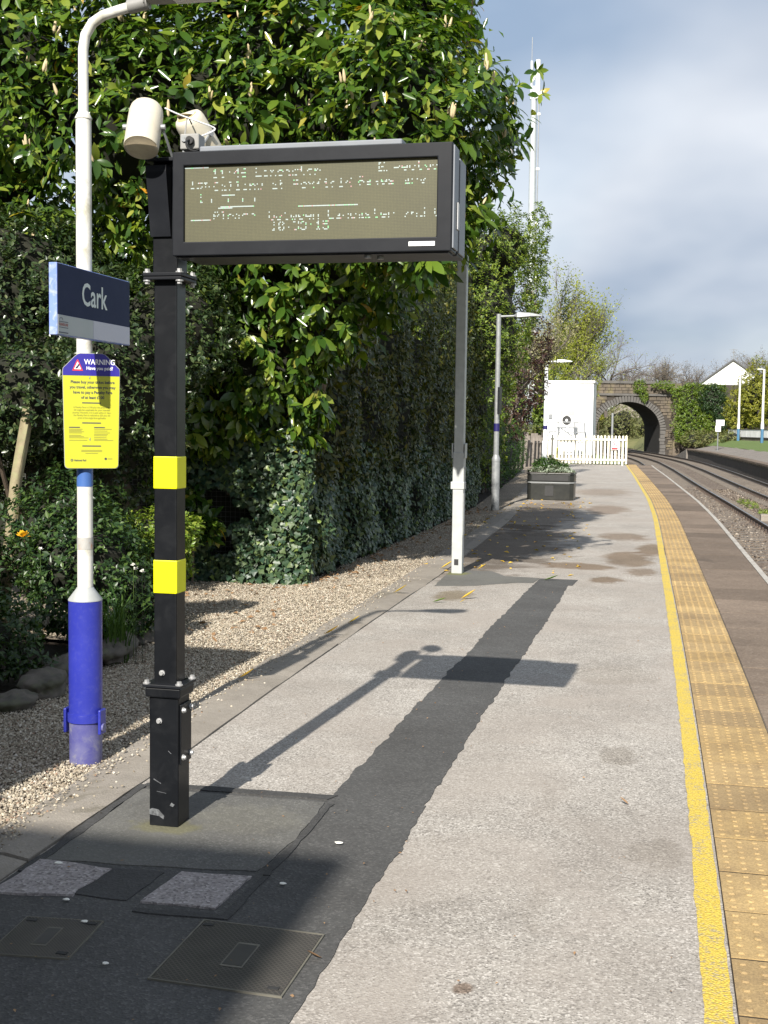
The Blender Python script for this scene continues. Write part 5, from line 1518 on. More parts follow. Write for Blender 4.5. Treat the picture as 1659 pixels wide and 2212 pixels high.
for yy_, nm in ((0.06, 'face_backing'), (DEPTH - .01, 'far_face')):
    V, F = [], []
    top = [(BR, BTOP)] * 1
    for (u, z) in inner:
        V.append((u, yy_, z)); V.append((max(BL, min(BR, u * 1.0 + (0 if abs(u) < HS - .01 else (4 if u > 0 else -13)))), yy_, BTOP if abs(u) < HS - .01 else z))
    n = len(inner)
    F = [(2 * i, 2 * i + 1, 2 * i + 3, 2 * i + 2) for i in range(n - 1)]
    # side fields
    b = len(V)
    V += [(HS, yy_, -1.15), (BR, yy_, -1.15), (BR, yy_, BTOP), (HS, yy_, BTOP), (-HS, yy_, -1.15), (BL, yy_, -1.15), (BL, yy_, BTOP), (-HS, yy_, BTOP)]
    F2 = [(b, b + 1, b + 2, b + 3), (b + 4, b + 7, b + 6, b + 5)]
    # arch spandrel only between jambs
    Vs, Fs = [], []
    for i in range(NA + 1):
        u, z = arch(math.pi * i / NA)
        Vs += [(u, yy_, z), (u, yy_, BTOP)]
    Fs = [(2 * i, 2 * i + 1, 2 * i + 3, 2 * i + 2) for i in range(NA)]
    mb = MB()
    mb.add([tuple(RB @ Vector(v)) for v in Vs], Fs)
    mb.add([tuple(RB @ Vector(v)) for v in V[b:]], [(0, 1, 2, 3), (4, 7, 6, 5)])
    mb.build(nm, 'bridge_mortar', bridge)
mb = MB(); mb.add([tuple(RB @ Vector(v)) for v in [(BL, .06, BTOP - 1.0), (BR, .06, BTOP - 1.0), (BR, DEPTH, BTOP - 1.0), (BL, DEPTH, BTOP - 1.0)]], [(0, 1, 2, 3)]); mb.build('deck', 'far_asphalt', bridge)
def block(w, h, d, mat, name):
    m_ = MB(); c = .03
    m_.add([(-w / 2, 0, 0), (w / 2, 0, 0), (w / 2, 0, h), (-w / 2, 0, h), (-w / 2 + c, -d, c), (w / 2 - c, -d, c), (w / 2 - c, -d, h - c), (-w / 2 + c, -d, h - c)],
           [(4, 5, 6, 7), (0, 1, 5, 4), (1, 2, 6, 5), (2, 3, 7, 6), (3, 0, 4, 7), (3, 2, 1, 0)])
    return m_.mesh(name, mat)
stone_me = [block(1.0, 1.0, .10, 'bridge_stone', 'stone') for _ in range(1)][0]
brng = np.random.default_rng(3)
z = -1.1
while z < 5.15:
    h = brng.uniform(.18, .42)
    u = -HS - 3.6
    while u < BR:
        w = brng.uniform(.3, 1.15)
        uc, zc = u + w / 2, z + h / 2
        r_ = math.hypot(uc / (HS + .72), max(zc - SPR, 0) / (RISE + .72))
        if zc < SPR: r_ = abs(uc) / (HS + .45)
        if r_ > 1.03:
            link('stone', stone_me, bridge, RB @ Matrix.Translation((uc, .06 + brng.normal() * .025, z)) @ Matrix.Rotation(brng.normal() * .02, 4, 'Y') @ Matrix.Diagonal((w - brng.uniform(.02, .06), 1, h - brng.uniform(.015, .05), 1)))
        u += w
    z += h
for r0, z0, zt, sc_ in ((0, 5.42, 6.45, 0),):
    z = z0
    while z < zt:
        h = brng.uniform(.28, .36); u = -HS - 3.6
        while u < BR:
            w = brng.uniform(.45, .95)
            link('stone', stone_me, bridge, RB @ Matrix.Translation((u + w / 2, .06 + brng.normal() * .012, z)) @ Matrix.Diagonal((w - .025, 1, h - .022, 1)))
            u += w
        z += h
mb = MB()
vm = block(1.0, 1.0, .16, 'bridge_voussoir', 'voussoir')
NV = 37
for i in range(NV):
    t = math.pi * (i + .5) / NV
    u, z = arch(t)
    nx_, nz_ = math.cos(t) / HS, math.sin(t) / RISE
    l_ = math.hypot(nx_, nz_); nx_, nz_ = nx_ / l_, nz_ / l_
    ds = math.hypot(HS * math.sin(t), RISE * math.cos(t)) * math.pi / NV
    M = Matrix(((nz_, 0, nx_, u), (0, 1, 0, .058), (-nx_, 0, nz_, z), (0, 0, 0, 1)))
    link('voussoir', vm, bridge, RB @ M @ Matrix.Diagonal((ds * .93, 1, .66 + brng.normal() * .03, 1)))
z = -1.1
while z < SPR - .05:
    h = min(brng.uniform(.30, .45), SPR - z)
    for s_ in (-1, 1):
        link('quoin', vm, bridge, RB @ Matrix.Translation((s_ * (HS + .24 + brng.uniform(0, .1)), .058, z)) @ Matrix.Diagonal((.5 + brng.uniform(0, .2), 1, h - .02, 1)))
    z += h
def bbox(u0, u1, y0, y1, z0, z1, name, mat):
    m_ = MB(); m_.box(u0, u1, y0, y1, z0, z1); return link(name, m_.mesh(name, mat), bridge, RB)
bbox(BL, BR + .05, -.16, .04, 5.17, 5.40, 'string_course', 'bridge_voussoir')
u = -HS - 3.6
while u < BR:
    w = brng.uniform(1.0, 1.5)
    bbox(u, min(u + w - .02, BR + .06), -.14, .45, 6.47 + brng.normal() * .01, 6.74 + brng.normal() * .02, 'parapet_coping', 'bridge_voussoir')
    u += w
bbox(BR - .02, BR + .75, -.35, .40, -1.15, 6.55, 'corner_pilaster', 'bridge_stone')
# right wing wall and embankment behind it
ww = MB()
ww.add([tuple(RB @ Vector(v)) for v in [(BR + .7, .1, -1.15), (22, -3.5, -1.15), (22, -3.5, 6.3), (BR + .7, .1, 6.5), (BR + .7, 9, -1.15), (22, 9, -1.15), (22, 9, 6.3), (BR + .7, 9, 6.5)]],
       [(0, 1, 2, 3), (4, 7, 6, 5), (3, 2, 6, 7), (1, 5, 6, 2), (0, 3, 7, 4)])
tag(ww.build('retaining_wall', 'wall_dark_stone'), 'long retaining wall right of the bridge arch, overgrown with ivy', 'wall')
em = MB()
em.add([tuple(RB @ Vector(v)) for v in [(-9, -1.5, -1.2), (-9, .3, 4.8), (-40, .3, 5.0), (-40, -6, -1.2), (-9, 9, 4.8), (-40, 9, 5)]], [(0, 1, 2, 3), (1, 4, 5, 2)])
tag(em.build('embankment', 'bank_green'), kind='structure')

# ground beyond the bridge: cutting slopes
V, F = [], []
yb = np.arange(145, 256, 6.0)
offs = [(-30, 5.0), (-9, 3.2), (-4, 1.0), (-1.2, -1.05), (9.0, -1.05), (12, .5), (18, 3.0), (45, 5.5)]
for yv in yb:
    for (u, zv) in offs:
        V.append((tx(yv) + u + RNG.normal() * .3, yv, zv + RNG.normal() * .15))
m_ = len(offs)
F = [(i * m_ + j, i * m_ + j + 1, (i + 1) * m_ + j + 1, (i + 1) * m_ + j) for i in range(len(yb) - 1) for j in range(m_ - 1) if j != 3]
mb = MB(); mb.add(V, F); tag(mb.build('cutting', 'bank_green'), kind='structure')
# hill behind it all
V, F = [], []
hx = np.linspace(-260, 260, 27); hy = np.array([200, 260, 330, 420, 600])
hz = np.array([-1.2, 3.5, 5.5, 5.5, -1.2])
for j, yv in enumerate(hy):
    for i, xv in enumerate(hx):
        V.append((xv, yv, hz[j] + 0.8 * math.sin(i * 1.7 + j)))
F = [(j * 27 + i, j * 27 + i + 1, (j + 1) * 27 + i + 1, (j + 1) * 27 + i) for j in range(4) for i in range(26)]
mb = MB(); mb.add(V, F); tag(mb.build('hill', 'field_green', smooth=True), kind='structure')

# white house
hs = thing('house', 'white rendered house gable with dark roof edge above the ivy wall', 'house', (8.6, 172, 2))
def gable(x0, x1, y0, y1, ze, za, xa, zb):
    m_ = MB()
    m_.add([(x0, y0, zb), (x1, y0, zb), (x1, y0, ze), (xa, y0, za), (x0, y0, ze), (x0, y1, zb), (x1, y1, zb), (x1, y1, ze), (xa, y1, za), (x0, y1, ze)],
           [(0, 1, 2, 3, 4), (9, 8, 7, 6, 5), (0, 4, 9, 5), (1, 6, 7, 2)])
    return m_
HX0, HX1, HXA, HZE, HZA = 2.6, 14.6, 8.35, 6.6, 10.9
gable(HX0, HX1, 172, 182, HZE, HZA, HXA, 1.0).build('wall', 'white_render', hs)
for (xa_, za_, xb_, zb_) in ((HX0 - .5, HZE - .34, HXA, HZA), (HXA, HZA, HX1 + .5, HZE - .34)):
    m_ = MB(); m_.add([(xa_, 171.7, za_ + .03), (xb_, 171.7, zb_ + .03), (xb_, 182.3, zb_ + .03), (xa_, 182.3, za_ + .03), (xa_, 171.7, za_ + .25), (xb_, 171.7, zb_ + .25), (xb_, 182.3, zb_ + .25), (xa_, 182.3, za_ + .25)],
                      [(0, 3, 2, 1), (4, 5, 6, 7), (0, 1, 5, 4), (1, 2, 6, 5), (2, 3, 7, 6), (3, 0, 4, 7)]); m_.build('roof', 'slate', hs)
m_ = MB(); m_.tube([(8.4, 172.5, 10.9), (8.4, 172.5, 12.5)], .05, 6); ae = m_.build('aerial', 'rail_grey', hs)
for dx, zz in ((.5, 12.4), (.35, 12.1)):
    m_ = MB(); m_.tube([(8.4 - dx, 172.5, zz), (8.4 + dx, 172.5, zz)], .03, 5); q = m_.build('element', 'rail_grey', None); q.parent = ae
# grey house seen through the arch
h2 = thing('house', 'grey roofed house glimpsed through the bridge arch', 'house', (-9, 235, 2))
gable(-11.5, -5.2, 235, 243, 4.4, 6.6, -8.3, 0).build('wall', 'kerb_concrete', h2)
m_ = MB(); m_.add([(-11.9, 234.7, 4.2), (-8.3, 234.7, 6.75), (-8.3, 243.3, 6.75), (-11.9, 243.3, 4.2)], [(0, 1, 2, 3)]); m_.build('roof', 'slate', h2)
m_ = MB(); m_.add([(-8.3, 234.7, 6.75), (-4.8, 234.7, 4.2), (-4.8, 243.3, 4.2), (-8.3, 243.3, 6.75)], [(0, 1, 2, 3)]); m_.build('roof', 'slate', h2)

# wall at the back of the opposite platform, lamps and notice box
bw = thing('boundary_wall', 'stone wall with white painted upper half behind the opposite platform', 'wall', (8, 100, .4))
w0, w1_ = Vector((5.5, 118, 0)), Vector((11.0, 92, 0))
dv = (w1_ - w0).normalized(); nv = Vector((dv.y, -dv.x, 0))
def wbox(a, b, off, th, z0, z1, name, mat):
    p = [w0 + dv * a + nv * off, w0 + dv * b + nv * off, w0 + dv * b + nv * (off - th), w0 + dv * a + nv * (off - th)]
    m_ = MB(); m_.prism([(q.x, q.y) for q in p], z0, z1); return m_.build(name, mat, bw)
LW = (w1_ - w0).length
wbox(0, LW, 0, .4, .2, .98, 'stone_base', 'bridge_stone')
wbox(-.02, LW + .02, .05, .5, .983, 1.06, 'ledge', 'wall_dark_stone')
k = 0.0
while k < LW:
    wbox(k, min(k + 3.1, LW), .02, .36, 1.063, 1.70 + .01 * math.sin(k), 'white_panel', 'wall_white'); k += 3.13
wbox(-.02, LW + .02, .06, .46, 1.715, 1.76, 'capping', 'wall_dark_stone')
for lab, x, y_, h_ in (('white lamp column with teal base nearest the bridge on the opposite platform', 5.96, 110, 5.55), ('white lamp column with teal base at the right picture edge', 7.06, 98, 5.65)):
    z0 = .62
    t = thing('lamp_column', lab, 'lamp post', (x, y_, z0), 'lamps on the opposite platform')
    m_ = MB(); m_.tube([(x, y_, z0), (x, y_, z0 + 1.15)], .115, 14); m_.build('base', 'lamp_base_teal', t, smooth=True)
    m_ = MB(); m_.tube([(x, y_, z0 + 1.15), (x, y_, z0 + 1.5), (x, y_, z0 + 1.7), (x, y_, z0 + h_)], [.125, .125, .095, .08], 14); m_.build('shaft', 'pole_white', t, smooth=True)
    m_ = MB(); m_.tube([(x + .05, y_, z0 + h_ - .02), (x - .16, y_, z0 + h_ + .02)], .045, 8); m_.build('arm', 'pole_white', t)
    m_ = MB(); m_.box(x - .52, x - .12, y_ - .10, y_ + .10, z0 + h_ - .02, z0 + h_ + .07); m_.build('lamp_head', 'pole_white', t, bevel=.03)
nb = thing('notice_box', 'white box sign on a post beside the ivy wall', 'sign', (4.15, 105, .4))
m_ = MB(); m_.box(3.90, 4.56, 105, 105.12, 2.0, 2.48); m_.build('upper_panel', 'plastic_white', nb)
m_ = MB(); m_.box(3.87, 4.29, 104.97, 105.09, 1.52, 1.998); m_.build('lower_panel', 'plastic_white', nb)
m_ = MB(); m_.tube([(4.08, 105.15, -.2), (4.08, 105.15, 2.1)], .05, 8); m_.build('post', 'rail_grey', nb)

# station building behind the viewer: its gable throws the foreground shadow
st_ = thing('station_building', 'stone station building whose roof shadow falls across the foreground', 'building', (-6, -14, 0))
ZT = 7.0
sxr, syf = -1.16 - .085 * ZT, 4.57 - 1.45 * ZT
m_ = MB(); m_.box(-9, sxr - .25, -20, syf - .2, -.05, ZT - .3); m_.build('wall', 'brick_building', st_)
m_ = MB(); m_.box(-9.2, sxr, -20.2, syf, ZT - .295, ZT); m_.build('roof', 'slate', st_)
for x in (-7.5, -5.5, -3.6):
    m_ = MB(); m_.box(x - .5, x + .5, syf - .21, syf - .17, 1.0, 2.6); m_.build('window', 'window_dark', st_)

# ------------------------------------------------------------------ wire mesh fence with ivy
FW = 12.75
mf = thing('wire_fence', 'galvanised wire mesh fence with timber baseboard behind the gravel', 'fence', (-4.8, FW, 0))
m_ = MB()
for x in np.arange(-7.4, -3.85, .055):
    m_.box(x - .0009, x + .0009, FW - .001, FW + .001, .10, 1.55)
for z in np.arange(.12, 1.56, .055):
    m_.box(-7.4, -3.85, FW - .0032, FW - .0012, z - .0011, z + .0011)
tag(m_.build('mesh', 'wire_galv', mf), kind='stuff')
for x in (-6.9, -5.35, -3.86):
    m_ = MB(); m_.box(x - .04, x + .04, FW + .01, FW + .09, -.05, 1.72); m_.build('post', 'weathered_board', mf, bevel=.006)
m_ = MB(); m_.box(-7.4, -3.70, FW - .06, FW - .02, -.03, .085); m_.build('baseboard', 'timber_board', mf, bevel=.006)
m_ = MB(); m_.box(-3.87, -3.805, FW - .05, FW - .025, 1.05, 1.62); m_.build('white_strip', 'plastic_white', mf)

# dead leaning trunks behind the fence, and the pale stem in front
def trunk(name, lab, pts, rads, mat, cat='tree trunk'):
    P = [Vector(p) for p in pts]
    m_ = MB(); m_.tube(P, rads, 14)
    rng = np.random.default_rng(int(abs(pts[0][0]) * 100))
    V = []
    for v in m_.V:
        V.append(tuple(np.array(v) + rng.normal(size=3) * .006))
    m_.V = V
    return tag(m_.build(name, mat, None, smooth=True), lab, cat)

# ------------------------------------------------------------------ laurel
lau = thing('laurel_tree', 'large glossy cherry laurel overhanging the platform behind the departure board', 'tree', (-4.2, 13.3, 0))
rng = np.random.default_rng(21)
LB = [(-2.55, 11.9, 4.6, 1.05, 1.3, 1.15), (-2.6, 11.55, 3.72, .85, .75, .66), (-2.95, 12.8, 6.2, .95, 1.4, 1.4), (-3.0, 12.9, 7.6, 1.2, 1.5, 1.0), (-6.7, 11.3, 3.3, 1.2, .8, .9), (-8.4, 11.6, 6.4, 1.7, 1.5, 1.6), (-3.9, 12.4, 5.0, 1.5, 1.5, 1.6), (-5.4, 12.2, 4.8, 1.6, 1.5, 1.8), (-7.0, 12.0, 5.0, 1.6, 1.6, 2.1),
      (-3.75, 12.75, 3.45, 1.2, .95, 1.05), (-5.0, 12.9, 3.05, 1.2, .9, 1.15), (-6.3, 12.9, 2.9, 1.0, .8, 1.1),
      (-4.6, 13.0, 6.9, 2.3, 1.7, 1.5), (-7.3, 12.9, 7.2, 2.2, 1.8, 1.6), (-8.6, 12.5, 4.2, 1.6, 1.5, 2.2), (-4.55, 13.3, 1.95, .75, .5, .55), (-4.35, 12.55, 2.25, .8, .5, .72), (-3.85, 12.6, 2.75, .5, .45, .6), (-4.95, 12.45, 1.85, .5, .4, .5), (-3.9, 12.75, 1.75, .35, .3, .35)]
p, nn = blob_points(LB, 5800, rng, cull=.55, thick=.40, bump=.14)
dro = np.clip(1.15 - (p[:, 2] - 2.2) * .22, .35, 1.15)
P, A, Nn, S, d = shoots(p, nn, rng, .172, 8, .0, .5); S = S * np.tile(rng.choice([.75, 1., 1.1], len(p)), 8)
dr7 = np.tile(dro, 8); S = S * np.where(np.tile(p[:, 2], 8) < 3.6, 1.12, 1.0)
A = norm(A - UP * (dr7 * .95)[:, None])
# arms reaching out to the right over the platform
tips = np.array([(-1.18, 11.4, 4.72), (-1.30, 11.5, 4.55), (-1.42, 11.6, 4.85), (-1.36, 11.5, 4.35), (-1.55, 11.6, 4.15), (-1.48, 11.8, 3.85), (-1.60, 11.9, 3.62), (-1.66, 12.0, 4.0),
                 (-1.55, 12.1, 4.5), (-1.75, 12.2, 3.45), (-1.95, 12.3, 3.35), (-1.25, 11.6, 4.98)])
tn = norm(np.tile(np.array([[.9, -.2, .3]]), (len(tips), 1)) + rng.normal(size=(len(tips), 3)) * .25)
P2, A2, N2, S2, d2 = shoots(tips, tn, rng, .155, 8, .35, .15)
inn, ino = blob_points(LB, 20000, rng, cull=.5, thick=.55, bump=.1)
A3, N3, S3 = rand_leaves(inn, ino, rng, .13, .6, .4)
PP, AA, NN, SS = np.concatenate([P, P2]), np.concatenate([A, A2]), np.concatenate([Nn, N2]), np.concatenate([S, S2])
foliage(lau, leaf_template(.42, .14, .4, False), inn, A3, N3, S3, 'leaf_laurel', 0)
foliage(lau, T_LAUREL, PP, AA, NN, SS, 'leaf_laurel', 300, 'leaf', score=None)
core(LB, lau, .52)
# upright flower spikes on the sunny shoots
def spike_mesh():
    m_ = MB(); m_.tube([(0, 0, 0), (0, 0, .018), (0, 0, .05), (0, 0, .085), (0, 0, .10)], [.004, .0125, .0135, .009, .003], 7); return m_.mesh('flower_spike', 'spike_cream', True)
sm_ = spike_mesh()
px, py, dd = project(p)
cand = np.where((p[:, 2] > 3.2) & (nn[:, 1] < .3) & (px > 0) & (px < 1659) & (py > -20) & (py < 2212))[0]
rng.shuffle(cand)
for i in cand[:120]:
    for k in range(rng.integers(1, 4)):
        q = norm((UP + d[i] * .4 + rng.normal(size=3) * .22)[None])[0]
        M = Matrix.Translation(Vector(p[i]) + Vector(rng.normal(size=3) * .012)) @ Vector(q).to_track_quat('Z', 'Y').to_matrix().to_4x4() @ Matrix.Scale(rng.uniform(.8, 1.35), 4)
        link('flower_spike', sm_, lau, M)
# limbs
m_ = MB()
for k in range(7):
    b = np.array((-4.4 + rng.normal() * .25, 13.5 + rng.normal() * .1, 0.))
    e = np.array((-7.2 + k * .85, 12.6, 5.0 + rng.normal() * .6))
    pts = [b + (e - b) * t + np.array((0, 0, .6 * math.sin(t * 3.1))) + rng.normal(size=3) * .05 for t in np.linspace(0, 1, 7)]
    m_ = MB(); m_.tube(pts, list(np.linspace(.075, .016, 7)), 8); m_.build('limb', 'bark', lau, smooth=True)
    for j in range(5):
        t = rng.integers(3, 7); s0 = pts[t]; e2 = s0 + np.array((rng.normal() * .6, -.5 - rng.random() * .6, rng.normal() * .5))
        m_ = MB(); m_.tube([s0, (s0 + e2) / 2 + rng.normal(size=3) * .05, e2], [.014, .010, .005], 5); m_.build('branch', 'bark', lau, smooth=True)

# ------------------------------------------------------------------ ivy and tall mixed hedge beyond the fence
def face_points(n, rng, y0, y1, z0f, z1f, xf, bump=.12, skew=1.0):
    yv = y0 + (y1 - y0) * rng.random(n) ** skew
    zv = z0f(yv) + (z1f(yv) - z0f(yv)) * rng.random(n)
    b = np.sin(yv * 2.9 + 1) * np.sin(zv * 2.6) + .6 * np.sin(yv * 6.1) * np.sin(zv * 5.3 + 2)
    xv = xf(yv) + bump * b - .16 * rng.random(n) ** 2 - np.clip(zv - 3.2, 0, 2) * .12
    return np.stack([xv, yv, zv], 1)
hx = lambda y_: np.interp(y_, [13, 20, 26, 31, 46], [-3.78, -3.80, -3.98, -4.45, -5.35])
ivy = thing('ivy', 'dark green ivy covering the wire fence and the foot of the tall hedge', 'ivy', (-3.9, 13, 0))
rng = np.random.default_rng(5)
# front part on the fence
n = 6400
xv = rng.uniform(-5.5, -3.72, n); zv = rng.random(n) * 1.75
keepf = ~((xv < -4.42 + .1 * np.sin(zv * 20)) & (xv > -5.12) & (zv > .60 + .07 * np.sin(xv * 11)) & (zv < .95 + .08 * np.sin(xv * 9)))
keepf &= ~((xv < -4.55) & (xv > -4.8) & (zv > .28) & (zv < .5))
xv, zv = xv[keepf], zv[keepf]
depth = .05 + .14 * rng.random(len(xv)) ** 1.5 - np.clip(xv + 4.0, 0, 1) ** 2 * 1.5 + .16 * np.clip(.5 + .5 * np.sin(xv * 7) * np.sin(zv * 6), 0, 1) + np.clip(.45 - zv, 0, 1) * .25
pf1 = np.stack([xv, FW - depth, zv], 1)
nf1 = np.tile(np.array([[.1, -1., .15]]), (len(pf1), 1))
# corner and long side
pf2 = face_points(15000, rng, 12.6, 27, lambda y_: .02 + 0 * y_, lambda y_: 1.25 + .25 * np.sin(y_ * 1.7) + 0 * y_, hx, .10, 1.35)
nf2 = np.tile(np.array([[1., -.12, .15]]), (len(pf2), 1))
pi, ni = np.concatenate([pf1, pf2]), np.concatenate([nf1, nf2])
m0 = len(pi)
ai = norm(-UP[None] * .8 + rng.normal(size=(m0, 3)) * .45 + ni * .1)
no_ = norm(ni + UP * .35 + rng.normal(size=(m0, 3)) * .28)
foliage(ivy, T_IVY, pi, ai, no_, rng.uniform(.045, .088, m0), 'leaf_ivy', 300, 'leaf')

hed = thing('tall_hedge', 'tall dark mixed hedge lining the gravel beyond the laurel', 'hedge', (-4.6, 18, 0))
ph = face_points(17000, rng, 12.9, 29, lambda y_: 1.0 + 0 * y_, lambda y_: 4.6 + 0 * y_, hx, .14, 1.3)
nh = np.tile(np.array([[1., -.1, .2]]), (len(ph), 1))
P, A, Nn, S, _ = shoots(ph[:5200], nh[:5200], rng, .10, 4, .5, .2)
A2, N2, S2 = rand_leaves(ph[5200:], nh[5200:], rng, .105, .5, .35)
foliage(hed, T_LAUREL, np.concatenate([P, ph[5200:]]), np.concatenate([A, A2]), np.concatenate([Nn, N2]), np.concatenate([S, S2]), 'leaf_hedge', 200, 'leaf')
m_ = MB()
hv = [(float(hx(y_)) - .45, y_) for y_ in np.arange(13.1, 46, 1.5)]
V = []
for (x, y_) in hv: V += [(x, y_, -.05), (x, y_, 3.2), (x - 1.2, y_, 3.6), (x - 1.2, y_, -.05)]
F = [(4 * i + k, 4 * i + 4 + k, 4 * i + 5 + k, 4 * i + 1 + k) for i in range(len(hv) - 1) for k in range(3)] + [(0, 1, 2, 3)]
m_.add(V, F); m_.build('dark_core', 'hedge_core', hed)
m_ = MB(); m_.add([(-8, 13.6, -.05), (-4.1, 13.6, -.05), (-4.1, 13.6, 2.3), (-8, 13.6, 2.3), (-8, 13.9, 2.3), (-4.1, 13.9, 2.3)], [(0, 1, 2, 3), (3, 2, 5, 4)]); m_.build('dark_core', 'hedge_core', hed)

# ------------------------------------------------------------------ small-leaved evergreen on the left
ev = thing('evergreen_shrub', 'big small-leaved dark evergreen shrub behind the Cark sign', 'shrub', (-6.4, 10.8, 0))
rng = np.random.default_rng(31)
EB = [(-5.3, 9.45, 1.95, .6, .45, .5), (-6.1, 10.7, 2.9, .9, .7, .7), (-5.2, 10.6, 2.2, .95, .8, .9), (-6.4, 10.2, 2.3, 1.1, .9, 1.15), (-5.6, 10.9, 1.5, 1.0, .8, .75), (-6.9, 10.2, 1.4, 1.0, .9, .9), (-4.75, 11.2, 2.6, .7, .7, .7), (-6.2, 10.8, 3.1, .95, .9, .6)]
p, nn = blob_points(EB, 5800, rng, cull=.3, thick=.3, bump=.12)
P, A, Nn, S, _ = shoots(p, nn, rng, .060, 6, .1, .6)
foliage(ev, T_OVAL, P, A, Nn, S, 'leaf_small', 300, 'leaf')
core(EB, ev, .66)
for k in range(6):
    e = np.array(EB[k][:3]) + rng.normal(size=3) * .3
    m_ = MB(); m_.tube([(-5.9 + rng.normal() * .2, 11, 0), (np.array((-5.9, 10.9, 0.)) + e) / 2 + rng.normal(size=3) * .1, e], [.04, .028, .01], 7); m_.build('stem', 'bark', ev, smooth=True)
trunk('tree_stem', 'pale barked slim tree stem at the left edge beside the lamp column', [(-5.24, 9.0, -.05), (-5.22, 9.0, .35), (-5.17, 9.02, .8), (-5.13, 9.03, 1.2), (-5.10, 9.2, 1.8)], [.058, .053, .05, .048, .042], 'bark_pale', 'tree')
trunk('leaning_trunk', 'brown trunk leaning in the shade behind the white pole', [(-5.25, 12.2, -.05), (-5.5, 12.3, .6), (-5.85, 12.4, 1.2), (-6.3, 12.5, 2.0)], [.085, .08, .075, .06], 'bark', 'tree')
trunk('hedge_trunk', 'short bare brown trunk showing among the laurel leaves', [(-4.72, 13.0, .9), (-4.70, 12.95, 1.5), (-4.62, 12.9, 1.9), (-4.55, 12.95, 2.3)], [.07, .065, .06, .04], 'bark', 'tree')

# low shrubs of the flower bed
def bush(name, lab, blobs, n, leaf, mat, tm, seed, singles=0, k=5, cat='shrub', stem=True, droop=.25, up=.6, heart=.62):
    r_ = np.random.default_rng(seed)
    t = thing(name, lab, cat, (blobs[0][0], blobs[0][1], 0))
    p_, n_ = blob_points(blobs, n, r_, cull=.35, thick=.35, bump=.12)
    P_, A_, N_, S_, _ = shoots(p_, n_, r_, leaf, k, droop, up)
    foliage(t, tm, P_, A_, N_, S_, mat, singles, 'leaf')
    if heart: core(blobs, t, heart)
    if stem:
        for _k in range(5):
            b = blobs[r_.integers(len(blobs))]
            e = np.array(b[:3]) + r_.normal(size=3) * .1
            m2 = MB(); m2.tube([(blobs[0][0] + r_.normal() * .08, blobs[0][1] + r_.normal() * .08, -.05), e * .5 + np.array((blobs[0][0], blobs[0][1], 0)) * .5, e], [.014, .010, .004], 5); m2.build('stem', 'bark', t)
    return t
bush('bed_shrub', 'low dark leafy shrub in the bed left of the blue base', [(-4.55, 7.2, .28, .62, .5, .34), (-5.2, 7.7, .35, .6, .6, .42), (-4.35, 6.55, .16, .4, .3, .2)], 1500, .055, 'leaf_bed', T_SIMPLE, 41, 100)
bush('bed_shrub', 'dense dark shrub between the blue base and the black post', [(-4.25, 8.55, .55, .48, .5, .52), (-4.6, 8.9, .75, .5, .5, .55), (-3.98, 8.75, .35, .25, .3, .3)], 1500, .058, 'leaf_bed', T_SIMPLE, 42, 140)
bush('bed_shrub', 'shaded shrub with dull pink flower heads by the pale stem', [(-5.3, 8.5, .65, .45, .4, .32), (-5.75, 8.7, .6, .4, .4, .35)], 600, .055, 'leaf_bed', T_SIMPLE, 43, 40)
bush('bright_shrub', 'small bright green shrub peeping out right of the black post', [(-4.12, 9.65, .78, .33, .28, .22), (-4.22, 9.8, .55, .3, .28, .28)], 420, .06, 'leaf_bright', T_SIMPLE, 44, 120, up=.8)
bush('laurel_seedling', 'broad-leaved dark laurel shoot against the wire fence', [(-4.95, 12.35, .62, .38, .2, .2), (-5.2, 12.4, .95, .3, .2, .15)], 60, .15, 'leaf_laurel', T_LAUREL, 45, 60, k=6, heart=0)
# flower heads
fl_rng = np.random.default_rng(8)
def flower(name, lab, pos, r_, mat, n=14, group=None):
    m2 = MB()
    for k in range(n):
        a = fl_rng.uniform(0, 6.28); e = fl_rng.uniform(.1, 1.3)
        dv_ = Vector((math.cos(a) * math.cos(e), math.sin(a) * math.cos(e), math.sin(e))); s_ = dv_.cross(Vector((0, 0, 1))).normalized() * r_ * .4
        c_ = Vector(pos); m2.add([tuple(c_), tuple(c_ + dv_ * r_ * .7 + s_), tuple(c_ + dv_ * r_ * 1.1), tuple(c_ + dv_ * r_ * .7 - s_)], [(0, 1, 2, 3)])
    t2 = thing(name, lab, 'flower', (pos[0], pos[1], 0), group)
    m2.build('bloom', mat, t2)
    m2 = MB(); m2.tube([(pos[0], pos[1], 0), tuple(pos)], .002, 4); m2.build('stem', 'leaf_bed', t2)
    return t2
for q, pl in zip([(-5.35, 8.15, .93), (-5.22, 8.15, .86), (-5.08, 8.15, .96), (-4.95, 8.2, .93), (-5.42, 8.1, .84)], ('leftmost upper', 'low middle', 'highest', 'rightmost', 'lowest left')):
    flower('pink_flower', 'dull pink flower head by the pale stem, ' + pl + ' of the five', q, .055, 'petal_pink', 18, 'pink flower heads')
flower('yellow_flower', 'single orange-yellow flower left of the blue base top', (-4.28, 7.62, .90), .05, 'petal_yellow', 16)
for q, pl in zip([(-4.22, 7.75, .80), (-3.62, 8.0, .66), (-3.58, 8.02, .64), (-3.66, 8.05, .68)], ('left of the blue base, under the yellow flower', 'above the strap leaves, middle of three', 'above the strap leaves, rightmost of three', 'above the strap leaves, leftmost of three')):
    flower('white_flower', 'tiny white flower ' + pl, q, .024, 'petal_white', 8, 'small white flowers')
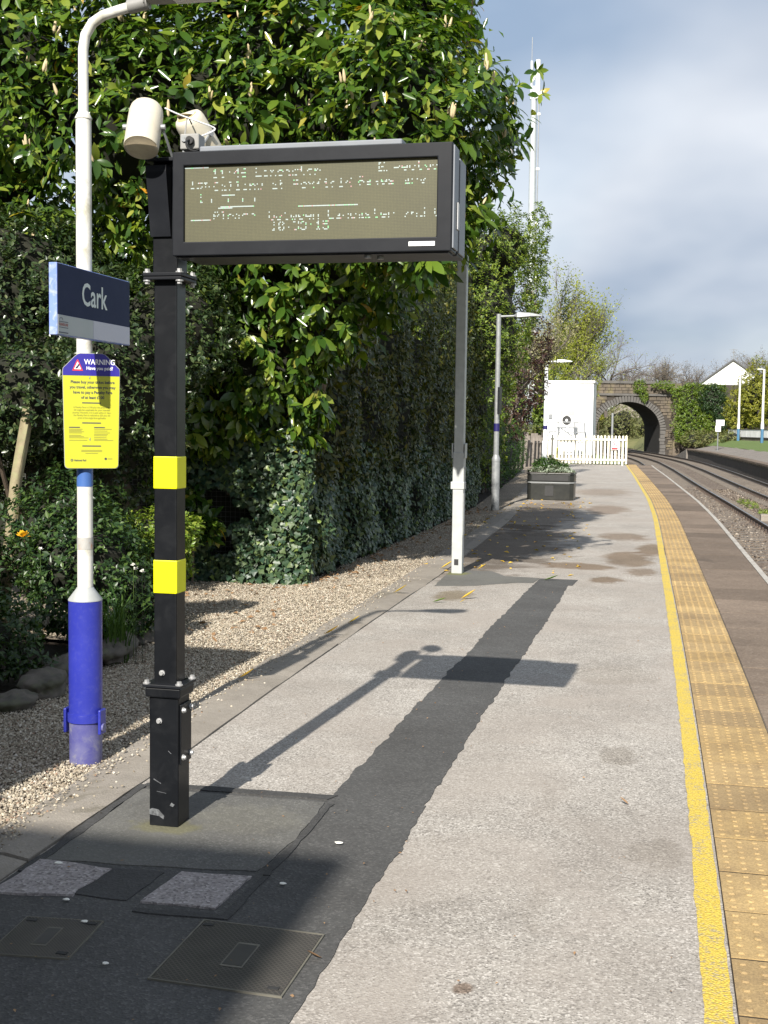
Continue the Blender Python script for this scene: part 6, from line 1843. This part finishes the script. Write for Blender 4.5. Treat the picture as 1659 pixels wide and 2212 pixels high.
# strap-leaved clump
gc = thing('grass_clump', 'clump of arching strap leaves right of the blue base', 'plant', (-3.78, 8.05, 0))
gme = fast_mesh('blade', *(lambda V, F: (V, F))(np.array([(-.006, 0, 0), (.006, 0, 0), (-.006, .02, .16), (.006, .02, .16), (-.005, .08, .30), (.005, .08, .30), (-.003, .18, .36), (.003, .18, .36), (0, .27, .34)]),
                                               [np.array([(0, 1, 3, 2), (2, 3, 5, 4), (4, 5, 7, 6)]), np.array([(6, 7, 8)])]), 'leaf_grass')
for k in range(110):
    c = (-3.78, 8.05) if k < 70 else (-4.0, 8.3)
    M = Matrix.Translation((c[0] + fl_rng.normal() * .05, c[1] + fl_rng.normal() * .05, -.03)) @ Matrix.Rotation(fl_rng.uniform(0, 6.28), 4, 'Z') @ Matrix.Diagonal((1, fl_rng.uniform(.6, 1.2), fl_rng.uniform(.8, 1.5), 1))
    link('blade', gme, gc, M)

# edging rocks
def rock(lab, c, s, seed):
    import bmesh
    r_ = np.random.default_rng(seed)
    bm = bmesh.new(); bmesh.ops.create_icosphere(bm, subdivisions=4, radius=1)
    ph_ = r_.uniform(0, 6, 6)
    for v in bm.verts:
        q = v.co
        k = 1 + .16 * math.sin(q.x * 3 + ph_[0]) * math.sin(q.y * 3 + ph_[1]) + .10 * math.sin(q.z * 6 + ph_[2]) + .07 * math.sin(q.x * 9 + ph_[3]) * math.sin(q.y * 8 + ph_[4])
        k += .05 * math.sin(q.x * 17 + ph_[5]) * math.sin(q.y * 15 + q.z * 13) + r_.normal() * .008
        k = round(k * 14) / 14 * .6 + k * .4
        v.co = Vector((q.x * s[0] * k, q.y * s[1] * k, max(q.z, -.5) * s[2] * .8 * k))
    me = bpy.data.meshes.new('rock'); bm.to_mesh(me); bm.free(); me.materials.append(MATS['rock'])
    for p_ in me.polygons: p_.use_smooth = True
    o = link('rock', me, None, Matrix.Translation(c) @ Matrix.Rotation(r_.uniform(-.4, .4), 4, 'Z'))
    return tag(o, lab, 'rock', 'rocks edging the flower bed')
rock('large flat rock edging the bed just left of the black post', (-3.86, 8.2, .06), (.13, .42, .14), 1)
rock('dark rock edging the bed behind the blue base', (-3.84, 7.45, .04), (.14, .28, .13), 2)
rock('mossy rock edging the bed just left of the blue base', (-3.78, 6.95, .04), (.15, .24, .13), 3)
rock('rounded rock edging the bed, second from the picture edge', (-3.74, 6.55, .02), (.13, .17, .09), 4)
rock('brownish rock edging the bed at the left picture edge', (-3.85, 6.2, .01), (.14, .2, .08), 5)
rock('low rock at the end of the bed behind the black post', (-4.0, 8.75, .02), (.16, .2, .10), 6)

# clipped hedge just outside the left of the view, shading the gravel
ch = bush('clipped_hedge', 'dense clipped hedge left of the gravel whose shade falls over the bed', [(-3.98, 3.45, 1.7, .84, .74, 1.8), (-3.98, 2.5, 1.7, .84, .9, 1.8), (-3.98, 1.5, 1.7, .84, .9, 1.8), (-4.9, 3.3, 1.7, .9, .9, 1.8), (-6.0, 3.4, 1.7, .9, .9, 1.8), (-7.2, 3.6, 1.7, .9, .9, 1.8)], 4200, .085, 'leaf_small', T_SIMPLE, 51, 0, k=5)
m_ = MB(); m_.box(-9.0, -3.17, .9, 4.05, -.05, 3.2); m_.build('shadow_core', 'hedge_core', ch)  # plain box added inside the hedge so that its shadow is solid

# fallen leaves
def fallen(lab, x, y_, s, rot, mat='leaf_fallen_yellow', z=.008, tilt=.3):
    V0, Fs = leaf_template(.34, -.28, .5)
    me = fast_mesh('fallen_leaf', V0, [np.array(f) for f in Fs], mat)
    o = link('fallen_leaf', me, None, Matrix.Translation((x, y_, z)) @ Matrix.Rotation(rot, 4, 'Z') @ Matrix.Rotation(tilt, 4, 'X') @ Matrix.Scale(s, 4))
    return tag(o, lab, 'leaf', 'fallen leaves')
fallen('curled yellow leaf lying alone on the pale asphalt before the galvanised post', -1.93, 11.85, .17, -1.3)
fallen('small orange leaf scrap beside the curled yellow leaf', -1.90, 11.6, .07, -1.5)
fallen('dull green-yellow leaf flat on the asphalt left of the curled one', -2.16, 11.55, .14, -1.5, 'leaf_fallen_green', tilt=.05)
fallen('green leaf on the dark cross patch right of the galvanised post', -1.29, 13.6, .17, -1.6, 'leaf_fallen_green', tilt=.1)
fallen('bright yellow leaf on the kerb midway to the galvanised post', -2.62, 11.9, .16, -1.5, z=.03)
fallen('yellow leaf on the kerb nearest the display board', -2.62, 9.35, .15, -1.7, z=.03)
fallen('yellow leaf on the kerb beside the lamp head shadow', -2.58, 9.95, .12, -1.4, z=.03)
fallen('yellow leaf on the kerb near the black post', -2.70, 7.55, .13, -1.5, z=.03)
fallen('orange leaf at the foot of the galvanised post', -2.55, 14.15, .17, -1.3, z=.03)
fallen('pale yellow leaf right of the galvanised post foot', -2.15, 14.35, .13, -1.4)
fallen('brown leaf on the gravel behind the black post', -3.35, 8.9, .08, 1.0, 'leaf_dead', z=.0)
fallen('dry brown curl on the pale asphalt near the yellow line', -.12, 5.55, .05, 1.2, 'leaf_dead')
fallen('reddish dead leaf at the corner of the large inspection cover', -1.02, 3.66, .06, 2.2, 'leaf_dead')
lf = np.random.default_rng(77)
n = 260
Yl = lf.uniform(14, 30, n); Xl = KOUT(Yl) + lf.random(n) ** 1.4 * 1.9
me = leaves_mesh('leaf_litter', T_SIMPLE, np.stack([Xl, Yl, np.full(n, .012)], 1), norm(lf.normal(size=(n, 3)) * (1, 1, .08)), norm(UP + lf.normal(size=(n, 3)) * .2), lf.uniform(.03, .10, n), 'leaf_fallen_yellow')
tag(link('leaf_litter', me), 'scattered small yellow leaves in the hedge shade on the platform', 'leaves', kind='stuff')
n = 520
Yl = lf.uniform(9, 26, n); Xl = np.where(Yl < 12.7, lf.uniform(-5.2, -3.2, n), hx(Yl) + .05 + np.abs(lf.normal(size=n)) * .22)
me = leaves_mesh('hedge_litter', T_SIMPLE, np.stack([Xl, Yl, np.full(n, -.004)], 1), norm(lf.normal(size=(n, 3)) * (1, 1, .15)), norm(UP + lf.normal(size=(n, 3)) * .4), lf.uniform(.03, .09, n), 'leaf_dead')
tag(link('hedge_litter', me), 'dry brown leaves littering the gravel along the hedge foot', 'leaves', kind='stuff')
n = 420
Yl = lf.uniform(2.6, 13, n); Xl = np.where(lf.random(n) < .6, lf.uniform(-3.6, -.95, n), lf.uniform(-2.3, .1, n))
me = leaves_mesh('grit', T_SIMPLE, np.stack([Xl, Yl, np.full(n, .0135)], 1), norm(lf.normal(size=(n, 3)) * (1, 1, .1)), norm(UP + lf.normal(size=(n, 3)) * .3), lf.uniform(.006, .018, n), 'leaf_dead')
tag(link('grit', me), 'tiny dry leaf crumbs and grit strewn over the platform', 'debris', kind='stuff')
for i, (x, y_, s) in enumerate([(-1.245, 4.70, .017), (-1.33, 4.22, .013), (-2.22, 4.2, .016), (-2.02, 3.88, .012), (-1.87, 3.72, .012), (-2.36, 5.58, .014), (-2.37, 5.75, .012), (-1.66, 3.44, .011)]):
    m_ = MB(); m_.tube([(0, 0, 0), (0, 0, .0022), (0, 0, .003)], [s, s * .9, s * .5], 9)
    V = [(v[0] * (1 + .25 * math.sin(k * 2.1 + i)), v[1] * .75, v[2]) for k, v in enumerate(m_.V)]; m_.V = V
    tag(m_.build('gum_spot', 'petal_white', None, mw=Matrix.Translation((x, y_, .0135 if x > -1.45 or y_ < 4 else .026 if x < -2.34 else .0145))), 'small whitish gum spot ' + ('on the dark strip right of the black post', 'on the dark strip beyond the pale square', 'on the left pale square', 'on dark asphalt below the left pale square', 'on the smaller inspection cover', 'on the kerb edge behind the black post, nearer', 'on the kerb edge behind the black post, farther', 'between the two inspection covers')[i], 'gum', 'gum spots')

# planter plants
t = thing('planter_plants', 'silvery trailing plants and green foliage growing in the black planter', 'plant', (-2.62, 29.1, .65))
rng = np.random.default_rng(61)
p, nn = blob_points([(-2.62, 29.1, .66, .52, .38, .13)], 420, rng, cull=.5)
P, A, Nn, S, _ = shoots(p, nn, rng, .07, 5, .2, .5); foliage(t, T_SIMPLE, P, A, Nn, S, 'leaf_silver', 0)
p, nn = blob_points([(-2.75, 29.15, .78, .30, .25, .22), (-2.45, 29.2, .74, .2, .2, .14)], 320, rng, cull=.5)
P, A, Nn, S, _ = shoots(p, nn, rng, .10, 5, .1, .8); foliage(t, T_NARROW, P, A, Nn, S, 'leaf_lowhedge', 0)

# ------------------------------------------------------------------ trees along the left beyond
bush('ivy_tree', 'sunlit ivy-clad tree standing over the hedge beside the grey lamp column', [(-4.65, 27.6, 2.6, 1.15, 1.9, 2.6), (-4.35, 28.6, 5.0, 1.35, 2.1, 1.75), (-3.95, 28.0, 3.9, .95, 1.6, 1.6), (-5.4, 27.0, 5.2, 1.3, 1.7, 1.5), (-3.75, 28.3, 5.7, .85, 1.4, .9), (-4.9, 25.5, 3.6, .9, 1.6, 1.2)], 6800, .085, 'leaf_tree', T_SIMPLE, 71, 0, k=5, cat='tree')
bush('low_hedge', 'low bright green clipped hedge right of the grey lamp column', [(-4.65, 32, 1.0, .6, 3, 1.15), (-5.1, 38, .95, .6, 4, 1.1), (-5.55, 44, .8, .55, 4, 1.0)], 3200, .07, 'leaf_lowhedge', T_SIMPLE, 72, 0, k=5, cat='hedge')
bush('copper_shrub', 'dark purple-leaved tree in front of the tall mast', [(-4.15, 36.5, 4.0, .45, .9, 1.9), (-4.4, 37, 2.6, .5, .9, 1.3), (-3.7, 36.5, 4.1, .35, .6, .8), (-3.85, 36.6, 2.9, .4, .7, .6)], 620, .11, 'leaf_copper', T_SIMPLE, 73, 0, k=5, cat='tree', stem=False, heart=0)
trunk('thin_sapling', 'thin dark sapling stem under the purple-leaved tree', [(-4.9, 37.2, -.05), (-4.8, 37, 1.2), (-4.4, 36.8, 2.6), (-4.15, 36.6, 4.6)], [.05, .045, .035, .015], 'bark', 'tree')
bush('dark_shrub', 'dark leafy sapling rising beside the mast above the copper tree', [(-4.15, 38.5, 6.6, .45, .8, 1.6), (-4.05, 38.5, 7.7, .38, .7, .9)], 420, .11, 'leaf_tree', T_SIMPLE, 74, 0, k=5, cat='tree', stem=False, heart=0)
def spring_tree(name, lab, base_, h_, r0, lean, kids, levels, leafn, leaf, lmat, bmat, seed, cat='tree', lr_=.62, spread=.75, trop=.15, first=.3):
    r_ = np.random.default_rng(seed)
    t = thing(name, lab, cat, base_)
    mb_, tips_ = branch_tree(base_, h_, r_, r0, levels, kids, lean, spread, lr_, trop, first=first)
    mb_.build('branches', bmat, t)
    if leafn:
        T = np.array([q[0] for q in tips_]); D = np.array([q[1] for q in tips_])
        i = r_.integers(0, len(T), leafn)
        pos = T[i] + r_.normal(size=(leafn, 3)) * leaf * 1.6
        me_ = leaves_mesh('foliage', T_SIMPLE, pos, norm(r_.normal(size=(leafn, 3))), norm(r_.normal(size=(leafn, 3)) + UP * .6), leaf * r_.uniform(.6, 1.3, leafn), lmat)
        tag(link('foliage', me_, t), kind='stuff')
    return t
spring_tree('pale_conifer', 'pale feathery twiggy tree just right of the tall mast', (-6.4, 47, -.05), 9.0, .09, (.30, 0, .3), (13, 7, 5, 4), 3, 4200, .10, 'leaf_pale', 'twig_grey', 81, spread=.7, trop=.35, lr_=.36, first=.62)
spring_tree('spring_tree', 'wind-swept tree with thin pale twigs and yellow-green buds behind the cabin', (-8.8, 84, -.1), 12.2, .22, (.42, 0, .2), (7, 6, 5, 5), 4, 9500, .16, 'leaf_spring', 'twig_grey', 82, spread=.62, trop=.30, lr_=.58, first=.12)
spring_tree('spring_tree', 'smaller yellow-green budding tree between the cabin roof and the bridge', (-10.5, 146, 3), 11.5, .22, (.30, 0, .15), (7, 6, 5, 5), 4, 7500, .16, 'leaf_spring', 'twig_grey', 83, spread=.7, trop=.25, lr_=.58, first=.1)
spring_tree('bare_tree', 'bare brown twiggy tree at the left end of the bridge parapet', (-7.2, 150, 3.0), 10, .22, (.25, 0, .1), (7, 6, 5, 5), 4, 700, .15, 'leaf_spring', 'twig_grey', 84, spread=.8, trop=.15, lr_=.58, first=.1)
bush('hazel', 'yellow-green budding hazel left of the cabin roof', [(-7.0, 71, 5.6, 1.7, 2, 2.6), (-5.2, 74, 5.2, 1.6, 2, 2.2)], 1900, .13, 'leaf_spring', T_SIMPLE, 98, 0, k=3, cat='tree', heart=0)
bush('bank_shrub', 'green scrub filling the gap left of the white cabin', [(-8.6, 66, 2.4, 1.9, 2.5, 2.4), (-7.3, 72, 3.2, 1.6, 2.5, 2.2), (-10, 75, 4, 2.5, 3, 4)], 2200, .20, 'leaf_tree', T_SIMPLE, 85, 0, k=5)
bush('bank_shrub', 'reddish-leaved low shrub over the board fence', [(-6.35, 56, 1.35, .55, 1.0, .55)], 260, .13, 'leaf_bank', T_SIMPLE, 86, 0, k=5)
bush('bank_scrub', 'olive scrub on the bank beyond the cabin left of the arch', [(-13.0, 126, 3.0, 3.5, 3, 3.2), (-9.4, 130, .8, 1.0, 2, 1.6)], 1600, .30, 'leaf_bank', T_SIMPLE, 87, 0, k=5)
bush('bridge_ivy', 'bright green ivy hanging over the bridge parapet above the arch', [(-3.0, 134.9, 6.1, .75, .3, .8), (-2.5, 134.95, 5.2, .45, .25, .8), (-.6, 134.9, 6.35, 1.3, .3, .45), (.5, 135.0, 5.9, .7, .3, .5)], 560, .17, 'leaf_bridgeivy', T_SIMPLE, 88, 0, k=4, cat='ivy', stem=False, heart=0)
bush('wall_ivy', 'thick sunlit ivy covering the retaining wall right of the arch', [(2.4, 134.6, 4.6, 1.9, .6, 1.9), (2.2, 134.4, 2.2, 1.7, .8, 2.4), (4.8, 134.5, 3.4, 1.6, .7, 2.9), (3.4, 134.6, 6.0, 2.6, .5, .6)], 3000, .19, 'leaf_bridgeivy', T_SIMPLE, 89, 0, k=4, cat='ivy', stem=False)
bush('wall_ivy', 'patch of darker ivy on the retaining wall below the white house', [(4.6, 133.9, 4.9, 1.5, .6, 1.6), (5.7, 133.7, 3.4, 1.0, .6, 1.6)], 1000, .19, 'leaf_darkivy', T_SIMPLE, 90, 0, k=4, cat='ivy', stem=False)
bush('bank_scrub', 'brownish bramble scrub at the foot of the ivy wall', [(4.2, 122, .7, 1.6, 3, 1.0), (2.6, 127, .4, 1.2, 3, 1.2), (6.0, 116, .9, 1.4, 3, .8)], 1100, .22, 'leaf_bank', T_SIMPLE, 91, 0, k=4)
bush('golden_tree', 'yellow-green leafy tree beside the ivy wall below the house', [(7.2, 122, 3.6, 1.9, 2, 3.0), (8.6, 120, 5.2, 2.2, 2.2, 3.0)], 2300, .22, 'leaf_golden', T_SIMPLE, 92, 0, k=5, cat='tree')
bush('golden_tree', 'taller yellow-green tree at the right picture edge behind the lamps', [(10.6, 116, 5.6, 2.0, 2.5, 4.2), (12.5, 115, 6.5, 2.2, 2.5, 4.6), (9.6, 114, 3.0, 1.6, 2, 2.4)], 2600, .22, 'leaf_golden', T_SIMPLE, 93, 0, k=5, cat='tree')
bush('dark_conifer', 'dark evergreen top at the far right edge', [(13.4, 130, 10.2, 1.4, 1.4, 2.2), (14.2, 130, 8.0, 2.0, 1.8, 3.0)], 900, .24, 'leaf_darkivy', T_SIMPLE, 94, 0, k=5, cat='tree')
bush('cutting_scrub', 'olive green scrub seen through the bridge arch', [(-6.5, 182, 2.0, 3.2, 4, 3.6), (-11.5, 186, 3.0, 4, 4, 3.8), (-2.6, 178, 1.6, 2.6, 4, 2.8)], 2600, .28, 'leaf_bank', T_SIMPLE, 95, 0, k=4)
bush('gorse_bush', 'small yellow flowering bush seen through the arch', [(-9.6, 178, 3.2, .8, .6, .5)], 120, .22, 'leaf_golden', T_SIMPLE, 96, 0, k=4, heart=0)
bush('cutting_tree', 'green tree behind the arch opening', [(-15, 200, 5.5, 5, 4, 4.5), (-20, 205, 6.5, 6, 4, 5)], 1500, .42, 'leaf_tree', T_SIMPLE, 97, 0, k=4, cat='tree')
for i, (lab, x, y_, h_, r0) in enumerate([('distant bare brown tree just right of the bridge parapet ivy', -1.2, 255, 11.5, .45), ('distant bare brown tree left of the first, over the parapet', -8.5, 262, 11, .45), ('distant grey-green tree in the middle of the skyline gap', 4.4, 270, 11.5, .45),
                                          ('distant broad brown tree touching the white house roof', 13.2, 268, 13, .5), ('distant brown tree half hidden behind the house gable', 19.5, 275, 14, .5)]):
    spring_tree('distant_tree', lab, (x, y_, 3.5), h_, r0, (0, 0, 0), (8, 6, 6, 5), 4, 4200, .24, 'leaf_twiggy', 'twig_grey', 101 + i, spread=.85, trop=.10, lr_=.62, first=.15)
weeds = thing('track_weeds', 'small bright green weeds sprouting between the tracks', 'weeds', (tx(46) + 4.2, 46, -1.1))
rng = np.random.default_rng(62)
p, nn = blob_points([(tx(46) + 4.15, 46, -1.0 + 1.1, .25, .5, .12), (tx(43) + 4.2, 43, .08, .2, .5, .08), (tx(48) + 4.1, 48.5, .08, .25, .4, .12)], 160, rng)
P, A, Nn, S, _ = shoots(p, nn, rng, .09, 5, .1, .8); P = P - UP * 1.12
foliage(weeds, T_NARROW, P, A, Nn, S, 'leaf_bright', 0)
